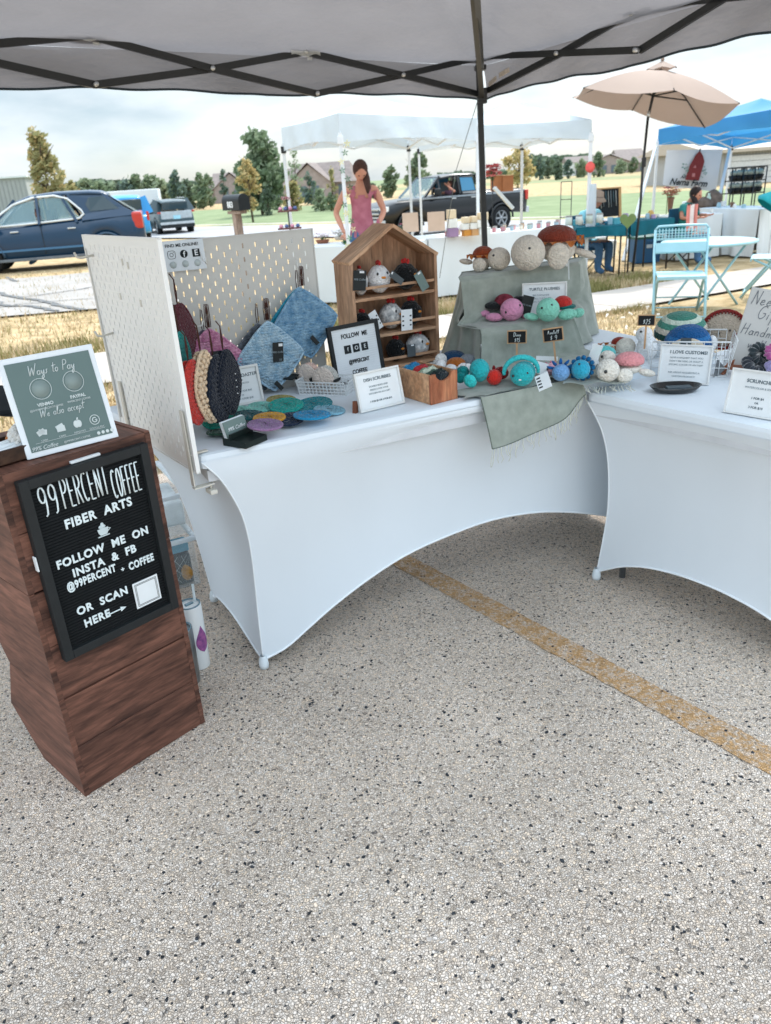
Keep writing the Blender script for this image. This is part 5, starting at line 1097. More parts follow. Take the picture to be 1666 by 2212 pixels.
def person(lab,M,J,E_,hands,head,hair,hairm,cloth,skin=None):
    t=thing('person',lab,'person',M=M); sk=skin or M_skin
    me=skin_mesh(J,E_); me.materials.append(sk)
    b=bpy.data.objects.new('body',me); COL.objects.link(b); b.parent=t
    # fingers: five tapered, bent chains per hand joined into the body mesh
    mb=MB()
    for (w_,dirv,side) in hands:
        w_=Vector(w_); dv_=Vector(dirv).normalized(); sv_=Vector(side).normalized(); nv_=dv_.cross(sv_)
        mb.ball(w_+dv_*.045,(.04,.04,.04),10,8,Rt=Matrix((sv_*1.0,dv_*1.15,nv_*.45)).transposed())
        for k,(o_,l_) in enumerate(((-.03,.062),(-.01,.075),(.011,.07),(.03,.056))):
            p0=w_+dv_*.07+sv_*o_; mb.tube([p0,p0+dv_*l_*.5+nv_*.006,p0+dv_*l_*.85+nv_*.022],[.0095,.0088,.007],6)
        p0=w_+dv_*.02-sv_*.032; mb.tube([p0,p0-sv_*.024+dv_*.025,p0-sv_*.026+dv_*.055+nv_*.01],[.0115,.010,.008],6)
    # head: skull, nose, ears in the same mesh
    hp_,hr,yaw,nod=head; RH=Matrix.Rotation(yaw,3,'Z')@Matrix.Rotation(nod,3,'X'); hp_=Vector(hp_)
    def hd(th,ph): 
        f=max(0,-math.sin(ph)); return (-.10*max(0,-math.cos(th))*(1-f)) -.04*f*max(0,math.cos(th))
    mb.ball(hp_,(hr*.78,hr*.95,hr*1.18),20,16,Rt=RH,disp=hd)
    mb.ball(hp_+RH@Vector((0,-hr*.95,-hr*.12)),(hr*.13,hr*.2,hr*.24),8,6,Rt=RH)
    for s_ in(1,-1): mb.ball(hp_+RH@Vector((s_*hr*.78,0,-hr*.08)),(hr*.09,hr*.18,hr*.25),8,6,Rt=RH)
    o_=len(me.vertices); bm=bmesh.new(); bm.from_mesh(me); vv=[bm.verts.new(v) for v in mb.v]
    for f in mb.f:
        try: fc=bm.faces.new([vv[i] for i in f]); fc.smooth=True
        except ValueError: pass
    bm.to_mesh(me); bm.free()
    mb=MB()
    for s_ in(1,-1): mb.ball(hp_+RH@Vector((s_*hr*.3,-hr*.86,hr*.05)),(hr*.12,hr*.07,hr*.07),8,6,Rt=RH)
    mb.build('eye',M_eye,t)['kind']='x'; e_=t.children[-1]; del e_['kind']
    mb=MB(); mb.ball(hp_+RH@Vector((0,-hr*.84,-hr*.5)),(hr*.24,hr*.08,hr*.06),10,6,Rt=RH); mb.build('mouth',M_lip,t)
    mb=MB(); hair(mb,hp_,hr,RH); mb.build('hair',hairm,t)
    for nm,m,test,off in cloth: clothpart(b,nm,m,test,off,t)
    return t
def base_joints(lean=0.0,hipz=.92,bend=0.0):
    J={'pelvis':((0,0,hipz),(.15,.11)),'waist':((0,-.01-lean*.2,hipz+.17),(.125,.09)),'chest':((0,-.03-lean*.5,hipz+.36),(.145,.10)),'neckb':((0,-.02-lean*.8,hipz+.53),(.06,.055)),'neck':((0,-.05-lean,hipz+.60),.048),'headb':((0,-.07-lean*1.15,hipz+.66),.055)}
    for s,nm in((1,'l'),(-1,'r')):
        J['hip'+nm]=((s*.10,0,hipz-.06),(.095,.09)); J['knee'+nm]=((s*.12,-.02,.5*hipz),(.06,.06)); J['ankle'+nm]=((s*.12,.02,.07),(.042,.042)); J['toe'+nm]=((s*.13,-.13,.035),(.04,.028))
        J['sh'+nm]=((s*.185,-.02-lean*.62,hipz+.47),(.055,.052))
    E_=[('pelvis','waist'),('waist','chest'),('chest','neckb'),('neckb','neck'),('neck','headb')]
    for nm in 'lr': E_+=[('pelvis','hip'+nm),('hip'+nm,'knee'+nm),('knee'+nm,'ankle'+nm),('ankle'+nm,'toe'+nm),('chest','sh'+nm)]
    return J,E_
def arms(J,E_,L_,R_):
    for nm,(el,wr2) in (('l',L_),('r',R_)):
        s=Vector(J['sh'+nm][0]); J['ua'+nm]=(tuple(s.lerp(Vector(el),.5)),.049); J['el'+nm]=(el,.041); J['fa'+nm]=(tuple(Vector(el).lerp(Vector(wr2),.45)),.038); J['wr'+nm]=(wr2,(.026,.022))
        E_+=[('sh'+nm,'ua'+nm),('ua'+nm,'el'+nm),('el'+nm,'fa'+nm),('fa'+nm,'wr'+nm)]
def long_hair(side):
    def f(mb,c,r,RH):
        mb.ball(c+RH@Vector((0,r*.18,r*.22)),(r*.92,r*.98,r*1.12),18,14,Rt=RH)
        mb.tube([c+RH@Vector((side*r*.5,r*.5,0)),c+Vector((side*r*.85,-.02,-r*.9)),c+Vector((side*r*.95,-.08,-r*1.9)),c+Vector((side*r*.85,-.10,-r*2.5))],[r*.5,r*.45,r*.36,r*.12],10)
    return f
def short_hair(mb,c,r,RH): mb.ball(c+RH@Vector((0,r*.2,r*.22)),(r*.9,r*.95,r*1.08),16,12,Rt=RH)
# woman in a rose tank top sorting goods behind the white table
Yw=11.2; pw=at(785,520,Yw); zg=tz(pw.x,pw.y)
J,E_=base_joints(lean=.12,hipz=.93)
arms(J,E_,((.30,-.02,1.10),(.17,-.27,.93)),((-.34,-.0,1.12),(-.26,-.22,.87)))
M_tank=mat('rose_tank','#a9606f',.85,.95,.12,12,bump=.4,bs=60,hex2='#bd7684'); M_jean=mat('denim_blue','#4a6f94',.85,.9,.15,30)
M_brown=mat('brown_hair','#4b3129',.7,.9,.3,40,bump=.6,bs=120,kind='wave')
def tank(c): return .82<c.z<1.44-.0*abs(c.x) and abs(c.x)<.20 and not (c.z>1.30 and abs(c.x)<.075) and not(c.z>1.36 and c.z>1.3 and abs(c.x)>.13)
ptop=at(783,347,Yw).z-zg
wo=person('long-haired woman in a rose pink tank top leaning over the white stall table',Matrix.Translation((pw.x,pw.y,zg))@Matrix.Rotation(R(6),4,'Z')@Matrix.Scale(ptop/1.72,4),J,E_,[((.17,-.27,.93),(-.3,-.6,-.7),(1,0,-.3)),((-.26,-.22,.87),(.1,-.4,-.9),(1,0,0))],((0,-.235,1.595),.105,R(3),R(38)),long_hair(.75),M_brown,
 [('tank_top',M_tank,tank,.012),('jeans',M_jean,lambda c:c.z<.88 and c.z>.09 and abs(c.x)<.22 and c.y>-.16,.012),('shoe',M_plast,lambda c:c.z<.10,.012)])
# driver in the blue car, man in the pickup
def torso_only(J,E_):
    for n in 'lr':
        for k in('knee','ankle','toe'): J.pop(k+n)
    E_[:]=[e for e in E_ if e[0] in J and e[1] in J]
def seated(J,E_,hipz):
    for s,nm in((1,'l'),(-1,'r')):
        J['knee'+nm]=((s*.13,-.42,hipz-.02),(.07,.065)); J['ankle'+nm]=((s*.13,-.40,hipz-.42),(.045,.045)); J['toe'+nm]=((s*.13,-.52,hipz-.46),(.04,.03))
def in_vehicle(root,x,y,z,lab,shirt,el,wr2,hand,hairf=short_hair,hm=None,cap=None):
    J,E_=base_joints(0,.5); seated(J,E_,.5); arms(J,E_,el,wr2)
    Mw=root.matrix_basis if False else (Matrix.Translation(root.location)@Matrix.Rotation(root.rotation_euler.z,4,'Z'))
    M_=Mw@Matrix.Translation((x,y,z))@Matrix.Rotation(PI/2,4,'Z')   # person faces local -y; turn to the vehicle's +x
    return person(lab,M_,J,E_,hand,((0,-.06,1.20),.105,0,0),hairf,hm or M_brown,[('shirt',shirt,lambda c:c.z>.42 and c.z<1.02 and c.y>-.2 and abs(c.x)<.26,.012),('trousers',M_jean,lambda c:c.z<=.5,.012)])
M_shg=mat('shirt_grey','#596a70',.85); M_shr=mat('shirt_plum','#7a5a6c',.85)
in_vehicle(CARBLUE,2.42,.38,.12,'driver with short hair sitting behind the wheel of the dark blue car',M_shg,((.24,-.15,.82),(.14,-.42,.9)),((-.24,-.15,.82),(-.14,-.42,.9)),[((.14,-.42,.9),(0,-1,.2),(1,0,0)),((-.14,-.42,.9),(0,-1,.2),(1,0,0))])
in_vehicle(TRUCK,2.95,.52,.42,'man at the wheel of the black pickup with one bare forearm out of the window',M_shr,((.38,-.10,.98),(.20,-.28,1.17)),((-.48,-.12,.92),(-.3,-.4,1.08)),[((.20,-.28,1.17),(0,-.6,.4),(1,0,0)),((-.3,-.4,1.08),(0,-1,.2),(1,0,0))])
# ================================================================ MAILBOX
p=at(508,437,11.6); zg=tz(p.x,p.y); t=thing('mailbox','black mailbox with white house numbers on a weathered post above the pegboard','mailbox',(p.x,p.y,zg),R(38)); mz=p.z-zg
mb=MB(); mb.prism([(-.085,-.1)]+[(.085*math.cos(a),.02+.085*math.sin(a)) for a in [PI-PI*i/10 for i in range(11)]][0:0]+[(-.085,.02)]+[(.085*math.cos(a),.02+.085*math.sin(a)) for a in [PI-PI*i/10 for i in range(1,10)]]+[(.085,.02),(.085,-.1)],.46,M=Matrix.Translation((0,-.23,mz)))
mb.build('box_body',mat('mailbox_black','#1f2427',.45,.9),t)
mb=MB(); mb.prism([(-.09,-.105),(-.09,.02)]+[(.09*math.cos(a),.02+.09*math.sin(a)) for a in [PI-PI*i/10 for i in range(1,10)]]+[(.09,.02),(.09,-.105)],.02,M=Matrix.Translation((0,-.25,mz))); mb.build('door',mat('mailbox_black','#1f2427'),t)
text('lettering','883',.11,paper(),t,(-.087,.02,mz-.03),mw=Matrix.Translation((-.0875,.0,mz-.03))@Matrix.Rotation(-PI/2,4,'Z')@Matrix.Rotation(PI/2,4,'X'),bold=.03)
mb=MB(); mb.box((0,0,(mz-.1)/2-.05),(.1,.1,mz),bev=.008); mb.box((0,-.02,mz-.13),(.12,.34,.04)); mb.build('post',wood('weathered_post','#8f7c70','#b7a294',(6,6,1),.5),t)
# ================================================================ WHITE CANOPIES
def popup(lab,c4,mt,mpost,vh,pk,apex=None,name='canopy'):
    """c4: FL,FR,BR,BL bottom-of-valance corners"""
    t=thing(name,lab,'canopy',(0,0,0)); c=[Vector(q) for q in c4]; cen=sum(c,Vector())/4; ap=Vector(apex) if apex else cen+Vector((0,0,vh+pk)); mb=MB(); up=Vector((0,0,vh))
    for i in range(4):
        a,b=c[i],c[(i+1)%4]; outw=((a+b)/2-cen); outw.z=0; outw.normalize()
        def f(u,v,a=a,b=b,outw=outw): 
            q=a.lerp(b,u)+up*v; sag=.05*math.sin(u*PI)*(1-v); return q+Vector((0,0,sag))+outw*(.015*math.sin(u*22+v*2)*(1-v)-.05*math.sin(u*PI)*v)
        mb.grid(f,30,4)
        def g_(u,v,a=a,b=b,outw=outw):
            q=(a.lerp(b,u)+up); q=q+outw*(-.05*math.sin(u*PI)); r_=q.lerp(ap,v); r_.z-=.08*math.sin(v*PI)*(math.sin(u*PI)*.8+.2)*.9; return r_
        mb.grid(g_,24,10)
    mb.build('fabric',mt,t,fix=False)
    for qi,q in enumerate(c):
        zg=tz(q.x,q.y); mb=MB(); mb.box((q.x,q.y,(q.z+zg+.1)/2),(.042,.042,q.z-zg+.1)); mb.box((q.x,q.y,zg+.006),(.09,.09,.01)); mb.build('post',mpost,t)
        mb=MB(); mb.box((q.x,q.y,q.z+.02),(.07,.07,.09),bev=.01); mb.build('slider',M_st if qi>1 else mpost,t)
    for i in range(4):
        a,b=c[i].lerp(cen,.05)+Vector((0,0,.03)),c[(i+1)%4].lerp(cen,.05)+Vector((0,0,.03)); a.z=c[i].z+.02; b.z=c[(i+1)%4].z+.02; m_=(a+b)/2; up=Vector((0,0,vh*.8))
        for (p0,p1) in ((a,m_+up),(a+up,m_),(m_,b+up),(m_+up,b)): mb=MB(); mb.bar(p0,p1,.022); mb.build('truss_bar',mpost,t)
    return t
M_wc=mat('white_canopy_cloth','#dfe9ef',.6,.9,.03,1.5,trans=.25,bump=.6,bs=3,dist=.03); M_wp=mat('white_powder_steel','#e3e7ea',.4,.95,.02,3)
FL,FR,BL=at(736,307,9.7),at(1031,305,12.1),at(613,327,11.9); BR=BL+FR-FL; BR.z=(FR.z+BL.z)/2
popup('nearer white pop-up canopy over the woman and the candle stall',[FL,FR,BR,BL],M_wc,M_wp,.30,.55,apex=at(812,212,11.9))
FL2,FR2,BR2,BL2=at(1046,309,13.6),at(1277,302,12.0),at(1128,321,14.8),at(905,329,16.6)
popup('second white pop-up canopy joined behind at the right, half hidden by the black post',[FL2,FR2,BR2,BL2],M_wc,M_wp,.26,.55,apex=at(1107,216,14.2))
M_cloth=mat('white_tablecloth','#e6ebec',.8,.93,.02,2,bump=.2,bs=5,dist=.02)
def clothtable(lab,p0,p1,dep,zt,rip=.02,mt=None,ground=True,name='stall_table',drop=None):
    p0=Vector(p0);p1=Vector(p1); d=(p1-p0); L_=d.length; rz_=math.atan2(d.y,d.x); zg=tz(p0.x,p0.y); h=zt-zg
    t=thing(name,lab,'table',(p0.x,p0.y,zg),rz_)
    mb=MB(); mb.box((L_/2,dep/2,h-.012),(L_,dep,.03),bev=.01); mb.build('tabletop',mt or M_cloth,t)
    bot=0.02 if ground else h-(drop or .25)
    def side(a,b):
        a=Vector(a);b=Vector(b); o=Vector(((b-a).y,-(b-a).x,0)).normalized(); 
        return lambda u,v:a.lerp(b,u)+Vector((0,0,h-.01-(h-.01-bot)*v))+o*(rip*v*(1+math.sin(u*L_*13+2*nse(u*3,v)))+.005)
    mb=MB(); mb.grid(side((0,0,0),(L_,0,0)),int(L_*24)+4,6); mb.grid(side((L_,0,0),(L_,dep,0)),12,6); mb.grid(side((0,dep,0),(0,0,0)),12,6); mb.grid(side((L_,dep,0),(0,dep,0)),20,6); mb.build('cloth_skirt',mt or M_cloth,t,fix=False)
    return t,zt
zt1=tz(0,10.5)+.75
TA0,TA1=P(655,535,zt1),P(903,524,zt1); clothtable('white cloth stall table in front of the woman in rose, left of the candle table',TA0,TA1,.75,zt1)
TB0,TB1=P(925,516,zt1),P(1238,488,zt1); clothtable('long white cloth stall table with candles and jars behind the wooden house shelf',TB0,TB1,.75,zt1)
tb=(TB1-TB0).normalized(); tbn=Vector((-tb.y,tb.x,0)); ta=(TA1-TA0).normalized(); tan_=Vector((-ta.y,ta.x,0))
jl=0
random.seed(21)
ORD=['first','second','third','fourth','fifth','sixth','seventh','eighth','ninth','tenth','eleventh','twelfth','thirteenth']
JC={'#c98b90':'rose pink','#dfe3e0':'white','#b9868d':'dusty pink','#cfb79f':'sand','#9fb4bf':'pale blue','#d8a0a0':'light pink','#e2d9c8':'cream','#c9a07a':'tan','#a9bdb8':'pale green','#8a95a0':'grey blue'}
jcols=['#c98b90','#dfe3e0','#b9868d','#cfb79f','#9fb4bf','#d8a0a0','#e2d9c8','#c9a07a','#a9bdb8','#8a95a0']
def jar(p,r,h,hexc,lab,lid=None,group='candle jars on the white stall table'):
    t=thing('candle_jar',lab,'jar',tuple(p),0,group)
    mb=MB(); mb.lathe([(r,0.001),(r,h*.8),(r*.9,h*.84)],12); mb.build('glass',mat('jar_'+hexc,hexc,.3,.9),t)
    mb=MB(); mb.lathe([(r*.95,h*.84),(r*.95,h),(0,h)],12,cap=False); mb.build('lid',mat('lid_'+(lid or '#8d8a84'),lid or '#8d8a84',.4),t)
for i in range(26):
    u=.12+.070*i*1.0; c=jcols[i%10]; row=i%2
    jar(TB0+tb*(u+.2)+tbn*(.10+.10*row+rnd(0,.02)),.028+.006*(i%3==0),.075+.02*(i%4==1),c,'%s candle jar in the %s row, %s from the left'%(JC[c],('front','back')[row],ORD[i//2]),group='candle jars on the white stall table')
for i in range(4): jar(TB0+tb*(2.25+.17*i)+tbn*.2,.05,.13,('#cfd8cf','#d8dcd6','#c6d2c8','#dde0da')[i],'pale green glass jar, %s of four at the right end of the candle table'%ORD[i],group='pale green jars at the table end')
def board(px0,px1,pyb,pyt,Y,lab,nm='kraft_board',cat='display board',hexc='#cdb29c',lean_=-.18):
    a,b=at(px0,pyb,Y),at(px1,pyb,Y); h=at(px0,pyt,Y).z-a.z; M_=Matrix.Translation(a)@Matrix.Rotation(math.atan2((b-a).y,(b-a).x),4,'Z')@Matrix.Rotation(lean_,4,'X'); w_=(b-a).length
    t=thing(nm,lab,cat,M=M_); mb=MB(); mb.box((w_/2,0,h/2),(w_,.012,h),bev=.004); mb.build('panel',mat('kraft_'+hexc,hexc,.85,.9,.06,8),t)
    mb=MB(); mb.box((w_/2,.06,h*.3),(w_*.3,.11,.01)); mb.build('strut',mat('kraft_'+hexc,hexc),t); return t,w_,h
board(871,905,502,460,10.75,'plain kraft display board standing left on the candle table'); board(925,962,500,458,10.75,'plain kraft display board standing right of the first one on the candle table')
random.seed(9)
for i,(x,y0,y1,w_,c,l_) in enumerate([(978,497,452,22,'#9b7fa0','box tower with lilac, white and amber labels beside the kraft boards'),(1006,492,468,18,'#c98a3c','amber candle box stack on the candle table'),(1043,486,458,26,'#dfe3df','pale card rack behind the jars near the black canopy post'),(1024,488,466,16,'#c79a6a','leaning wooden spoon-shaped ornament near the canopy post')]):
    p=at(x,y0,10.9); h=at(x,y1,10.9).z-zt1; s_=mpp(p)*w_; t=thing('box_stack',l_,'boxes',(p.x,p.y,zt1),math.atan2(tb.y,tb.x))
    for k in range(3):
        mb=MB(); mb.box((rnd(-.02,.02),0,h*(k+.5)/3),(s_*(1-.12*k),.1,h/3-.006),bev=.004); mb.build('box',mat('bx%d%d'%(i,k),(c,'#e6e6e0','#d9c7a8')[k%3],.6),t)
# table L goods: plant trays, floral
def florals(p,n,r,h,cols,lab,name='flower_arrangement',cat='flowers',pot=None,seed=1,ls=.022):
    rs=random.Random(seed); t=thing(name,lab,cat,tuple(p)); 
    if pot: mb=MB(); mb.lathe([(pot[0]*.7,0),(pot[0],pot[1]),(pot[0]*.85,pot[1])],14); mb.build('pot',mat('pot_'+pot[2],pot[2],.8),t)
    mb=MB(); z0=pot[1] if pot else 0
    for i in range(n):
        a=rs.uniform(0,6.28); rr=r*math.sqrt(rs.random()); q=Vector((math.cos(a)*rr,math.sin(a)*rr,z0+h*rs.uniform(.3,1))); k=rs.randrange(len(cols))
        for m_ in range(5):
            b=m_*1.257+a; u=Vector((math.cos(b),math.sin(b),.4)).normalized()*ls; v_=Vector((-math.sin(b),math.cos(b),0))*ls*.4
            mb.add([q,q+u*.5+v_,q+u,q+u*.5-v_],[(0,1,2,3)],k)
    mb.build('blossoms',[mat('petal_'+c,c,.8,.95,.15,30) for c in cols],t,fix=False)
    mb=MB()
    for i in range(n//2):
        a=rs.uniform(0,6.28); rr=r*rs.random(); mb.tube([(0,0,z0*.5),(math.cos(a)*rr,math.sin(a)*rr,z0+h*.7)],.002,4)
    mb.build('stems',mat('stem_green','#54724a',.8),t)
fa=P(690,528,zt1)+tan_*.15; florals(fa,40,.14,.08,['#c98fa8','#b87a94','#e6d3da'],'pink blossoms in a brown tray at the left end of the woman\'s table',pot=(.10,.05,'#8a5a44'),seed=2)
fa=P(722,522,zt1)+tan_*.3; florals(fa,40,.13,.08,['#e7e4de','#7fa37a','#d8b9c6'],'white and green blossoms in a low tray right of the pink ones',pot=(.10,.05,'#c9c3b8'),seed=3)
fa=P(742,530,zt1)+tan_*.08; florals(fa,24,.06,.05,['#2f7f52','#4a9a66'],'small bright green plant on the table at the canopy post',seed=4,ls=.03)
florals(P(860,512,zt1)+tan_*.3,26,.08,.1,['#d96f8d','#e9dfe0','#9fb6c4'],'mixed pink and white bunch at the right end of the woman\'s table',pot=(.05,.06,'#dfe3e2'),seed=5)
# garland on the front-left post
t=thing('flower_garland','yellow and green artificial flower garland wound round the white canopy post','garland',(0,0,0))
zt_p=FL.z; random.seed(5)
for i in range(15):
    z=zt_p-.02-i*.092; a=i*1.3; q=Vector((FL.x+.045*math.cos(a)+.03,FL.y-.05,z)); mb=MB(); c=('#dcd493','#2f6e48','#e2dca8','#6f9f6a')[i%4 if i not in(3,4,7) else 1]
    for m_ in range(5):
        b=m_*1.257+a; mb.add([q,q+Vector((math.cos(b)*.022,-.012,math.sin(b)*.022)),q+Vector((math.cos(b+.3)*.045,-.004,math.sin(b+.3)*.045)),q+Vector((math.cos(b+.65)*.022,-.012,math.sin(b+.65)*.022))],[(0,1,2,3)])
    mb.build('blossom' if c[1] in 'de' else 'leaf_cluster',mat('garl_'+c,c,.8,.95),t,fix=False)
# tiered stand on the left, by the back-left post
t_=at(630,530,10.6); t=thing('tiered_stand','black tiered stand with pink and blue painted trays beside the far-left canopy post','stand',(t_.x,t_.y,zt1),0)
hh=at(622,425,10.6).z-zt1
mb=MB(); mb.tube([(0,0,0),(0,0,hh)],.009,8); mb.lathe([(.08,0),(.08,.012)],16); mb.build('stem',M_st,t)
for z_,w_ in ((at(630,493,10.6).z-zt1,.30),(at(630,455,10.6).z-zt1,.26)):
    mb=MB(); mb.box((0,0,z_),(w_,.09,.02)); tr=mb.build('tray',mat('tray_brown','#6e4a48',.7),t); mb=MB()
    for k in range(4): mb.ball((-w_*.36+k*w_*.24,0,z_+.03),(.028,.03,.025),8,6,k%2)
    mb.build('ornament',[mat('orn_pink','#d99ab0',.7),mat('orn_blue','#5f6f9a',.7)],tr)['kind']='stuff'
florals((t_.x,t_.y,zt1+hh-.06),18,.06,.07,['#e2a3b6','#efc9d3'],'pink bow flower on the top of the tiered stand',seed=7,ls=.03)
# things behind the candle stall: pink flower head, cardboard boxes, white plank
p=at(1064,376,14.0); florals((p.x,p.y,p.z-.12),60,.13,.26,['#e5747f','#ee9aa0'],'large coral pink artificial flower behind the black canopy post',seed=8,ls=.07)
mb=MB(); mb.tube([(p.x,p.y,p.z),(p.x,p.y,tz(p.x,p.y))],.01,6); tag(mb.build('flower_stake',M_st),'dark stake holding the large coral flower behind the black post','stake')
for (x0,x1,y0,y1,l_) in ((1066,1090,413,380,'brown cardboard box behind the black canopy post, left one of two'),(1084,1108,414,380,'brown open cardboard box right of its twin behind the black post')):
    a,b=at(x0,y0,25.4),at(x1,y0,25.4); h=at(x0,y1,25.4).z-a.z; t=thing('cardboard_box',l_,'box',((a.x+b.x)/2,a.y,a.z),.2); w_=b.x-a.x
    mb=MB(); mb.box((0,.1,h/2),(w_,.35,h),bev=.004); mb.build('carton',mat('carton_brown','#93603f',.85,.95,.1,6),t); mb=MB(); mb.box((0,0.05,h+.01),(w_*.95,.3,.012)); mb.build('flap',mat('carton_flap','#c9a27f',.85),t)
a,b=at(1068,405,13.8),at(1108,450,13.8); mb=MB(); mb.bar(a,b,.05,.16,up=(0,1,0)); tag(mb.build('folded_banner',M_cloth),'folded white banner tube leaning diagonally against the pickup bed','banner')
# ================================================================ RIGHT-HAND STALLS
# beige patio umbrella
M_umb=mat('beige_umbrella','#a39084',.8,.95,.03,2,trans=.15); M_rod=mat('umbrella_steel','#2b2b2c',.45)
tips=[at(1261,189,11.7),at(1457,194,11.4),at(1599,223,12.2),at(1523,275,13.4),at(1366,238,13.9),at(1238,210,12.9)]
cen=sum(tips,Vector())/6; nrm=Vector((0,0,0))
for i in range(6): nrm+=(tips[i]-cen).cross(tips[(i+1)%6]-cen)
nrm.normalize(); nrm=nrm if nrm.z>0 else -nrm
apx=at(1428,149,12.5)
t=thing('patio_umbrella','tilted beige patio umbrella with dark ribs over the right-hand stall','umbrella',(0,0,0))
for i in range(6):
    a,b=tips[i],tips[(i+1)%6]; mb=MB()
    mb.grid(lambda u,v:(apx.lerp(a,v)*(1-u)+apx.lerp(b,v)*u)+nrm*(-.10*math.sin(u*PI)*v*v*.6+.06*math.sin(v*PI)),8,8); mb.build('canopy_panel',M_umb,t,fix=False)
hub=at(1411,207,12.4)
for i in range(6):
    mb=MB(); mb.tube([apx-nrm*.02,apx.lerp(tips[i],.5)+nrm*.04,tips[i]-nrm*.005],.010,6); r_=mb.build('rib',M_rod,t)
    mb=MB(); mb.tube([hub,apx.lerp(tips[i],.55)+nrm*.03],.011,6); mb.build('strut',M_rod,r_)
mb=MB(); mb.grid(lambda u,v:apx+nrm*(.10-.05*v)+(Vector((math.cos(u*2*PI),math.sin(u*2*PI),0))*(.02+.20*v)).xyz-nrm*(.05*v)+Vector((0,0,.012*math.sin(u*6*PI*2)*v)),24,3); mb.build('vent_cap',M_umb,t,fix=False)
mb=MB(); mb.lathe([(.02,0),(.028,.03),(.012,.06),(0,.07)],10); o=mb.build('finial',M_umb,t); o.location=apx+nrm*.1
kn=at(1400,255,12.3); mb=MB(); mb.tube([apx,hub,kn],.02,8); mb.build('pole',M_rod,t); mb=MB(); mb.tube([at(1402,240,12.33),at(1401,252,12.3)],.023,8); mb.build('pole_ring',M_chr,t)
pb_=at(1371,520,11.9); pb_.z=tz(pb_.x,pb_.y)+.05; mb=MB(); mb.tube([kn,at(1389,360,12.1),at(1384,440,12.0),pb_],.019,8); mb.build('pole',M_rod,t); q=at(1391,350,12.1); mb=MB(); mb.box(q,(.06,.06,.14),bev=.02); mb.build('crank_box',M_rod,t)
# blue canopy
M_bc=mat('blue_canopy_cloth','#4292c8',.6,1,.03,1.5,trans=.35)
FLb=at(1421,313,15.4); FRb=at(1700,272,12.6); BLb=at(1580,322,18.0); BRb=BLb+FRb-FLb
popup('bright blue pop-up canopy at the right edge behind the beige umbrella',[FLb,FRb,BRb,BLb],M_bc,M_wp,.26,.62,apex=at(1645,212,15.0),name='canopy')
# leaning banner poles and farm banner
for a_,b_2,l_ in (((1417,317,15.3),(1384,432,14.6),'white pole leaning left beside the farm banner'),((1577,322,15.3),(1550,446,14.6),'white pole leaning left at the right side of the farm banner')):
    p0,p1=at(*a_),at(*b_2); dz=p1+(p1-p0)*((p1.z-tz(p1.x,p1.y))/(p0.z-p1.z)); mb=MB(); mb.bar(p0,dz,.05); tag(mb.build('banner_pole',M_wp),l_,'pole')
bt0,bt1,bt2,bt3=at(1442,324,15.1),at(1563,322,15.1),at(1545,414,15.1),at(1432,399,15.1)
t=thing('farm_banner','white cloth banner with a dark red silo picture and farm lettering under the blue canopy','banner',M=Matrix.Translation(bt3))
mb=MB(); mb.grid(lambda u,v:(bt3.lerp(bt2,u)).lerp(bt0.lerp(bt1,u),v)-bt3+Vector((0,.03*math.sin(u*5+v*2),0)),14,10); mb.build('cloth',mat('banner_cloth','#d9dadb',.85,.95,.02,3),t,fix=False)
bw=(bt2-bt3).length; bu=(bt2-bt3).normalized(); bv=(bt0-bt3).normalized(); bn=bu.cross(bv).normalized(); bh=(bt0-bt3).length
def bmat(u,v,o_=-.05):
    p=bu*(u*bw)+bv*(v*bh)+Vector((0,-.06,0)); M_=Matrix((bu,bv,bn)).transposed().to_4x4(); M_.translation=p; return M_
mb=MB(); pr=[(-.13,-.22),(.12,-.22),(.15,.1),(.1,.2),(.03,.27),(-.03,.2),(-.1,.02)]; mb.prism(pr,.003,axis='z'); o=mb.build('silo_print',mat('silo_red','#7d3434',.85),t); o.matrix_local=bmat(.53,.62)
mb=MB(); mb.prism([(-.03,0),(.02,0),(0,.05)],.003,axis='z'); mb.box((.0,-.12,0),(.05,.06,.004)); o=mb.build('silo_window',mat('silo_pale','#b87a78',.85),t); o.matrix_local=bmat(.53,.60)@Matrix.Translation((0,0,.004))
mb=MB(); mb.tube([(.03,.26,0),(.03,.31,0)],.012,6); o=mb.build('silo_tip',ink(),t); o.matrix_local=bmat(.53,.62)
for s_ in(-1,1):
    mb=MB(); rs=random.Random(3)
    for k in range(14):
        q=Vector((rs.uniform(-.05,.05),rs.uniform(-.08,.08),0)); a=rs.uniform(0,6); mb.add([q,q+Vector((math.cos(a),math.sin(a),0))*.03,q+Vector((math.cos(a+.5),math.sin(a+.5),0))*.05],[(0,1,2)])
    o=mb.build('leaf_print',mat('leaf_teal','#3f7d6a',.85),t,fix=False); o.matrix_local=bmat(.53+s_*.17,.53)
text('lettering','AR and FM',.075,ink(),t,(0,0,0),mw=bmat(.47,.31),bold=.02,shear=.2)
text('lettering','Nema Farm',.15,ink(),t,(0,0,0),mw=bmat(.45,.15),bold=.03,shear=.3,xs=.95)
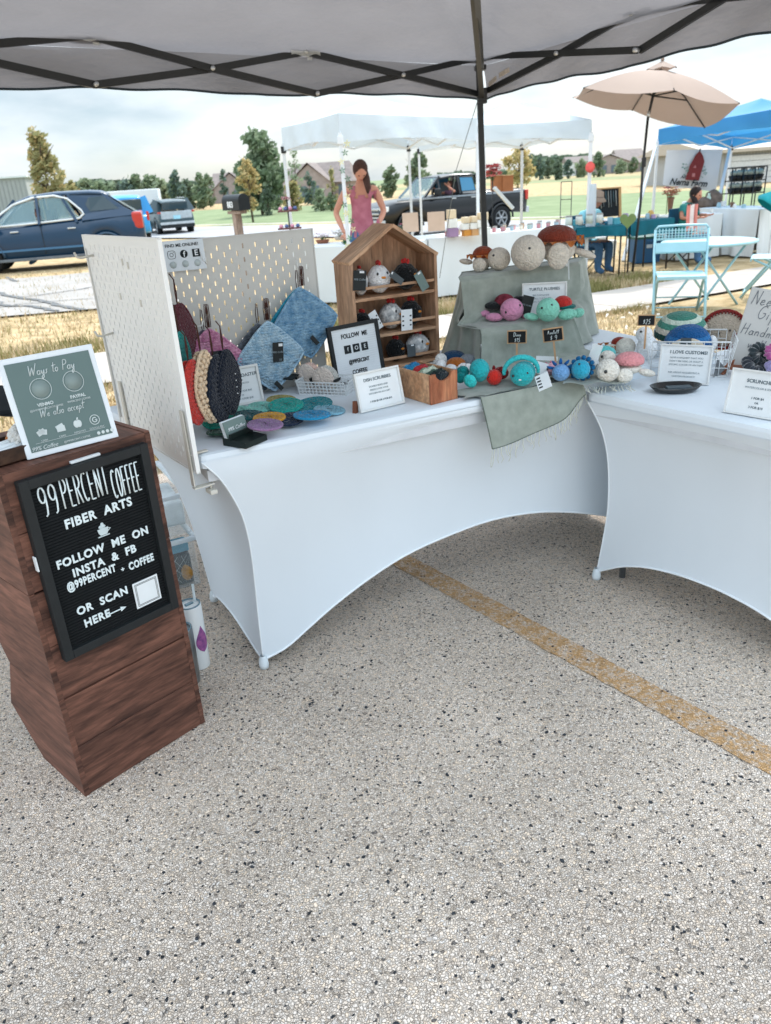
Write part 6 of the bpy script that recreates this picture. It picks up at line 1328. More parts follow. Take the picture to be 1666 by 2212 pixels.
# big white cloth table and the teal table
z3=tz(5,13)+.75
q0,q1=P(1508,450,z3),P(1642,452,z3); clothtable('white cloth table with plants and rocks beneath the blue canopy',q0,q1,.7,z3,rip=.05)
q0b,q1b=P(1463,468,z3-.05),P(1562,460,z3-.05); clothtable('smaller white cloth table left of the big one, behind the pale blue chair',q0b,q1b,.6,z3-.05,rip=.05)
M_teal=mat('teal_cloth','#0f5f6e',.85,.95,.2,5)
q0t,q1t=P(1362,480,z3),P(1458,470,z3); 
def legtable(lab,p0,p1,dep,zt,mt,drop):
    t,_=clothtable(lab,p0,p1,dep,zt,rip=.03,mt=mt,ground=False,drop=drop); L_=(Vector(p1)-Vector(p0)).length; h=zt-tz(p0.x,p0.y)
    for x in(.05,L_-.05):
        for y in(.05,dep-.05): mb=MB(); mb.tube([(x,y,.0),(x,y,h-.03)],.014,6); mb.build('leg',M_st,t)
legtable('dark teal draped table right of the umbrella pole',q0t,q1t,.6,z3,M_teal,.2)
q0u,q1u=P(1246,492,z3-.02),P(1352,486,z3-.02); legtable('dark teal draped table in front of the seated vendor in the hat',q0u,q1u,.6,z3-.02,M_teal,.14)
random.seed(31)
def small_items(q0,q1,dep,zt,n,cols,grp,where):
    d=(q1-q0); rz_=math.atan2(d.y,d.x); nn=Vector((-d.y,d.x,0)).normalized()
    for i in range(n):
        p=q0+d*((i+.5)/n)+nn*rnd(.1,dep-.1); c=cols[i%len(cols)]; s_=rnd(.025,.05); k=i%4
        nm,ct,lb=(('trinket_box','box','small %s box standing on the %s'),('glass_jar','jar','small %s jar standing on the %s'),('cup','cup','small %s cup standing on the %s'),('folded_card','card','small %s card standing on the %s'))[k]
        mb=MB()
        if k==0: mb.box((0,0,s_),(s_*2,s_*1.6,s_*2),bev=.006)
        elif k==1: mb.lathe([(s_*.8,0),(s_,s_*.5),(s_,s_*1.6),(s_*.6,s_*2),(s_*.7,s_*2.3)],12)
        elif k==2: mb.lathe([(s_*.6,0),(s_*.9,s_*1.8),(s_*.8,s_*1.8),(s_*.55,.01)],12)
        else: mb.add([(-s_,-.02,0),(s_,-.02,0),(s_,.0,s_*2.4),(-s_,.0,s_*2.4),(-s_,.03,0),(s_,.03,0)],[(0,1,2,3),(3,2,5,4),(0,3,4),(1,5,2),(0,4,5,1)])
        cn=NAMES.get(c,'pale'); o=mb.build(nm,mat('itm_'+c,c,.6,.95,.15,20)); o.location=(p.x,p.y,zt+.004); o.rotation_euler=(0,0,rnd(-.5,.5)); tag(o,(lb%(cn,where))+', %s from left'%ORD[i],ct,grp)
NAMES={'#e6e4de':'white','#c98f6e':'orange','#9fc0cc':'pale blue','#b79fc4':'lilac','#d9b26a':'amber','#4f9fae':'teal','#c97f86':'rose','#7a5a4a':'brown','#5d8f6a':'green','#2f6f8a':'blue'}
small_items(q0t,q1t,.6,z3,12,['#e6e4de','#c98f6e','#9fc0cc','#b79fc4','#d9b26a'],'small wares on the teal table','right teal table')
small_items(q0u,q1u,.6,z3-.02,10,['#4f9fae','#e6e4de','#2f6f8a','#9fc0cc'],'small wares before the seated vendor','left teal table')
small_items(q0,q1,.6,z3,7,['#e6e4de','#9fc0cc','#7a5a4a'],'small wares on the big white table','big white cloth table')
small_items(q0b,q1b,.5,z3-.05,6,['#c97f86','#e6e4de','#5d8f6a','#4f9fae'],'small wares on the smaller white table','smaller white cloth table')
# rocks / driftwood
for (x,y,w_,h_,l_) in ((1530,449,.30,.16,'lower brown driftwood lump at the left of the white table'),(1552,447,.28,.26,'taller brown driftwood lump on the white table')):
    p=P(x,y,z3); p+=Vector((0,.25,0)); mb=MB(); mb.ball((0,0,h_*.4),(w_*.6,.12,h_*.65),16,12,disp=lambda th,ph:.25*nse(th*2.3,ph*1.7,w_)+.1*nse(th*7,ph*5)); o=mb.build('driftwood',mat('driftwood_brown','#75655a',.9,.95,.35,12,bump=.6,bs=25)); o.location=(p.x,p.y,z3); tag(o,l_,'driftwood')
p=P(1650,455,z3)+Vector((.1,.2,0)); mb=MB(); mb.lathe([(.02,.34),(.20,.10),(.17,.05)],12,cap=False); o=mb.build('teal_parasol_top',mat('teal_plastic','#1fa3ad',.4)); o.location=(p.x,p.y,z3+.02); o.rotation_euler=(0,.7,0); tag(o,'small teal cone-shaped shade lying on the white table at the right edge','shade')
p=P(1549,447,z3); mb=MB(); mb.lathe([(.04,0),(.045,.01),(.04,.16),(.02,.2),(.02,.23)],12); o=mb.build('bottle',mat('pale_green_bottle','#cfe3d2',.3)); o.location=(p.x-.1,p.y+.15,z3); tag(o,'pale green bottle standing beside the white banner pole','bottle')
p=P(1540,450,z3); mb=MB(); mb.lathe([(.10,0),(.11,.12),(.105,.13)],16); o=mb.build('white_tub',paper()); o.location=(p.x-.35,p.y+.2,z3); tag(o,'round white tub at the left end of the white table','tub')
# plant rack behind
a,b=at(1577,424,15.5),at(1650,424,15.5); zt_=at(1577,364,15.5).z; zg=tz(a.x,a.y); t=thing('plant_rack','black wire rack holding rows of small potted plants at the right','rack',(a.x,a.y,zg),math.atan2((b-a).y,(b-a).x)); W_=(b-a).length; H_=zt_-zg
for x in(0,W_*.33,W_*.66,W_):
    mb=MB(); mb.tube([(x,0,0),(x,0,H_)],.012,6); mb.tube([(x,.35,0),(x,.35,H_)],.012,6); mb.tube([(x,0,H_),(x,.35,H_)],.012,6); mb.build('upright',M_st,t)
for i,zz in enumerate((at(1600,391,15.5).z-zg,at(1600,418,15.5).z-zg,H_)):
    for yy in (0,.35): mb=MB(); mb.box((W_/2,yy,zz),(W_,.02,.02)); mb.build('shelf_rail',M_st,t)
    if i<2:
        for k in range(6):
            mb=MB(); x=W_*(.1+.16*k); mb.lathe([(.05,0),(.075,.09),(.07,.09)],10,M=Matrix.Translation((x,.12,zz+.01))); mb.ball((x,.12,zz+.14),(.06,.06,.05),8,6,1,disp=lambda th,ph:.2*math.sin(ph*5)); mb.build('potted_plant',[M_plast,mat('plant_grey','#a9b5ab',.8)],t)
# flowers in kraft vase, fabric strip, heart, bins
p=P(1452,458,z3); t=thing('kraft_vase','tall kraft paper vase of dried orange and pink flowers beside the umbrella pole','vase',(p.x,p.y+.1,z3)); hv=at(1452,405,p.y).z-z3
mb=MB(); mb.lathe([(.035,0),(.05,hv*.5),(.07,hv*.6)],12); mb.build('vase_wrap',mat('kraft_wrap','#8f6a55',.85),t)
florals((p.x,p.y+.1,z3+hv*.5),60,.14,hv*.5,['#c98a63','#d99a8a','#e5989a','#a9705a'],'bouquet of dried orange and coral flowers standing in the kraft vase',seed=11,ls=.05)
p=at(1444,404,p.y+.2); florals((p.x,p.y,p.z-.04),10,.03,.05,['#7a3f72'],'single purple thistle flower left of the farm banner',seed=12,ls=.04)
tp=[q for q in bpy.data.objects if q.get('label','').startswith('single purple thistle')][0]; mb=MB(); mb.tube([(0,0,z3-p.z),(0,0,0)],.006,5); mb.build('tall_stem',mat('stem_green','#54724a'),tp)
p0,p1=at(1497,441,11.6),at(1494,499,11.6); t=thing('striped_scarf','coral and white striped scarf hanging from the smaller white table','scarf',(p1.x,p1.y,p1.z),0); hs_=p0.z-p1.z
for k,c in enumerate(('#d98a80','#efe6e2','#d98a80')):
    mb=MB(); mb.grid(lambda u,v:Vector((-.075+.05*k+.05*u+.03*(v<.0)-.02*math.sin(v*2),.02*math.sin(u*3+k),hs_*v)),3,12); mb.build('stripe',mat('scarf_'+c,c,.85),t,fix=False)
mb=MB(); mb.tube([(-.08,0.02,hs_),(.08,0.02,hs_)],.012,6); mb.tube([(0,.02,hs_),(0,.02,-(p1.z-tz(p1.x,p1.y)))],.012,6); mb.build('hanging_bar',M_st,t)
p=at(1357,476,11.4); t=thing('heart_stake','olive green heart on a black stake in front of the umbrella pole','garden stake',(p.x,p.y,tz(p.x,p.y))); hz=p.z-t.location.z
hp2=[(16*math.sin(a)**3/16,(13*math.cos(a)-5*math.cos(2*a)-2*math.cos(3*a)-math.cos(4*a))/16) for a in [2*PI*i/32 for i in range(32)]]
mb=MB(); mb.prism([(x*.115,z*.115+hz) for x,z in hp2],.012); mb.build('heart',mat('olive_heart','#6f8350',.7),t); mb=MB(); mb.tube([(0,.01,0),(0,.01,hz+.02)],.008,6); mb.build('stake',M_st,t)
def bin_(px,pyb,wpx,pyt,lab,hexc,lid,Y=None,nm='storage_bin'):
    p=G(px,pyb); w_=mpp(p)*wpx; h=zat(px,pyt,p)-p.z; t=thing(nm,lab,'bin',(p.x,p.y+.2,p.z),.1)
    mb=MB(); k=.88; vs=[(-w_/2*k,-w_*.35*k,0),(w_/2*k,-w_*.35*k,0),(w_/2*k,w_*.35*k,0),(-w_/2*k,w_*.35*k,0),(-w_/2,-w_*.35,h*.9),(w_/2,-w_*.35,h*.9),(w_/2,w_*.35,h*.9),(-w_/2,w_*.35,h*.9)]
    mb.add(vs,[(3,2,1,0),(0,1,5,4),(1,2,6,5),(2,3,7,6),(3,0,4,7)]); mb.box((0,-w_*.35,h*.82),(w_*.3,.03,h*.12),bev=.01); mb.build('tub',mat('bin_'+hexc,hexc,.4,1,.05,4),t)
    mb=MB(); mb.box((0,0,h*.94),(w_*1.06,w_*.76,h*.09),bev=.01); mb.build('lid',mat('bin_'+lid,lid,.45),t)
    mb=MB(); mb.box((0,-w_*.35*.97-.012,h*.62),(w_*.22,.01,h*.13),bev=.01); mb.build('handle_slot',mat('bin_slot','#b9c6cf',.5),t); return t
bin_(1400,569,60,510,'blue storage bin with a dark green lid weighing down the umbrella','#33648f','#1f5a52')
bin_(1284,560,52,512,'white storage bin under the vendor\'s teal table','#dfe6e8','#e8ecec'); bin_(1322,556,26,520,'small white plastic tub right beside the white storage bin','#d9e2e4','#eef0f0')
# jewellery board
a,b=at(1283,470,13.3),at(1338,474,13.3); h=at(1290,409,13.3).z-a.z; w_=b.x-a.x; t=thing('jewelry_board','black slanted board hung with necklaces in a pale wood frame behind the teal table','display board',M=Matrix.Translation(a)@Matrix.Rotation(R(4),4,'Z')@Matrix.Rotation(-.2,4,'X'))
mb=MB(); mb.box((w_/2,0,h/2),(w_,.02,h)); mb.build('felt_panel',mat('dark_board','#23292d',.8,.9,.3,30),t)
mb=MB(); mb.box((w_+.02,-.0,h/2),(.04,.04,h+.04)); mb.build('frame_rail',mat('pale_wood','#c4a06f',.7),t); mb=MB(); mb.box((w_/2,-.0,h+.01),(w_,.04,.02)); mb.build('frame_rail',mat('pale_wood','#c4a06f'),t)
for k in range(9):
    mb=MB(); mb.tube([(w_*(.08+.1*k),-.018,h*.93),(w_*(.08+.1*k)+.004,-.022,h*(.4+.12*math.sin(k*2)))],.005,5); mb.build('necklace',mat('neck%d'%(k%3),('#8fa0a8','#5f7f8a','#c4c9c6')[k%3],.4,metal=.3),t)
# seated vendor with hat, seated dark-haired vendor
def seated_person(px,pyh,Y,yaw,lab,shirtm,hairf,hm,hat=False,fold=None):
    hz=at(px,pyh,Y).z; p=at(px,pyh,Y); zg=tz(p.x,p.y); sc=(hz-zg)/1.25
    J,E_=base_joints(.10,.5); seated(J,E_,.5); arms(J,E_,((.28,-.12,.78),(.16,-.36,.80)),((-.28,-.12,.78),(-.12,-.38,.78)))
    t=person(lab,Matrix.Translation((p.x,p.y,zg))@Matrix.Rotation(yaw,4,'Z')@Matrix.Scale(sc,4),J,E_,[((.16,-.36,.8),(-.2,-1,0),(1,0,0)),((-.12,-.38,.78),(.1,-1,0),(1,0,0))],((0,-.20,1.15),.105,0,R(16)),hairf,hm,[('shirt',shirtm,lambda c:c.z>.44 and c.z<1.02 and abs(c.x)<.27 and c.y>-.2,.014),('trousers',M_jean,lambda c:c.z<=.5,.014)])
    if hat:
        h_=thing('sun_hat','beige bucket hat worn by the seated vendor in light blue','hat',M=t.matrix_world.copy()); h_.matrix_world=Matrix.Translation((p.x,p.y,zg))@Matrix.Rotation(yaw,4,'Z')@Matrix.Scale(sc,4)@Matrix.Translation((0,-.20,1.17))@Matrix.Rotation(R(14),4,'X')
        mb=MB(); mb.lathe([(.165,-.01),(.17,.0),(.115,.05),(.105,.12),(.06,.145),(0,.15)],20,cap=False); mb.build('crown',mat('hat_beige','#a39182',.85,.95,.08,30),h_)
        mb=MB(); mb.lathe([(.118,.045),(.116,.065)],20,cap=False); mb.build('band',mat('hat_band','#7f7066',.85),h_)
    # folding chair
    c=thing('camp_chair',lab.split(' vendor')[0].replace('seated','').strip().capitalize()[:0]+fold,'chair',M=Matrix.Translation((p.x,p.y,zg))@Matrix.Rotation(yaw,4,'Z')@Matrix.Scale(sc,4))
    mm=mat('camp_blue','#15506f',.7)
    mb=MB(); mb.box((0,-.12,.40),(.5,.45,.03),bev=.01); mb.build('seat',mm,c); mb=MB(); mb.box((0,.14,.68),(.5,.03,.5),bev=.01); mb.build('backrest',mm,c)
    for x in(-.24,.24):
        for (y0,y1) in ((-.32,.16),(.14,-.30)): mb=MB(); mb.tube([(x,y0,0),(x,y1,.42)],.012,6); mb.build('leg',M_st,c)
    return t
seated_person(1268,420,12.7,R(35),'vendor in a light blue shirt and beige hat bent over the teal table',mat('shirt_aqua','#8fd0de',.85),short_hair,M_brown,hat=True,fold='dark blue camp chair under the vendor wearing the hat')
seated_person(1482,407,13.1,R(40),'dark-haired vendor in a teal top sitting below the farm banner',mat('shirt_teal','#2f7f7c',.85),long_hair(-.7),mat('dark_hair','#2a2020',.6,.9,.3,40),fold='dark blue camp chair under the dark-haired vendor')
# shepherd-hook wires left of the white post
p=at(1222,470,12.2); t=thing('wire_stand','thin dark wire display stand left of the right-hand canopy post','stand',(p.x,p.y,tz(p.x,p.y))); H_=at(1222,392,12.2).z-t.location.z
for x in(-.08,.08): mb=MB(); mb.tube([(x,0,0),(x,0,H_)],.006,5); mb.build('upright',M_st,t)
for k in range(3): mb=MB(); mb.tube([(-.08,0,H_*(1-.18*k)),(.08,0,H_*(1-.18*k))],.005,5); mb.build('crossbar',M_st,t)
mb=MB(); p=at(1272,361,12.0); mb.ball((0,0,0),(.07,.03,.07),12,8,disp=lambda th,ph:.15*math.sin(ph*5)); o=mb.build('red_pinwheel',mat('coral_red','#e0605a',.7)); o.location=p+Vector((0,-.08,0)); tag(o,'coral red rosette tied near the top of the right-hand white canopy post','rosette')
p=at(1279,430,12.0); mb=MB(); mb.grid(lambda u,v:Vector((.05*math.sin(u*2*PI)*(1+.3*v),.04*math.cos(u*2*PI)-.02,-.75*v)),12,8); o=mb.build('tied_side_curtain',M_wc,fix=False); o.location=at(1281,397,12.0); tag(o,'white side curtain tied round the right-hand canopy post','curtain')
# ================================================================ PALE BLUE BISTRO SET
M_pb=mat('pale_blue_metal','#9cc9d4',.4,.92,.05,6,spec=.5)
def bistro_chair(lab):
    t=thing('folding_chair',lab,'chair',(0,0,0),0,'pale blue bistro chairs')
    mb=MB(); mb.box((0,0,.45),(.42,.40,.014),bev=.006); mb.box((0,-.2,.435),(.42,.012,.03)); mb.box((0,.2,.435),(.42,.012,.03)); mb.build('seat',M_pb,t)
    for s_ in(-1,1):
        mb=MB(); mb.tube([(s_*.225,-.26,0),(s_*.225,.0,.40),(s_*.235,.20,.62),(s_*.235,.27,.90)],.0125,8); mb.build('back_upright',M_pb,t)
        mb=MB(); mb.tube([(s_*.20,.27,0),(s_*.20,-.02,.36),(s_*.20,-.17,.44)],.0125,8); mb.build('leg',M_pb,t)
    mb=MB(); mb.tube([(-.235,.27,.90),(-.21,.28,.935),(0,.285,.94),(.21,.28,.935),(.235,.27,.90)],.0125,8); mb.build('top_rail',M_pb,t)
    for z in(.66,.80): mb=MB(); mb.box((0,.20+(z-.62)*.25,z),(.45,.012,.022)); mb.build('back_rail',M_pb,t)
    for k in range(15):
        x=-.20+k*.0286; mb=MB(); mb.box((x,.225,.855),(.009,.006,.12),R3=Matrix.Rotation(R(-14),3,'X')); mb.build('back_slat',M_pb,t)
    for k in range(3): mb=MB(); mb.box((0,.21+.01*k,.835+.028*k),(.44,.005,.008)); mb.build('lattice_bar',M_pb,t)
    mb=MB(); mb.box((0,.2,.715),(.45,.005,.10),R3=Matrix.Rotation(R(-14),3,'X')); mb.build('back_panel',M_pb,t)
    for (y,z) in ((-.24,.03),(.24,.04),(.12,.18)): mb=MB(); mb.tube([(-.215,y,z),(.215,y,z)],.008,6); mb.build('stretcher',M_pb,t)
    return t
c1=bistro_chair('pale blue folding chair with a lattice back, standing nearer in full view'); g1=G(1462,682); c1.location=(g1.x,g1.y,tz(g1.x,g1.y)); c1.rotation_euler=(0,0,R(-17)); c1.scale=(1.05,1.05,.88)
g2=at(1665,600,8.6); c2=dup(c1,(g2.x,g2.y,tz(g2.x,g2.y)),R(-118),'pale blue folding chair cut off by the right edge of the picture'); c2.scale=(1.05,1.05,.9)
p=at(1532,517,8.3); zg=tz(p.x,p.y); ht=p.z-zg; t=thing('bistro_table','round pale blue bistro table behind the lattice-back chair','table',(p.x,p.y,zg),.3)
mb=MB(); mb.lathe([(0,ht-.004),(.40,ht-.004),(.47,ht-.012),(.475,ht-.03),(.46,ht-.04)],40,cap=False); mb.build('tabletop',M_pb,t)
for s_ in(-1,1):
    for y in(-.22,.22): mb=MB(); mb.tube([(s_*.30,y,ht-.04),(-s_*.26,y,0)],.013,8); mb.build('leg',M_pb,t)
# ================================================================ GOODS ON THE LEFT TABLE
M_wfr=mat('white_frame','#e4e6e4',.5,.92,.03,8); M_blkc=mat('black_card','#262b2c',.6,.9,.1,20); M_brc=mat('brown_cord','#4a2c25',.8,.95,.2,40); M_grytx=mat('grey_print','#5b6a72',.7); M_ltx=mat('light_grey_print','#8d9aa0',.7)
def frame_sign(lab,pl,pr,ptop,z,lines,lean_=-12,name='price_sign',fm=None,face=None,fw_=.008,foot=True,txm=None,extra_w=0):
    a,b=P(pl[0],pl[1],z),P(pr[0],pr[1],z); d=b-a; w_=d.length; rz_=math.atan2(d.y,d.x); h=(zat(ptop[0],ptop[1],a)-z)/math.cos(R(abs(lean_)))*1.04; w_+=extra_w
    t=thing(name,lab,'sign',M=Matrix.Translation((a.x,a.y,z+.0015))@Matrix.Rotation(rz_,4,'Z')@Matrix.Rotation(R(lean_),4,'X'))
    fm=fm or M_wfr
    for c,dm in (((w_/2,0,fw_/2),(w_,.012,fw_)),((w_/2,0,h-fw_/2),(w_,.012,fw_)),((fw_/2,0,h/2),(fw_,.0118,h-2*fw_)),((w_-fw_/2,0,h/2),(fw_,.0118,h-2*fw_))):
        mb=MB(); mb.box(c,dm,bev=.0012); mb.build('frame_rail',fm,t)
    mb=MB(); mb.box((w_/2,.002,h/2),(w_-fw_,.004,h-fw_)); mb.build('card',face or paper(),t)
    for (s_,fx,fz,sz,bd,mm) in lines: text('lettering',s_,sz*h,mm,t,(fx*w_,-.001,fz*h),bold=bd,ext=.0003)
    if foot: mb=MB(); mb.add([(w_*.42,.008,h*.7),(w_*.58,.008,h*.7),(w_*.58,h*.38,-h*.09),(w_*.42,h*.38,-h*.09)],[(0,1,2,3)]); mb.build('easel_leg',fm,t)
    return t,w_,h
# find-me-online card on the back board
nB=(MPB.to_3x3()@Vector((0,-1,0))).normalized(); oB=MPB.to_translation()+nB*.012
def onB(px,py,off=0): return plocal(MPB,onplane(px,py,oB+nB*off,nB))
c=[onB(341,516),onB(438,518),onB(442,583),onB(352,586)]
x0,x1,z0,z1=c[0].x,c[1].x,(c[2].z+c[3].z)/2,(c[0].z+c[1].z)/2
z1=min(z1,.482)
t=thing('online_card','white FIND ME ONLINE card with three round logos clipped to the back pegboard','sign',M=MPB@Matrix.Translation((x0,-.012,z0)))
w_,h_=x1-x0,z1-z0; mb=MB(); mb.box((w_/2,0,h_/2),(w_,.0015,h_)); mb.build('card',mat('cool_card','#dde5ea',.5,.95),t)
text('lettering','FIND ME ONLINE!',h_*.145,ink(),t,(w_*.5,-.0015,h_*.84),bold=.01)
for k,fx in enumerate((.24,.52,.80)):
    xx,zz,r=w_*fx,h_*.55,h_*.13
    if k==0:
        mb=MB(); q=[]; 
        for a in range(24): 
            an=2*PI*a/24; ca_,sa_=math.cos(an),math.sin(an); q.append((xx+r*math.copysign(abs(ca_)**.5,ca_),-.0015,zz+r*math.copysign(abs(sa_)**.5,sa_)))
        mb.tube(q,.0007,5,closed=True); mb.tube([(xx+r*.45*math.cos(2*PI*a/16),-.0015,zz+r*.45*math.sin(2*PI*a/16)) for a in range(16)],.0007,5,closed=True); mb.ball((xx+r*.55,-.0015,zz+r*.55),.0011,6,4); mb.build('camera_logo',ink(),t)
    else:
        mb=MB()
        if k==1: mb.lathe([(r,0),(r,.0008)],24,M=Matrix.Translation((xx,-.001,zz))@Matrix.Rotation(PI/2,4,'X'))
        else: mb.box((xx,-.0012,zz),(2*r,.0008,2*r))
        lg=mb.build('logo_tile',ink(),t); text('lettering','f' if k==1 else 'E',r*2.0,paper(),lg,(xx+(.0005 if k==1 else 0),-.0024,zz-(r*.1 if k==1 else 0)),bold=.02)
    mb=MB(); mb.lathe([(r*.9,0),(r*.9,.0006)],20,M=Matrix.Translation((xx,-.001,h_*.22))@Matrix.Rotation(PI/2,4,'X')); mb.build('round_mark',mat('pale_mark','#b9c4c4',.6),t)
# ---------- potholders
def crochet_pad(mb,pts_fn,nu,nv,th,mi=0,amp=.0036,yoff=0):
    """cushion in the xz plane; pts_fn(u,v)->(x,z); stitches as bumps"""
    for side in(-1,1):
        def f(u,v):
            x,z=pts_fn(u,v); e=min(u,1-u,v,1-v); i,j=round(u*nu),round(v*nv)
            b=amp*(1 if (i+j)%2 else -1)+amp*.5*nse(x*60,z*60)
            return Vector((x,side*(th*min(1,(e*8))**.5+(b if e>.02 else 0))+yoff,z))
        mb.grid(f,nu,nv,mi)
def diamond(sz,rot=PI/4,rd=.05,wob=.012):
    def f(u,v):
        x,z=(u-.5)*2,(v-.5)*2; k=1-rd*(abs(x)*abs(z))**3*1.6; x*=k; z*=k
        x+=wob*nse(z*2,1); z+=wob*nse(x*2,5)
        c,s=math.cos(rot),math.sin(rot); return (sz/2*(x*c-z*s),sz/2*(x*s+z*c)-sz*.707)
    return f
def loopcord(t,top,drop,n=1,spread=.004,name='hanging_loop'):
    for k in range(n):
        mb=MB(); x=(k-(n-1)/2)*spread; mb.tube([(x-.003,-.002,-.004),(x-.004,-.004,drop*.5),(x-.001,-.005,drop),(x+.003,-.004,drop*.95),(x+.004,-.002,drop*.4),(x+.003,-.002,-.004)],.0014,5); mb.build(name,M_brc,t)
def ptag(t,x,z,w_,h,y,rz_=0,txt='99% Coffee'):
    mb=MB(); mb.box((0,0,0),(w_,.0012,h)); o=mb.build('product_tag',M_blkc,t); o.location=(x,y,z); o.rotation_euler=(0,rz_,0)
    mb=MB(); mb.box((w_*.25,-.001,h*.36),(w_*.38,.0008,h*.14)); mb.build('barcode_sticker',paper(),o)
    text('lettering',txt,w_*.24,M_ltx,o,(0,-.0012,0),shear=.3); text('lettering','|||||',w_*.22,M_ltx,o,(w_*.2,-.0012,-h*.38))
def potholder(lab,ptop,psz,off,mats,rot=PI/4,tag_=None,loops=1,ldrop=.055,name='potholder',th=.006,group='crocheted potholders on the pegboards',yaw=0):
    p=onplane(ptop[0],ptop[1],oB+nB*off,nB)
    t=thing(name,lab,'potholder',M=Matrix.Translation(p)@Matrix.Rotation(AN1+yaw,4,'Z')@Matrix.Rotation(R(2),4,'X'),group=group)
    mb=MB(); crochet_pad(mb,diamond(psz,rot),26,26,th); mb.build('pad',mats,t,fix=False)
    q=[Vector((x,0,z)) for (u,v) in [(i/12,0) for i in range(12)]+[(1,i/12) for i in range(12)]+[(1-i/12,1) for i in range(12)]+[(0,1-i/12) for i in range(12)] for x,z in [diamond(psz,rot)(u,v)]]
    mb=MB(); mb.tube(q,.0042,6,closed=True); mb.build('crochet_edge',mats,t)
    loopcord(t,0,ldrop,loops)
    if tag_: ptag(t,*tag_)
    return t
Yp=lambda c_,c2,n_: mat('melange_'+n_,c_,.95,.95,.2,55,bump=.9,bs=140,kind='voronoi',spec=.1,sheen=.2,hex2=c2,dist=.004)
potholder('plum grey potholder mostly hidden behind the pink one on the back pegboard',(438,708),.15,.02,Yp('#4d4656','#77707f','plum'),loops=1)
potholder('pink melange potholder with a dark tag hanging from the back pegboard',(450,704),.165,.045,Yp('#b4668f','#e0aac4','pink'),tag_=(.012,-.105,.036,.060,-.013,.06),loops=3,ldrop=.065)
potholder('charcoal grey potholder behind the light blue one on the back pegboard',(556,694),.16,.02,Yp('#4a525c','#7b838c','charcoal'),loops=1)
potholder('light blue potholder with a dark tag hanging at the middle of the back pegboard',(577,688),.168,.05,Yp('#8cb4d0','#c3dcea','lightblue'),tag_=(.020,-.105,.034,.062,-.013,.07),loops=4,ldrop=.062)
potholder('bright turquoise potholder peeking out behind the denim blue one',(642,618),.155,.02,Yp('#1f93b5','#48b3cf','turq'),loops=1,ldrop=.05)
potholder('denim blue speckled potholder at the right end of the back pegboard',(652,614),.170,.05,Yp('#5c8cb2','#98bdd6','denim'),rot=PI/4+.1,loops=3,ldrop=.055)
for (px,py) in ((610,838),(632,-1)):
    if py>0:
        for (a_,l_) in (((603,833),'black felt label folded over the bottom corner of the light blue potholder'),((680,735),'black felt label folded over the bottom corner of the denim blue potholder')):
            p=onplane(a_[0],a_[1],oB+nB*.062,nB); mb=MB(); mb.box((0,0,0),(.014,.006,.034),bev=.003); o=mb.build('felt_label',M_blkc); o.location=p; o.rotation_euler=(0,R(-38),AN1); tag(o,l_,'label','felt labels on the blue potholders')
# spare white wire hooks on the back board
for (px,py,l_) in ((435,560,'thin white wire hook above the pink potholder'),(572,655,'thin white wire hook above the light blue potholder'),(641,575,'thin white wire hook above the denim blue potholder')):
    p=onplane(px,py,oB,nB); mb=MB(); mb.tube([p+Vector((0,0,.02)),p+nB*.01,p+nB*.05+Vector((0,0,-.01)),p+nB*.055+Vector((0,0,.006))],.0018,6); tag(mb.build('wire_hook',M_peg),l_,'hook','white hooks on the back pegboard')
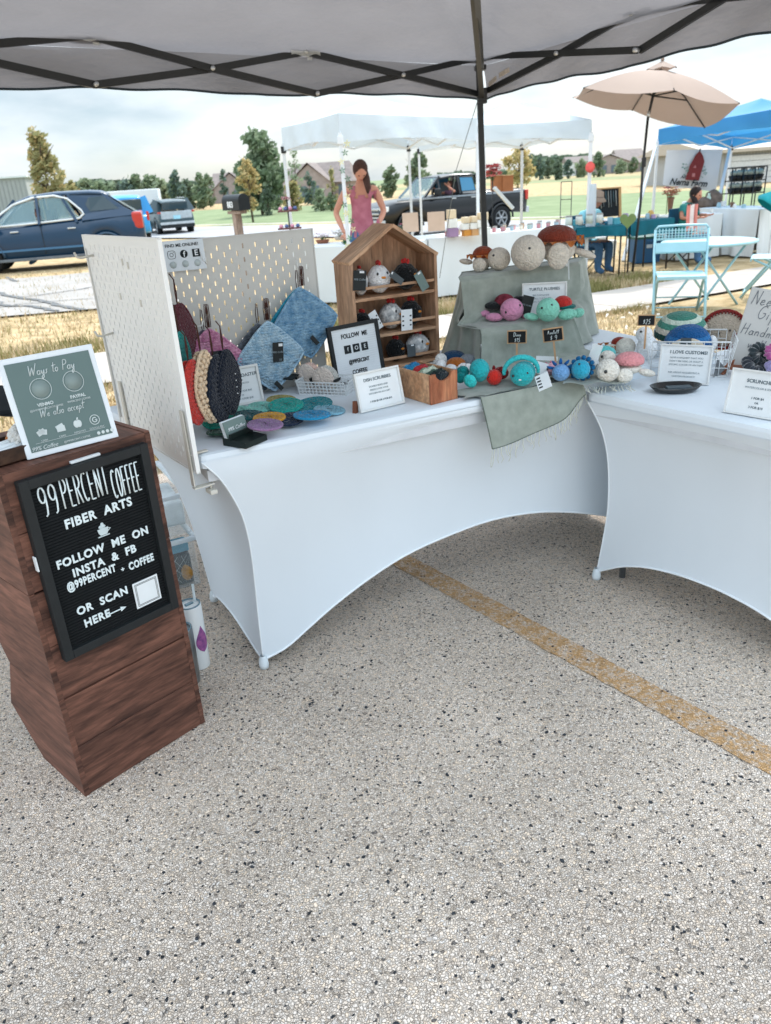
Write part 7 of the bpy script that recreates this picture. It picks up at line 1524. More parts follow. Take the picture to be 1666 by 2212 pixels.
# ---------- pads hung inside the side board, seen almost edge-on
rodA=P(384,712,.985) if False else None
pi_=MPL.to_3x3()@Vector((0,1,0)); 
hangs=[('maroon potholder hanging highest inside the white side pegboard',392,722,2.12,.14,.17,.012,'#5a2630',60),
 ('teal potholder sliver behind the red one inside the side pegboard',394,775,2.06,.11,.15,.010,'#1c8a84',70),
 ('bright red rounded potholder hanging nearest the side pegboard',416,848,1.94,.12,.175,.016,'#c13c35',58),
 ('cream bobble-stitch potholder hanging between the red and navy ones',443,836,1.985,.145,.20,.015,'#dcc4a6',63),
 ('navy potholder hanging second from the right inside the side pegboard',469,842,2.02,.145,.195,.015,'#18202e',63),
 ('navy potholder with shiny beads hanging outermost inside the side pegboard',490,826,2.06,.135,.185,.015,'#121a28',60)]
for i,(l_,cx,cy,Yd,W_,H_,th,hexc,yw) in enumerate(hangs):
    p=at(cx,cy,Yd); t=thing('potholder',l_,'potholder',M=Matrix.Translation(p)@Matrix.Rotation(math.atan2(p.y,p.x)-PI/2+R(yw),4,'Z')@Matrix.Rotation(R(3),4,'Y'),group='crocheted potholders on the pegboards')
    def oc(u,v,W_=W_,H_=H_):   # rounded square hung from a corner
        x,z=(u-.5)*2,(v-.5)*2; k=1-.24*(abs(x)*abs(z))**2; x*=k; z*=k; c,s_=math.cos(PI/4),math.sin(PI/4); return ((x*c-z*s_)*W_/2*.86,(x*s_+z*c)*H_/2*.86)
    mb=MB()
    for k_ in (0,1): crochet_pad(mb,oc,20,20,th*.42,amp=.0028 if i!=3 else .004,yoff=(k_-.5)*th*1.1)
    if i==3:
        for a_ in range(8):
            for b_2 in range(8): x_,z_=oc(.09+a_*.118,.09+b_2*.118); mb.ball((x_,-th*1.05,z_),(.0068,.006,.0074),8,6)
    mb.build('pad',yarn(hexc,.95),t,fix=False)
    ring=[(a/10,0) for a in range(10)]+[(1,a/10) for a in range(10)]+[(1-a/10,1) for a in range(10)]+[(0,1-a/10) for a in range(10)]
    mb=MB(); mb.tube([Vector((oc(u,v)[0],-th*.5,oc(u,v)[1])) for u,v in ring],.0046,6,closed=True); mb.build('crochet_edge',yarn(hexc,.95),t)
    mb=MB(); x_,z_=oc(1,1); mb.tube([(x_,0,z_),(x_-.004,0,z_+.03),(x_-.002,0,z_+.065),(x_-.02,0,z_+.08)],.0017,5); mb.tube([(x_,0,z_),(x_+.003,0,z_+.03),(x_-.002,0,z_+.065)],.0017,5); mb.build('hanging_loop',M_brc,t)
    if i==5:
        for k in range(4): mb=MB(); mb.ball((.02,-th*1.2,.02-.018*k),.0024,8,6); mb.build('bead',M_chr,t)
mb=MB(); a_=onplane(382,712,MPL.to_translation()+pi_*.012,pi_); 
mb.tube([P(377,711,.985),P(430,705,.985),P(437,702,.99),P(438,692,.998)],.0028,7); o=mb.build('hanging_rod',M_peg,pegL); o.matrix_local=MPL.inverted(); mb=MB(); mb.tube([P(380,746,.96),P(394,744,.96)],.0028,7); o=mb.build('hanging_rod',M_peg,pegL); o.matrix_local=MPL.inverted()
# ---------- coaster sign, card holder, coasters
frame_sign('white framed sign for button coasters behind the teal coasters, left part hidden',(486,884),(571,867),(545,800),ZT,[('BUTTON COASTERS',.5,.76,.12,.01,M_grytx),('MIX AND MATCH',.5,.56,.06,0,M_ltx),('SET OF 2 FOR $10',.5,.36,.07,.01,M_ltx),('OR',.5,.26,.05,0,M_ltx),('SET OF 4 FOR $18',.5,.16,.07,.01,M_ltx)])
def coaster(lab,px,py,rpx,hexc,dz=0,rot=0,mm=None,tilt=(0,0),scal=10):
    p=PT(px,py,.009+dz); r=rpx*mpp(p)*1.1; t=thing('crochet_coaster',lab,'coaster',(p.x,p.y,p.z),rot,'round crocheted coasters spread on the table'); t.rotation_euler=(tilt[0],tilt[1],rot)
    mb=MB(); nr,na=9,36
    def f(u,v):
        rr=r*v; a=u*2*PI; k=1+.035*math.cos(a*12)*(v>.97); i,j=round(u*na),round(v*nr)
        z=.0045+.0022*(1 if (i+j)%2 else -1)*(v>.05)+.0014*math.cos(v*PI*6); 
        if v>.98: z=.0015
        return Vector((rr*k*math.cos(a),rr*k*math.sin(a),z))
    mb.grid(f,na,nr); mb.lathe([(r*.97,-.003),(r,.0015)],36,cap=True); mb.build('rounds',mm or yarn(hexc,1.0),t,fix=False)
    mb=MB(); mb.tube([(r*.98*math.cos(a),r*.98*math.sin(a),.001) for a in [2*PI*i/36 for i in range(36)]],.0034,6,closed=True); mb.build('crochet_edge',mm or yarn(hexc,1.0),t)
for q in [('olive tan coaster at the back of the spread behind the teal ones',608,864,28,'#9a9152',.002),('deep teal coaster at the back right of the spread',678,874,36,'#17808a',.004),('teal green coaster in the middle back of the spread',618,876,34,'#149a8f',.010),
 ('mint coaster to the left of the sign\'s foot',566,879,27,'#7fc9bd',.004),('pale mint coaster at the left of the spread',524,887,25,'#8fd6c6',.008),('light grey-blue coaster at the right end of the spread',712,886,30,'#7fb2c6',.0),('dark forest green coaster left of the amber one',540,897,30,'#0f4f52',.012),
 ('teal coaster under the navy potholders at the far left',478,912,36,'#17a08c',.0),('dark green coaster under the card holder',476,934,26,'#2b4a3c',.0),('navy coaster between the amber and the bright blue ones',626,906,28,'#1c2a42',.008),('amber yellow coaster in the middle front of the spread',582,903,31,'#cf962f',.016),
 ('lilac coaster nearest the front with its edge hanging over',573,918,34,'#8f6f96',.026),('bright sky blue coaster at the right front of the spread',674,897,36,'#1d86b4',.016)]:
    coaster(q[0],q[1],q[2],q[3],q[4],q[5],rot=rnd(0,3),tilt=(rnd(.02,.17),rnd(-.09,.09)))
a,b,c_=P(483,963,ZT),P(532,971,ZT),P(578,951,ZT); t=thing('card_holder','dark green-black business card holder with sage cards at the front left of the table','card holder',(b.x,b.y,ZT),0)
u1=(a-b); u2=(c_-b); M_hold=mat('holder_black','#14211f',.4,.9,.1,30)
mb=MB(); h1,h2=.022,.016
def pt(i,j,z): return u1*i+u2*j+Vector((0,0,z))
mb.add([pt(0,0,.001),pt(1,0,.001),pt(1,1,.001),pt(0,1,.001),pt(0,0,h2),pt(1,0,h1),pt(1,1,h1),pt(0,1,h2)],[(3,2,1,0),(0,1,5,4),(1,2,6,5),(2,3,7,6),(3,0,4,7),(4,5,6,7)])
mb.add([pt(.62,-.02,h2+.0),pt(.72,-.02,h2+.0),pt(.72,1.02,h2),pt(.62,1.02,h2),pt(.60,-.02,h2+.018),pt(.66,-.02,h2+.018),pt(.66,1.02,h2+.018),pt(.60,1.02,h2+.018)],[(0,1,5,4),(2,3,7,6),(4,5,6,7),(3,0,4,7),(1,2,6,5)]); mb.build('stand',M_hold,t)
ux=u2.normalized(); 
def cardm(off): 
    M_=Matrix.Translation(b+u1*(.80+off)+Vector((0,0,.022))-Vector((b.x,b.y,ZT-.0))+Vector((0,0,0)))
    return M_
for k in range(5):
    mb=MB(); o_=u1*(.74+.035*k)+Vector((0,0,.014)); w_=u2.length*.98; up_=Vector((0,0,1))*math.cos(.25)+u1.normalized()*math.sin(.25)
    cN=ux.cross(up_).normalized(); mb.add([o_,o_+ux*w_,o_+ux*w_+up_*.05,o_+up_*.05],[(0,1,2,3)]); mb.add([v+cN*-.0008 for v in [o_,o_+ux*w_,o_+ux*w_+up_*.05,o_+up_*.05]],[(3,2,1,0)])
    mb.build('business_card',mat('sage_card','#6f8380',.5,.95,.04,10) if k==0 else paper(),t,fix=False)
o_=u1*.72+Vector((0,0,.014)); cM=Matrix((ux,up_,ux.cross(up_))).transposed().to_4x4(); cM.translation=o_+ux*w_*.5+up_*.028
text('lettering','99% Coffee',.0135,paper(),t,(0,0,0),mw=cM,shear=.4)
# ---------- white basket with rounds
p0,p1=P(648,852,ZT),P(741,860,ZT); d=p1-p0; w_=d.length; rzb=math.atan2(d.y,d.x)
t=thing('plastic_basket','white slotted plastic basket of face scrubbies before the FOLLOW ME board','basket',(p0.x,p0.y,ZT+.001),rzb+R(8)); bd,bh=.085,.042
def bsk(mb,a,b,o):  # slotted wall as a lattice
    a=Vector(a);b=Vector(b); n=13
    for i in range(n+1):
        q=a.lerp(b,i/n); mb.bar(q,q+o*1.0+Vector((0,0,bh)),.0024,.0024)
    for k in range(5):
        z=bh*k/4; mb.bar(a+o*(k/4)+Vector((0,0,z)),b+o*(k/4)+Vector((0,0,z)),.0026 if k<4 else .006,.0026)
for nm,a_,b_2,o_ in (('front',(0,0,0),(w_,0,0),(0,-.01,0)),('back',(0,bd,0),(w_,bd,0),(0,.01,0)),('l',(0,0,0),(0,bd,0),(-.01,0,0)),('r',(w_,0,0),(w_,bd,0),(.01,0,0))):
    mb=MB(); bsk(mb,a_,b_2,Vector(o_)); mb.build('slotted_wall',mat('white_plastic','#e9eef0',.4,.95),t)
mb=MB(); mb.box((w_/2,bd/2,.0012),(w_,bd,.0024)); mb.build('base',mat('white_plastic','#e9eef0'),t)
for (px,py,r_,c_,l_) in ((667,804,.040,'#e3c4b6','cream and pink face scrubbie stack at the left in the white basket'),(703,812,.042,'#c9c9c3','pale grey face scrubbie stack at the right in the white basket')):
    p=P(px,py,ZT+.055); t=thing('face_scrubbies',l_,'scrubbies',(p.x,p.y,ZT+.045),rzb,'face scrubbies in the white basket')
    for k in range(4):
        mb=MB(); mb.ball((0,-.014+.009*k,.0),(r_,.006,r_),20,10,disp=lambda th,ph:.02*math.sin(ph*10)); mb.build('round',yarn(c_ if k else '#ddd0c6'),t)
    mb=MB(); mb.grid(lambda u,v:Vector(((r_+.003)*math.cos(PI*(1.02-u*1.04)),-.026+.045*v,(r_+.003)*(.18-.62*math.sin(PI*u))*.9-.002)),20,3); mb.build('paper_band',M_blkc,t); text('lettering','99% Coffee',.013,M_ltx,t,(0,-.0275,-r_*.42),shear=.4)
p=P(620,812,ZT+.05); mb=MB(); mb.box((0,0,0),(.07,.04,.003),R3=Matrix.Rotation(.2,3,'X')); o=mb.build('black_care_card',M_blkc); o.location=(p.x,p.y,ZT+.048); o.rotation_euler=(0,0,rzb); tag(o,'small black care card lying over the left rim of the white basket','card')
# ---------- FOLLOW ME board
tf,w_,h_=frame_sign('white letter board in a black frame reading FOLLOW ME','' or (727,838),(833,812),(708,717),ZT,[],lean_=-9,name='letter_board',fm=M_blk,fw_=.013,foot=True)
mb=MB()
for k in range(22): mb.box((w_/2,-.0008,.02+k*(h_-.04)/21),(w_-.028,.0014,(h_-.04)/21*.7))
mb.build('white_rib',mat('white_felt','#e4e9ec',.85,.95),tf)
for s_,fz,sz,fx in (('FOLLOW  ME',.80,.105,.5),('@99PERCENT',.36,.095,.52),('COFFEE',.18,.105,.5)): text('lettering',s_,sz*h_,ink(),tf,(w_*fx,-.0022,h_*fz),bold=.025,xs=.88 if s_[0]!='@' else .74)
for k,ch in enumerate(('f','O','E')): mb=MB(); mb.box((w_*(.33+.17*k),-.0022,h_*.58),(w_*.13,.0016,w_*.13),bev=.0015); lg=mb.build('logo_tile',ink(),tf); text('lettering',ch,w_*.09,paper(),lg,(w_*(.33+.17*k),-.0036,h_*.58))
# chalk diamond tag
def chalk(lab,px,py,wpx,hpx,p_base,lines,rot=0,stick=None,name='chalk_sign',zb=None):
    Y=p_base.y; c=at(px,py,Y); s_=mpp(c); w_,h=wpx*s_,hpx*s_; yaw=math.atan2(c.y,c.x)-PI/2
    t=thing(name,lab,'sign',M=Matrix.Translation(c)@Matrix.Rotation(yaw,4,'Z')@Matrix.Rotation(rot,4,'Y'))
    mb=MB(); mb.box((0,.003,0),(w_,.004,h),bev=.0015); mb.build('wood_frame',mat('tag_wood','#c9a27c',.7,.9,.1,30),t)
    mb=MB(); mb.box((0,.0005,0),(w_*.88,.003,h*.82)); mb.build('chalk_face',mat('chalk_black','#1c2022',.8,.9),t)
    for (s2,fz,sz) in lines: strokes('lettering',s2,h*sz,.0009,M_pt,t,xs=.9,loc=(0,-.0018,h*fz),gap=.12,slant=.15)
    if stick: mb=MB(); mb.bar((0,.004,-h/2+.002),(0,.004,-h/2-stick*s_),.006,.003,up=(0,1,0)); mb.build('stick',mat('tag_wood','#c9a27c'),t)
    return t
pb2=P(800,800,ZT+.04)
chalk('small black chalk tag turned on its corner in front of the FOLLOW ME board',809,774,30,30,P(815,812,ZT),[],rot=PI/4)
o_=[q for q in bpy.data.objects if q.get('label','').startswith('small black chalk tag turned')][0]
strokes('lettering','DiNO' if False else 'Dish',.016,.0011,M_pt,o_,loc=(0,-.002,.006),rz=-PI/4+.0,gap=.1); 
# ---------- dish scrubbies sign
td,w_,h_=frame_sign('white framed DISH SCRUBBIES sign standing at the front before the wooden box',(779,894),(874,871),(749,818),ZT,[('DISH SCRUBBIES',.5,.78,.115,.01,M_grytx),('DOUBLE SIDED AND',.5,.60,.062,0,M_ltx),('PERFECT FOR YOUR',.5,.51,.062,0,M_ltx),('KITCHEN OR AS A GIFT',.5,.42,.062,0,M_ltx),('1 FOR $5 OR 2 FOR $15',.5,.22,.065,.01,M_grytx)],lean_=-14,fw_=.006)
mb=MB(); mb.bar((-.006,.02,.0),(-.002,.012,h_*.32),.012,.012); mb.build('brown_rest',mat('rest_brown','#7a4b38',.7),td)
# ---------- wooden box of scrubbies
W_box=wood('box_pine','#b0805c','#d8ac84',(1.2,6,6),.35,.95,.5); W_end=wood('box_cedar','#96583c','#cf9069',(5,5,1.2),.35,.95,.5)
a,b,c_=P(932,876,ZT),P(989,861,ZT),P(868,856,ZT); ux=(b-a); EW=ux.length; uy=(c_-a).normalized(); uy=(Vector((-ux.y,ux.x,0)).normalized()*.85+uy*.15).normalized(); Lb=.20; hb=zat(922,813,a)-ZT
rzx=math.atan2(ux.y,ux.x)
t=thing('wooden_box','open pine box with a scooped cedar end, full of dish scrubbies','box',(a.x,a.y,ZT+.001),rzx); tb_=.008
def U(v): # world vec to local
    return Matrix.Rotation(-rzx,3,'Z')@v
ly=U((c_-a).normalized()); Lb=.185
def wall(name,p,q,h,m,notch=False):
    mb=MB(); p=Vector(p);q=Vector(q); d_=(q-p).normalized(); n_=Vector((-d_.y,d_.x,0))*tb_; L_=(q-p).length
    if notch: pl=[(0,0),(L_,0),(L_,h)]+[(L_*(.5+.30*math.cos(an)),h-.30*L_*.75*math.sin(an)) for an in [PI*i/10 for i in range(11)]]+[(0,h)]
    else: pl=[(0,0),(L_,0),(L_,h),(0,h)]
    n=len(pl); vs=[p+d_*x+Vector((0,0,z)) for x,z in pl]+[p+d_*x+n_+Vector((0,0,z)) for x,z in pl]
    mb.add(vs,[tuple(range(n)),tuple(range(n,2*n))[::-1]]+[(i,(i+1)%n,n+(i+1)%n,n+i) for i in range(n)]); mb.build(name,m,t)
e0=Vector((0,0,0)); e1=Vector((EW,0,0)); e2=ly*Lb; e3=e1+e2
wall('end_panel',e0,e1,hb,W_end,True); wall('side_panel',e2,e0+ly*.0005,hb*.99,W_box); wall('side_panel',e1+ly*.009,e3,hb*.99,W_box); wall('end_panel',e3,e2,hb,W_end,True)
mb=MB(); mb.add([e0+Vector((0,0,.004)),e1+Vector((0,0,.004)),e3+Vector((0,0,.004)),e2+Vector((0,0,.004))],[(0,1,2,3)]); mb.build('floor_panel',W_box,t)
Mw_=Matrix.Translation((a.x,a.y,ZT+.001))@Matrix.Rotation(rzx,4,'Z')
scr=['#1f2a30','#23302f','#2f5046','#4d6a5c','#c8d2bc','#dfe4d0','#9fb79a','#b0343a','#1b7f92','#2b9db0','#2f7fb0','#5aa9cf']
sl_=['charcoal','black green','dark green','moss green','pale green and white','cream white','sage','red','dark teal','teal','blue','light blue']
for i,c in enumerate(scr):
    k=.10+.076*i; p=Mw_@(e1*.5+ly*(Lb*k)+Vector((0,0,hb*.62))); mb=MB(); rr=EW*.40
    mb.ball((0,0,0),(rr,.0085,rr*.85),22,12,disp=lambda th,ph,i=i:.08*math.sin(ph*9+i)+.07*math.sin(th*8+ph*3)); o=mb.build('dish_scrubbie',yarn(c,1.0,.8)); o.location=p+Vector((0,0,.006*math.sin(i*2))); o.rotation_euler=(.25,.1*math.sin(i*3),rzx+R(90)-R(90)+.1); tag(o,'%s dish scrubbie, number %s from the scooped front of the pine box'%(sl_[i],('one','two','three','four','five','six','seven','eight','nine','ten','eleven','twelve')[i]),'scrubbie','dish scrubbies in the pine box')
# ---------- wooden house shelf
W_hs=wood('house_cedar','#a07a5e','#cba486',(5,5,1.1),.3,.92,.6); W_hs2=wood('house_board','#ab8263','#d6b08f',(1.2,5,5),.3,.92,.6)
fl,fr=P(774,812,ZT),P(951,780,ZT); d=fr-fl; HW=d.length; rzh=math.atan2(d.y,d.x); HE=(zat(945,551,fr)+zat(752,569,fl))/2-ZT; mid=(fl+fr)/2; HA=zat(846,488,mid)-ZT; HD=.13; th=.011
t=thing('house_shelf','brown wooden house-shaped shelf with three tiers of crocheted chickens','shelf',(fl.x,fl.y,ZT+.001),rzh)
for x in(th/2,HW-th/2): mb=MB(); mb.box((x,HD/2,HE/2),(th,HD,HE)); mb.build('side_panel',W_hs,t)
ra=math.atan2(HA-HE,HW/2); rl=math.hypot(HA-HE,HW/2)+.004
for s_ in(-1,1):
    mb=MB(); mb.box((0,0,0),(rl,HD+.004,th)); o=mb.build('roof_board',W_hs2,t); o.location=(HW/2+s_*HW/4+s_*.002,HD/2,(HE+HA)/2); o.rotation_euler=(0,s_*ra,0)
z1,z2=zat(850,640,mid)-ZT,zat(870,720,mid)-ZT
for z in(.008,z2,z1): mb=MB(); mb.box((HW/2,HD/2,z),(HW-2*th-.001,HD-.006,th*.9)); mb.build('shelf_board',W_hs2,t)
nb_=7
for k in range(nb_):
    x0_,x1_=th+(HW-2*th)*k/nb_,th+(HW-2*th)*(k+1)/nb_; xm=(x0_+x1_)/2
    def rz_(x): return HE+(HA-HE)*(1-abs(x-HW/2)/(HW/2))-th*.4
    mb=MB(); mb.prism([(x0_+.0006,.012),(x1_-.0006,.012),(x1_-.0006,rz_(x1_)),(xm,max(rz_(xm),rz_(x0_),rz_(x1_)) if abs(xm-HW/2)<.02 else rz_(xm)),(x0_+.0006,rz_(x0_))],.004,M=Matrix.Translation((0,HD-.006,0))); mb.build('back_plank',W_hs,t)
for (pa,pb3) in (((788,621),(944,604)),((830,700),(944,684)),((866,771),(946,760))):
    za,zb_=zat(pa[0],pa[1],mid)-ZT,zat(pb3[0],pb3[1],fr)-ZT; mb=MB(); z=(za+zb_)/2; mb.box((HW/2,.006,z),(HW-2*th,.007,.009),bev=.001); mb.build('rail',W_hs2,t)
Mh=Matrix.Translation((fl.x,fl.y,ZT))@Matrix.Rotation(rzh,4,'Z'); nH=(Mh.to_3x3()@Vector((0,-1,0)))
def onH(px,py,dep): 
    return Mh.inverted()@onplane(px,py,Mh@Vector((0,dep,0)),nH)
def chicken(lab,px,py,wpx,hpx,hexc,tagc=None,face=0.0,dep=.055,zfloor=None,white=False):
    c=onH(px,py,dep); s_=mpp(Mh@c); rx,rz2=wpx*s_/2,hpx*s_/2; w=Mh@Vector((c.x,dep,c.z))
    fz=zfloor+.006; w.z=ZT+fz+rz2
    t=thing('crochet_chicken',lab,'chicken',(w.x,w.y,w.z),rzh+face,'crocheted chickens in the wooden house')
    mm=yarn(hexc,1.0) if not white else mat('speckled_'+hexc,hexc,.95,1,.3,70,bump=.9,bs=150,kind='voronoi',hex2='#f0f0ee',spec=.1)
    mb=MB(); mb.ball((0,0,0),(rx,rx*.95,rz2),20,16,disp=lambda th,ph:.03*math.sin(th*24)*math.sin(ph*18)+(-.18*max(0,math.cos(th)))); mb.build('body',mm,t)
    mb=MB()
    for k in(-1,0,1): mb.ball((0,k*rx*.22-rx*.05,rz2*.95+rx*.05*(k==0)),(rx*.14,rx*.16,rx*.2),8,6)
    mb.build('comb',yarn('#b8322f'),t)
    mb=MB(); mb.ball((0,-rx*.86,rz2*.05),(rx*.24,rx*.2,rx*.11),10,6); mb.build('beak',yarn('#d98a35'),t)
    for s2 in(-1,1): mb=MB(); mb.ball((s2*rx*.45,-rx*.74,rz2*.3),(rx*.10,rx*.06,rx*.13),8,6); mb.build('eye',mat('eye_gloss','#101214',.15,1,.02,5,spec=.8),t)
    return t
zf0,zf1,zf2=.012,z2+.004,z1+.004
chicken('grey speckled chicken at the left of the top tier behind a dark tag',778,612,36,60,'#9a9fa3',zfloor=zf2,white=True)
chicken('white chicken with a red comb and orange beak in the middle of the top tier',819,610,52,64,'#e6e7e8',zfloor=zf2)
chicken('black chicken at the right of the top tier',876,600,58,60,'#17191b',face=.5,zfloor=zf2)
chicken('black chicken at the left of the middle tier',782,688,42,48,'#1c1e20',face=.5,zfloor=zf1)
chicken('grey and white speckled chicken in the middle of the middle tier',845,690,54,60,'#6b7277',face=.6,zfloor=zf1,white=True)
chicken('black chicken at the right of the middle tier behind a white tag',888,680,50,58,'#15181a',face=.5,zfloor=zf1)
chicken('black chicken at the left of the bottom tier',855,757,44,50,'#15181a',face=.4,zfloor=zf0)
chicken('light grey speckled chicken at the right of the bottom tier',903,757,54,54,'#848c92',face=.5,zfloor=zf0,white=True)
def htag(lab,px,py,wpx,hpx,rot,m,dep=-.004,txt=None,bars=False):
    c=onH(px,py,dep); w=Mh@c; s_=mpp(w); t=thing('hang_tag',lab,'tag',M=Matrix.Translation(w)@Matrix.Rotation(rzh,4,'Z')@Matrix.Rotation(rot,4,'Y'),group='paper tags on the chickens')
    mb=MB(); mb.box((0,0,0),(wpx*s_,.001,hpx*s_)); mb.build('card',m,t)
    if txt: text('lettering',txt,wpx*s_*.2,M_ltx if m is not paper() else ink(),t,(0,-.0009,hpx*s_*.05),shear=.3)
    if bars:
        for k in range(3):
            for s2 in(-1,1): mb=MB(); mb.box((s2*wpx*s_*.34,-.0009,hpx*s_*(-.25+.22*k)),(wpx*s_*.16,.0006,hpx*s_*.07)); mb.build('bar_mark',ink(),t)
    mb=MB(); mb.box((wpx*s_*.15,-.0009,hpx*s_*.42),(wpx*s_*.35,.0006,hpx*s_*.1)); mb.build('price_sticker',paper(),t)
htag('black tag on the grey speckled chicken at the left of the top tier',777,606,31,42,.12,M_blkc,txt='99% Coffee')
htag('sage green tag slanting down from the black chicken on the top tier',911,607,20,42,-.5,mat('sage_card','#6f8380'))
htag('grey tag slanting between the white and black chickens on the top tier',857,600,14,36,-.9,mat('tag_grey','#4e565a',.6))
htag('white tag slanting at the left of the middle tier',812,692,19,42,-.45,paper(),bars=True)
htag('white tag with black bars standing upright on the middle tier',879,691,27,44,.03,paper(),bars=True)
htag('grey tag on the light grey chicken of the bottom tier',889,757,20,26,.0,mat('tag_grey','#4e565a'))
# ================================================================ SAGE BLANKET OVER THE RISERS
M_bl=mat('sage_blanket','#8d968c',.95,.9,.08,25,bump=.5,bs=500,sheen=.3,hex2='#a3aaa1',dist=.001)
def LT(s,t_,z): return A+D1*s+N1*t_-Vector((0,0,A.z))+Vector((0,0,z))
fB=P(1050,783,ZT); gB=P(1246,776,ZT)
sB,tB=(fB-A).dot(D1),(fB-A).dot(N1); sB2=(gB-A).dot(D1); tB2=(gB-A).dot(N1)
zL=(zat(1049,697,fB)+zat(1232,693,gB))/2; 
def on_t(px,py,tt):  # point on vertical plane t=tt of the left table
    return onplane(px,py,A+N1*tt,N1)
tm=(tB+tB2)/2; tU=tm+.15
uL,uR=on_t(993,588,tU),on_t(1252,577,tU); zU=(uL.z+uR.z)/2
lL,lR=on_t(1040,695,tm),on_t(1236,690,tm)
s_of=lambda p:(p-A).dot(D1)
SUL,SUR,SLL,SLR=s_of(uL),s_of(uR),s_of(lL),s_of(lR)
tU2=tU+.14
t=thing('draped_blanket','sage grey fringed blanket draped in steps over hidden risers and down the table front','blanket',(0,0,0))
S0L,S0R=s_of(on_t(997,580,tU2)),s_of(on_t(1264,562,tU2))
rows=[(tU2,zU-.004,S0L,S0R),(tU+.01,zU,SUL,SUR),(tU,zU-.01,SUL-.002,SUR+.002),(tU-.006,zL+.03,SUL+.006,SUR),(tU-.02,zL+.002,SLL-.02,SLR+.02),(tm+.008,zL,SLL,SLR),(tm-.004,zL-.012,SLL-.004,SLR+.004),(tm-.035,ZT+.02,SLL-.03,SLR+.03),(tm-.09,ZT+.0075,SLL-.05,SLR+.04),(.0,ZT+.0075,.78,1.20)]
def srf(u,v):
    k=v*(len(rows)-1); i=min(int(k),len(rows)-2); f=k-i; a_,b_2=rows[i],rows[i+1]; r_=[a_[j]+(b_2[j]-a_[j])*f for j in range(4)]
    s=r_[2]+(r_[3]-r_[2])*u; fold=.010*math.sin(u*19+v*5)*max(0,math.sin(v*PI*1.0))+.008*nse(u*5,v*6,2); z=r_[1]+(.0 if r_[1]>ZT+.01 else .004*abs(math.sin(u*9+1)))
    drop=1 if 2<=k<=4 or 6<=k<=8 else .15
    return LT(s,r_[0]-abs(fold)*drop,max(z+(.003*nse(u*9,v*9)),ZT+.006))
mb=MB(); mb.grid(srf,60,90)
def flank(A_,B_,sgn,n=40):
    def f(u,v):
        a_=interp(A_,v); b_2=interp(B_,v); p=a_.lerp(b_2,u); fo=.013*math.sin(u*PI*5.0+.4)*(v**.7)+.004*nse(u*6,v*3,sgn)
        return p+(N1*-.5+D1*sgn*.85)*fo*min(1,6*u*(1-u))
    mb.grid(f,n,30)
bL=on_t(952,775,tU2-.02); bR=on_t(1292,756,tU2-.06); eL,eR=s_of(bL),s_of(bR)
LcA=[LT(SUL,tU,zU),LT(SUL+.002,tU-.004,(zU*2+zL)/3),LT(SUL+.004,tU-.01,(zU+zL*2)/3),LT(SLL-.018,tU-.03,zL+.004),LT(SLL-.008,tm+.01,zL),LT(SLL-.012,tm-.005,(zL+ZT)/2),LT(SLL-.035,tm-.035,ZT+.008)]
flb=P(957,768,ZT); sf,tf_=(flb-A).dot(D1),(flb-A).dot(N1)
LcA=[q+D1*.012+N1*.012 for q in LcA]
LcB=[LT(S0L+(eL-S0L)*k/6*(.7+.3*k/6),tU2-.02*k/6,zU+(ZT+.008-zU)*k/6) for k in range(7)]
flank(LcA,LcB,-1)
frb=P(1291,752,ZT); sf2,tf2=(frb-A).dot(D1),(frb-A).dot(N1)
RcA=[LT(SUR,tU,zU),LT(SUR,tU-.004,(zU*2+zL)/3),LT(SUR,tU-.01,(zU+zL*2)/3),LT(SLR+.018,tU-.03,zL+.004),LT(SLR+.008,tm+.01,zL),LT(SLR+.012,tm-.005,(zL+ZT)/2),LT(SLR+.035,tm-.035,ZT+.008)]
RcA=[q-D1*.012+N1*.012 for q in RcA]
RcB=[LT(S0R+(eR-S0R)*k/6*(.8+.2*k/6),tU2-.06*k/6,zU+(ZT+.008-zU)*k/6) for k in range(7)]
flank(RcA,RcB,1)
# back side closing the riser
mb.grid(lambda u,v:LT(S0L+(S0R-S0L)*u+.012*math.sin(u*14)*v,min(tU2+.012*math.sin(u*18)*v+.04*v,.685),zU-(zU-ZT-.008)*v),40,8)
o=mb.build('riser_drape',M_bl,t,fix=False)
# front apron hanging over the table edge
tp=[(1036,862),(1160,848),(1267,842)]; bt_=[(1055,966),(1122,948),(1190,915),(1232,884),(1262,850)]
def edge_pt(s,z,out_): return LT(s,-out_,z)
sA,sB_=(P(1036,862,ZT)-A).dot(D1),1.205
btp=[onplane(x,y,A-N1*.03,N1) for x,y in bt_]
def apron(u,v):
    top=edge_pt(sA+(sB_-sA)*u,ZT+.006,.006); bot=interp(btp,u); p=top.lerp(bot,v); return p-N1*(.012*math.sin(v*PI*.5)+.010*math.sin(u*11+1.2)*v*(1-.3*u)+.012*abs(math.sin(u*5))*v*(1-v))+N1*.0
mb=MB(); mb.grid(apron,50,24)
def tabl(u,v): # lying on the table top behind the edge
    a_=edge_pt(sA+(sB_-sA)*u,ZT+.007,.006); b_2=LT(.745+(1.17-.745)*u,.10,ZT+.0085); p=a_.lerp(b_2,v); return p+Vector((0,0,.003*abs(math.sin(u*7+v))+(.016*math.exp(-((u-.72)/.10)**2)*(1-v))))
mb.grid(tabl,40,8); mb.build('apron',M_bl,t,fix=False)
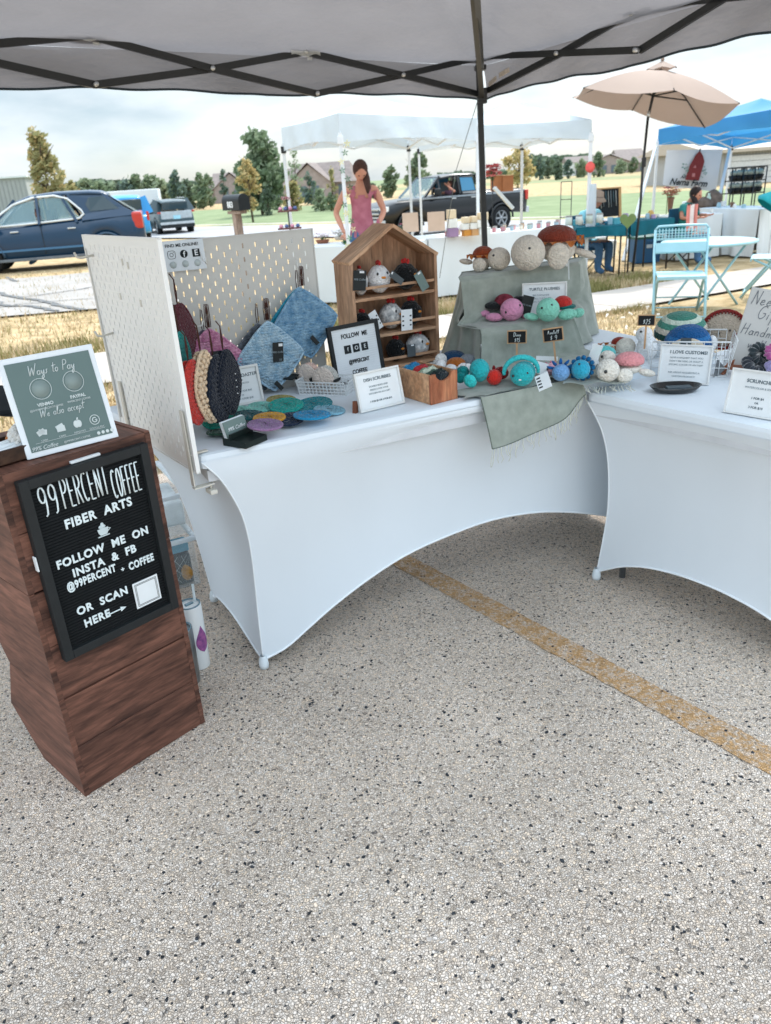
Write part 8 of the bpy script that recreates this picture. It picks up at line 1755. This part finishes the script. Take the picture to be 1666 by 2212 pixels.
# right part lying over the right table corner
mb=MB(); r0,r1,r2,r3=P(1215,838,ZT),P(1262,846,ZT-.0),P(1330,838,Z2+.045),P(1290,800,ZT); 
mb.grid(lambda u,v:(r0.lerp(P(1360,835,ZT-.02),u)).lerp(P(1240,795,ZT).lerp(P(1375,800,ZT-.01),u),v)+Vector((0,0,.012+.004*math.sin(u*14+v*3))),24,8); mb.build('blanket_corner',M_bl,t,fix=False)
M_fr=mat('fringe_yarn','#cfd2c6',.9,.95,.1,50); random.seed(77)
for i in range(34):
    u=i/33; p=apron(u,1.0)-N1*.001; L_=rnd(.035,.062)*(1-.25*u); mb=MB(); sx=rnd(-.012,.012); mb.tube([p,p+D1*sx*.4+Vector((0,0,-L_*.4)),p+D1*(sx+rnd(-.008,.008))+Vector((0,0,-L_*.75))-N1*.003,p+D1*sx*1.3+Vector((0,0,-L_))],[.0014,.0012,.0012,.0007],5); mb.build('fringe_strand',M_fr,t)
for i in range(16):
    u=i/15; p=P(1262+u*100,845-u*4,ZT-.016); d_=Vector((rnd(-.02,.02),rnd(-.045,-.02),0)); mb=MB(); mb.tube([p+Vector((0,0,.012)),p+d_*.5+Vector((0,0,.006)),p+d_+Vector((0,0,.004))],.0012,5); mb.build('fringe_strand',M_fr,t)
mb=MB(); mb.tube([apron(u/30,1.0)-N1*.0005 for u in range(31)],.0016,5); mb.tube([apron(0,v/12)-N1*.0005 for v in range(13)],.0016,5); mb.build('edge_stitch',mat('edge_dark','#5f6a62',.9),t)
# ================================================================ PLUSH ANIMALS
def eye(t,c,r): mb=MB(); mb.ball(c,r,10,8); mb.build('eye',mat('eye_gloss','#101214',.15,1,.02,5,spec=.8),t)
def plush(lab,Y,zs,parts,eyes=(),name='crochet_turtle',cat='turtle',group='crocheted toys on the grey blanket'):
    """parts: (name, px, py, width px, height px, dy, colour, depth factor[, kind])"""
    c0=at(parts[0][1],parts[0][2],Y); t=thing(name,lab,cat,(c0.x,c0.y,zs),0,group); base=Vector((c0.x,c0.y,zs))
    for q in parts:
        nm,px,py,wp,hp_,dy,col,df=q[:8]; kind=q[8] if len(q)>8 else 'ball'
        c=at(px,py,Y+dy); s_=mpp(c); rx,rz2=wp*s_/2,hp_*s_/2; c=c-base; c.z=max(c.z,rz2*.93); mb=MB()
        if kind=='ball':
            n=[0]
            mb.ball(c,(rx,max(rx,rz2)*df,rz2),30,22,disp=lambda th,ph:.018*math.sin(th*22)*(1 if math.sin(ph*15+math.floor(th*7)*1.6)>0 else -.3)+.012*nse(th*4,ph*4,px*.1))
        elif kind=='shell': mb.ball(c,(rx,rx*df,rz2),30,18,disp=lambda th,ph:.03*math.sin(th*20)*math.sin(ph*14)+(-.35 if th>PI*.62 else 0))
        elif kind=='flip': mb.ball(c,(rx,rx*df,rz2),18,12,Rt=Matrix.Rotation(q[9] if len(q)>9 else 0,3,'Y'),disp=lambda th,ph:.03*math.sin(th*14)*math.sin(ph*10))
        elif kind=='ruffle':
            def f(u,v): 
                a_=u*2*PI; rr=1+.22*v; return c+Vector((rx*rr*math.cos(a_),rx*df*rr*math.sin(a_),rz2*(.6*math.sin(a_*11)*v+.5*(1-v))))
            mb.grid(f,88,4)
        elif kind=='frill':
            def f(u,v):
                a_=PI*(-.08+1.16*u); return c+Vector((rx*math.cos(a_)*(1-.18*v),rx*.3*(.2-v)*1.0,rz2*math.sin(a_)*(1-.2*v)))
            pts=[c+Vector((rx*math.cos(PI*(-.05+1.1*i/16)),0,rz2*math.sin(PI*(-.05+1.1*i/16)))) for i in range(17)]; mb.tube(pts,[rx*.17*(.6+.4*math.sin(PI*i/16)) for i in range(17)],9)
        elif kind=='gills':
            for k in range(3):
                for s2 in(-1,1):
                    a_=R(15+38*k); p_=c+Vector((s2*rx*math.cos(a_),.0,rz2*math.sin(a_))); mb.tube([c+(p_-c)*.75,p_+(p_-c)*.15,p_+(p_-c)*.45+Vector((0,0,.002))],[rx*.16,rx*.17,rx*.07],7)
        elif kind=='mane':
            for k in range(13):
                a_=2*PI*k/13; p_=c+Vector((rx*math.cos(a_),rx*.1,rz2*math.sin(a_))); mb.ball(p_,(rx*.24,rx*.22,rx*.24),8,6)
        m_=yarn(col,1.0,1.0) if isinstance(col,str) else col
        mb.build(nm,m_,t,fix=(kind in('frill','gills','mane')))
    for (px,py,r,dy) in eyes: c=at(px,py,Y+dy); eye(t,c-base,r*mpp(c))
    return t
YU=LT((SUL+SUR)/2,tU,0); yb=lambda px,py,z:P(px,py,z).y
cr='#cfc6b8'
# top step
Yt=yb(1075,583,zU); plush('small cream turtle with an orange ruffled shell at the left on the top riser',Yt,zU,[('head',1078,559,50,48,-.01,cr,.95),('shell',1044,549,46,34,.03,'#8a3f24',.9,'shell'),('ruffle',1041,553,54,16,.03,'#b5692f',.9,'ruffle'),('body',1044,566,44,28,.03,cr,.9),('flipper',1036,573,30,30,-.02,cr,.5,'flip',.4),('flipper',1007,565,30,12,.04,cr,.6,'flip',.2)],[(1067,552,3.2,-.036)])
Yt=yb(1140,585,zU); plush('big cream turtle with a rust brown shell and orange ruffle on the top riser',Yt+.02,zU,[('head',1141,546,74,74,-.02,cr,.95),('shell',1203,512,84,50,.06,'#7a3526',.95,'shell'),('ruffle',1206,524,92,22,.06,'#b5672e',.95,'ruffle'),('body',1205,540,76,50,.06,cr,.9),('flipper',1206,569,48,56,-.02,cr,.5,'flip',.1),('flipper',1262,547,56,16,.05,cr,.5,'flip',.35),('ruffle',1240,516,36,26,.04,'#b5672e',.6,'ruffle')],[(1144,537,4.2,-.068)])
# lower step
Yt=yb(1106,692,zL); plush('pink turtle with a maroon spotted shell on the lower riser',Yt,zL,[('head',1106,669,50,48,-.01,'#d08fb0',.95),('shell',1090,652,44,34,.035,mat('strawberry_shell','#5a1c28',.95,1,.3,60,bump=.9,bs=150,kind='voronoi',hex2='#8a3646'),.9,'shell'),('collar',1068,660,42,18,.03,'#1c2022',.7),('collar',1122,646,28,14,.05,'#1c2022',.7),('flipper',1068,685,38,18,-.01,'#d08fb0',.6,'flip',.1),('flipper',1047,677,24,14,.03,'#d08fb0',.6,'flip',0),('flipper',1136,682,22,14,.02,'#d08fb0',.6,'flip',0)],[(1094,674,3.4,-.036),(1123,660,3.2,-.034)])
Yt=yb(1184,693,zL); plush('mint green turtle with a red shell on the lower riser',Yt,zL,[('head',1184,669,50,50,-.01,'#86cdb8',.95),('shell',1216,655,40,32,.03,'#b8302c',.9,'shell'),('rim',1222,662,44,14,.03,'#0d5f5c',.9),('flipper',1226,680,42,24,-.0,'#86cdb8',.6,'flip',-.1),('flipper',1148,684,34,16,-.0,'#86cdb8',.6,'flip',.2),('flipper',1250,678,26,20,.03,'#86cdb8',.6,'flip',-.3)],[(1192,659,3.2,-.038),(1171,665,2.6,-.036)])
frame_sign('white framed TURTLE PLUSHIES sign standing between the pink and mint turtles',(1128,684),(1224,680),(1128,617),zL,[('TURTLE PLUSHIES',.5,.80,.12,.01,M_grytx),('BIG TURTLE $30',.42,.62,.07,0,M_ltx),('SMALL TURTLE $20',.44,.52,.07,0,M_ltx),('MINI TURTLE $10',.42,.42,.07,0,M_ltx)],lean_=-8,fw_=.005)
def loosetag(lab,px,py,wpx,hpx,Y,rot,m,bars=False,txt=None,pitch=-.3):
    c=at(px,py,Y); s_=mpp(c); t=thing('hang_tag',lab,'tag',M=Matrix.Translation(c)@Matrix.Rotation(math.atan2(c.y,c.x)-PI/2,4,'Z')@Matrix.Rotation(rot,4,'Y')@Matrix.Rotation(pitch,4,'X'),group='paper tags on the crocheted toys')
    w_,h=wpx*s_,hpx*s_; mb=MB(); mb.box((0,0,0),(w_,.0009,h)); mb.build('card',m,t)
    if bars:
        for k in range(4): mb=MB(); mb.box((-w_*.28,-.0009,h*(-.3+.2*k)),(w_*.28,.0006,h*.08)); mb.build('bar_mark',ink(),t)
    if txt: text('lettering',txt,w_*.2,M_ltx,t,(0,-.0009,0),shear=.3)
loosetag('black tag leaning on the pink turtle\'s head',1138,659,24,40,yb(1130,690,zL)-.01,.25,M_blkc,txt='99% Coffee',pitch=0)
loosetag('white tag hanging from the big cream turtle\'s flipper, nearer the frame',1209,590,20,26,uR.y-.03,.0,paper()); loosetag('white barcode tag hanging at the right of the top riser',1221,585,18,38,uR.y-.025,-.05,paper(),bars=True,pitch=0)
pD=P(1119,800,ZT); chalk('chalk sign on a stick reading Dino $15 behind the teal dinosaur',1117,728,42,29,pD,[('Dino',.2,.30),('$15',-.22,.30)],stick=38)
pD=P(1200,800,ZT); chalk('tilted chalk sign on a stick reading Axolotl $9 behind the white tags',1195,723,44,30,pD,[('Axolotl',.2,.27),('$ 9',-.2,.32)],rot=-.12,stick=50)
# front row of toys
tea='#2aa9b0'
def Yr(px,pyb): return yb(px,pyb,ZT+.008)
zR=ZT+.010
plush('tiny navy-shelled turtle with white ruffles at the far left of the toy row',Yr(970,793),zR,[('shell',980,770,50,26,.02,'#1d3f5f',.8,'shell'),('head',953,776,26,26,.0,'#e8e9e6',.9),('ruffle',970,780,54,12,.01,'#e8e9e6',.8,'ruffle'),('body',972,784,46,16,.02,'#e8e9e6',.8)],())
plush('tiny turtle with an orange-brown shell and white puffs in the toy row',Yr(992,800),zR,[('shell',985,785,42,26,.0,'#a8622c',.8,'shell'),('puff',953,787,22,20,-.0,'#eceded',.9),('puff',975,794,24,16,-.02,'#eceded',.9),('puff',1000,796,26,18,-.02,'#eceded',.9),('puff',1011,797,18,18,-.03,'#eceded',.9)],())
plush('grey round shelled turtle behind the teal one in the toy row',Yr(1018,795),zR,[('shell',1012,779,42,26,.03,'#868d94',.9,'shell'),('body',1012,788,34,16,.03,'#868d94',.9)],())
plush('aqua turtle lying on its side with one flipper forward in the toy row',Yr(1025,836),zR,[('body',1036,800,44,50,.01,tea,.9),('flipper',1016,823,26,32,-.03,'#36c0c0',.6,'flip',-.7),('flipper',995,816,24,24,.0,'#157f80',.6,'flip',0),('head',1000,803,28,26,.03,'#157f80',.9)],())
plush('red axolotl with black eyes at the centre left of the toy row',Yr(1068,832),zR,[('head',1068,815,34,34,-.01,'#c42f28',.95),('gills',1067,808,40,24,.0,'#6e1a1c',.5,'gills'),('body',1082,806,34,28,.04,'#8a2224',.9)],[(1057,815,2.6,-.022),(1075,819,3.2,-.026)],name='crochet_axolotl',cat='axolotl')
plush('aqua dinosaur with an arched frill and a white horn in the toy row',Yr(1128,835),zR,[('head',1128,809,52,50,-.01,tea,.95),('frill',1126,812,74,62,.015,'#3bb8bc',.5,'frill'),('body',1132,805,50,46,.05,tea,.9),('horn',1125,819,12,8,-.036,'#eef0ee',.8)],[(1109,812,3.2,-.032),(1139,806,3.4,-.038)],name='crochet_dinosaur',cat='dinosaur')
plush('small pink axolotl peeping out behind the white tags',Yr(1190,815),zR,[('head',1190,797,24,26,.02,'#dba7b4',.9),('gills',1190,793,26,18,.03,'#c98295',.5,'gills')],[(1183,797,2.4,.0)],name='crochet_axolotl',cat='axolotl')
plush('periwinkle blue axolotl right of the white tags in the toy row',Yr(1212,823),zR,[('head',1212,805,38,36,-.01,'#6f9fd0',.95),('gills',1211,797,42,30,.005,'#1d5c9c',.5,'gills'),('body',1214,800,34,28,.04,'#2f6fb0',.9)],[(1205,807,3.0,-.026),(1225,807,3.0,-.024)],name='crochet_axolotl',cat='axolotl')
plush('turquoise lion-like toy with a dark blue mane right of the blue axolotl',Yr(1256,822),zR,[('head',1255,798,40,42,-.01,'#2f9fbe',.95),('mane',1258,796,48,46,.012,'#15608f',.6,'mane'),('body',1262,798,40,36,.045,'#15608f',.9)],[(1252,787,3.0,-.026),(1260,806,3.0,-.03)],name='crochet_toy',cat='toy')
loosetag('white barcode tag lying in front of the toys before the periwinkle axolotl',1174,824,30,42,Yr(1174,842)-.0,-.42,paper(),bars=True,pitch=-.9); loosetag('white striped tag standing above the other in the toy row',1165,794,36,26,Yr(1168,815),.30,paper(),bars=True,pitch=-.5); loosetag('narrow white tag lying behind the striped tag in the toy row',1182,774,46,9,Yr(1182,795)+.02,.06,paper())
loosetag('translucent white bag card between the blue toy and the cream turtle',1284,768,22,50,Yr(1290,815),.3,glassmat('frosted_bag','#dfe8ec',.6,.3),pitch=0)
zc2=Z2+.012
plush('cream turtle with a pink shell at the right end of the toy row',yb(1320,832,zc2+.01),zc2,[('head',1313,800,50,50,-.01,'#dedad0',.95),('shell',1360,779,64,38,.05,'#dd9498',.85,'shell'),('body',1358,796,56,22,.05,'#dedad0',.85),('flipper',1350,812,36,32,-.01,'#dedad0',.6,'flip',.2),('flipper',1398,805,38,16,.02,'#dedad0',.6,'flip',.25)],[(1309,803,4.0,-.04)])
plush('second cream turtle with an aqua shell behind the pink-shelled one',yb(1315,800,ZT+.01)+.03,ZT+.008,[('head',1312,774,36,34,-.0,'#dedad0',.95),('shell',1304,762,52,30,.04,'#5fc0bf',.9,'shell')],[(1301,770,3.2,-.022)])
plush('rust-shelled turtle with an orange ruffle at the back right of the toys',yb(1335,775,ZT+.01)+.06,ZT+.008,[('head',1352,750,42,38,-.0,'#d9d6cb',.95),('shell',1339,740,36,24,.05,'#8a2f22',.9,'shell'),('ruffle',1318,748,46,18,.04,'#b5672e',.9,'ruffle'),('body',1325,757,46,20,.04,'#d9d6cb',.9)],())
# ================================================================ GOODS ON THE RIGHT TABLE
frame_sign('white framed I LOVE CUSTOMS sign standing over the black tray',(1419,826),(1531,833),(1433,750),Z2,[('I LOVE CUSTOMS!',.55,.80,.115,.02,M_grytx),('HAVE A REQUEST THAT YOU',.52,.66,.062,0,M_ltx),('DON\'T SEE HERE OR WANT A',.52,.57,.062,0,M_ltx),('SPECIFIC COLOR OF AN ITEM?',.52,.48,.062,0,M_ltx),('ASK ABOUT REQUESTING A',.5,.28,.062,0,M_ltx),('CUSTOM PRODUCT!',.5,.18,.062,0,M_ltx)],lean_=-13,fw_=.005)
p=P(1459,846,Z2); s_=mpp(p); t=thing('black_tray','black glossy oval tray lying in front of the customs sign','tray',(p.x,p.y,Z2+.001),R(-3)); a_=55*s_
M_gl=mat('black_gloss','#14181a',.12,1,.05,5,spec=.7)
mb=MB()
def trayf(u,v):
    an=u*2*PI; k=[0,.55,.8,1.0,.97,.78,.0][min(6,int(v*6+.01))]; z=[.0,.0,.004,.020,.020,.006,.004][min(6,int(v*6+.01))]; return Vector((a_*k*math.cos(an),a_*.62*k*math.sin(an),z))
mb.grid(trayf,40,6); mb.build('tray_body',M_gl,t)
mb=MB(); mb.box((.01,.0,.012),(.075,.035,.006),bev=.002); mb.build('cards',mat('slate_card','#3b4a52',.4),t)
# easel board "Need a Gift?"
M_marker=mat('marker_grey','#767b80',.7)
bl_2=P(1569,805,Z2); br_2=P(1700,812,Z2); d=br_2-bl_2; rzn=math.atan2(d.y,d.x); hN=zat(1619,631,bl_2)-Z2-.015
Mn=Matrix.Translation((bl_2.x,bl_2.y,Z2+.02))@Matrix.Rotation(rzn,4,'Z')@Matrix.Rotation(R(-14),4,'X')@Matrix.Rotation(R(9),4,'Y')
t=thing('gift_board','grey-white handwritten Need a Gift board leaning on a wooden easel at the right edge','sign',M=Mn)
wN=.24; hN=hN*1.06
mb=MB(); mb.box((wN/2,.003,hN/2),(wN,.006,hN),bev=.003); mb.build('board',mat('grey_white_card','#c9c8c4',.5,.95,.03,6),t)
for s2,fz,h2,x in (('Need a',.885,.042,.012),('Gift',.72,.040,.040),('Handmade',.50,.034,.008),('with love',.34,.032,.040)): strokes('lettering',s2,h2,.0011,M_marker,t,xs=.95,loc=(x,-.0016,hN*fz),gap=.12,slant=.2,align='L')
te=thing('table_easel','small reddish wooden easel holding the handwritten gift board','easel',M=Matrix.Translation((bl_2.x,bl_2.y,Z2))@Matrix.Rotation(rzn,4,'Z'))
W_ea=wood('easel_wood','#8d5540','#b57a5e',(4,4,1.2),.3,.95)
for (a_2,b_2) in (((-.012,-.03,.001),(.03,.03,.055)),((.20,-.03,.001),(.18,.03,.055))): mb=MB(); mb.bar(a_2,b_2,.014,.012); mb.build('leg',W_ea,te)
mb=MB(); mb.box((.10,-.012,.022),(.19,.03,.012),bev=.002); mb.build('ledge',W_ea,te); mb=MB(); mb.bar((.1,.05,.02),(.1,.14,.0),.012,.012); mb.build('leg',W_ea,te)
# scrunchies
def scrunchie(lab,px,py,rpx,hexc,z,rot=(0,0,0)):
    p=P(px,py,z); r=rpx*mpp(p); mb=MB()
    def f(u,v):
        a_=u*2*PI; b_2=v*2*PI; rr=r*.42*(1+.22*math.sin(a_*13)+.12*math.sin(a_*7+2)); return Vector(((r*.72+rr*math.cos(b_2))*math.cos(a_),(r*.72+rr*math.cos(b_2))*math.sin(a_),rr*math.sin(b_2)))
    mb.grid(f,78,10); o=mb.build('scrunchie',mat('velvet_'+hexc,hexc,.6,.9,.3,30,sheen=.8),fix=False); o.location=(p.x,p.y,z); o.rotation_euler=rot; tag(o,lab,'scrunchie','velvet scrunchies')
scrunchie('dark green-black velvet scrunchie standing against the gift board',1640,765,22,'#12262c',Z2+.075,(1.2,0,.3)); scrunchie('dark navy velvet scrunchie lying lowest before the gift board',1632,790,25,'#0f1c2a',Z2+.045,(.5,.2,0)); scrunchie('magenta velvet scrunchie at the very right edge of the picture',1672,762,18,'#b04f8f',Z2+.085,(1.1,.2,0)); scrunchie('lavender velvet scrunchie at the right edge under the magenta one',1672,792,16,'#8f86b4',Z2+.05,(.4,0,0))
frame_sign('white framed SCRUNCHIES price sign at the front right corner of the picture',(1563,891),(1690,913),(1584,803),Z2,[('SCRUNCHIES',.52,.76,.105,.02,M_grytx),('WATERCOLOR & SOLID',.52,.62,.06,0,M_ltx),('1 FOR $4',.52,.40,.07,.01,M_grytx),('OR',.52,.30,.06,.01,M_grytx),('3 FOR $10',.52,.20,.07,.01,M_grytx)],lean_=-14,fw_=.005)
# wire basket and hats
p0,p1=P(1405,812,Z2),P(1570,815,Z2); d=p1-p0; w_=d.length; rzw=math.atan2(d.y,d.x); hW=.115; dW=.17
t=thing('wire_basket','white wire basket of crocheted hats behind the customs sign','basket',(p0.x,p0.y,Z2+.002),rzw); M_wi=mat('white_wire','#e3e6e6',.4,.95)
mb=MB()
def wb(a,b,nx_,o):
    a=Vector(a);b=Vector(b)
    for i in range(nx_+1): q=a.lerp(b,i/nx_); mb.tube([q,q+Vector((0,0,hW))+o],.0013,5)
    for k in range(5): z=hW*k/4; mb.tube([a+o*(k/4)+Vector((0,0,z)),b+o*(k/4)+Vector((0,0,z))],.0013 if k<4 else .0026,5)
wb((0,0,0),(w_,0,0),9,Vector((0,-.02,0))); wb((0,dW,0),(w_,dW,0),9,Vector((0,.02,0))); wb((0,0,0),(0,dW,0),5,Vector((-.02,0,0))); wb((w_,0,0),(w_,dW,0),5,Vector((.02,0,0))); mb.build('wire_mesh',M_wi,t)['kind']='stuff'
def hat(lab,px,py,wpx,hpx,Y,bands,rim=None,rot=0,tilt=.5):
    c=at(px,py,Y); s_=mpp(c); rx,h=wpx*s_/2,hpx*s_; t=thing('crochet_hat',lab,'hat',M=Matrix.Translation(c)@Matrix.Rotation(math.atan2(c.y,c.x)-PI/2,4,'Z')@Matrix.Rotation(tilt,4,'X')@Matrix.Rotation(rot,4,'Y'),group='crocheted hats in the wire basket')
    k0=0
    for bi,(v0,v1,col) in enumerate(bands):
        mb=MB()
        def f(u,v,v0=v0,v1=v1):
            vv=v0+(v1-v0)*v; a_=vv*PI/2; r_=rx*math.cos(a_)**.8 if a_<PI/2 else 0; i,j=round(u*48),round(v*6); k=1+.018*(1 if (i+j)%2 else -1); return Vector((r_*k*math.cos(u*2*PI),r_*k*.8*math.sin(u*2*PI),h*math.sin(a_)))
        mb.grid(f,48,6); mb.build('crochet_band',yarn(col),t,fix=False)
    if rim:
        mb=MB(); mb.tube([(rx*1.03*math.cos(a_),rx*.83*math.sin(a_),0) for a_ in [2*PI*i/40 for i in range(40)]],rx*.07,7,closed=True); mb.build('rim',yarn(rim),t)
        mb=MB()
        for i in range(40):
            a_=2*PI*i/40; q=Vector((rx*.99*math.cos(a_),rx*.8*math.sin(a_),0)); mb.add([q,q+Vector((.003,0,-.001)),q*.93+Vector((0,0,.010))],[(0,1,2)])
        mb.build('zigzag_stitch',yarn(rim),t)
    return t
Yh=yb(1470,800,Z2)+.06
hat('green and cream striped crocheted hat at the back of the wire basket',1470,722,110,48,Yh+.06,[(0,.18,'#23504a'),(.18,.34,'#d9d3c4'),(.34,.52,'#4d8f7f'),(.52,.68,'#c4d3c4'),(.68,1.0,'#3f7f70')],tilt=.25)
hat('blue brimmed cream crocheted hat in the middle of the wire basket',1484,752,100,52,Yh-.0,[(0,.3,'#1d568c'),(.3,.45,'#2f73ad'),(.45,1.0,'#1d568c')],rim='#1d4f80',tilt=.2)
# flat round face with red rim
c=at(1564,712,Yh+.03); s_=mpp(c); rr=44*s_; t=thing('crochet_pouch','beige round crocheted face with a dark red scalloped rim beside the gift board','pouch',M=Matrix.Translation(c)@Matrix.Rotation(math.atan2(c.y,c.x)-PI/2,4,'Z')@Matrix.Rotation(-.25,4,'X'),group=None)
mb=MB(); mb.ball((0,0,0),(rr,.02,rr*.9),30,16,disp=lambda th,ph:.02*math.sin(th*20)*math.sin(ph*16)); mb.build('face',yarn('#b5a898'),t)
mb=MB(); mb.tube([(rr*1.0*math.cos(a_),-.008,rr*.9*math.sin(a_)) for a_ in [2*PI*i/44 for i in range(44)]],rr*.085,7,closed=True)
for i in range(36): a_=2*PI*i/36; mb.ball((rr*.9*math.cos(a_),-.015,rr*.8*math.sin(a_)),(.003,.003,.005),6,4,Rt=Matrix.Rotation(-a_+PI/2,3,'Y'))
mb.build('rim',yarn('#7f2a26'),t)
for q in((-.2,-.2),(.28,-.05)): eye(t,Vector((rr*q[0],-.021,rr*q[1])),.0035)
mb=MB(); mb.tube([(rr*.45,-.024,-rr*.35),(rr*.75,-.03,-rr*.1)],.003,6); mb.build('strap',mat('red_strap','#8a3a30',.8),t)
c=at(1455,748,Yh-.035); s_=mpp(c); 
mb=MB(); mb.ball((0,0,0),(40*s_,.012,24*s_),24,14,disp=lambda th,ph:.02*math.sin(th*16)*math.sin(ph*14)); o=mb.build('crochet_pouch',yarn('#c9bda9')); o.location=at(1468,748,Yh-.03)-Vector((0,.055,0)); tag(o,'cream crocheted face panel tucked under the blue brim in the wire basket','pouch')
plush('white fluffy crocheted toy at the left in the wire basket',Yh-.03,Z2+.02,[('body',1398,752,44,58,0,'#e8ecef',.8),('head',1392,722,36,32,0,'#eef1f3',.9),('body',1428,766,44,44,.03,'#d3dade',.8)],[(1385,716,2.6,-.02)],name='crochet_toy',cat='toy',group=None)
plush('small white round toy inside the wire basket right of the blue hat',Yh-.04,Z2+.04,[('body',1512,742,30,32,0,'#eef0f0',.8),('ear',1538,742,22,36,.02,'#eef0f0',.6)],(),name='crochet_toy',cat='toy',group=None)
loosetag('dark green tag with a white sticker on the cream face in the wire basket',1482,740,22,20,Yh-.10,0,mat('tag_grey','#4e565a'),pitch=0)
chalk('small chalk sign reading $25 standing at the left of the wire basket',1397,692,37,24,P(1398,800,ZT-.02),[('$25',-.1,.42)],stick=50)
mb=MB(); p=P(1553,800,Z2+.02); mb.prism([(-.02,-.03),(.03,0),(-.01,.04)],.002); o=mb.build('grey_felt_piece',mat('grey_felt','#777a7d',.9)); o.location=p; o.rotation_euler=(0,0,.4); tag(o,'grey triangular felt card poking out right of the customs sign','card')
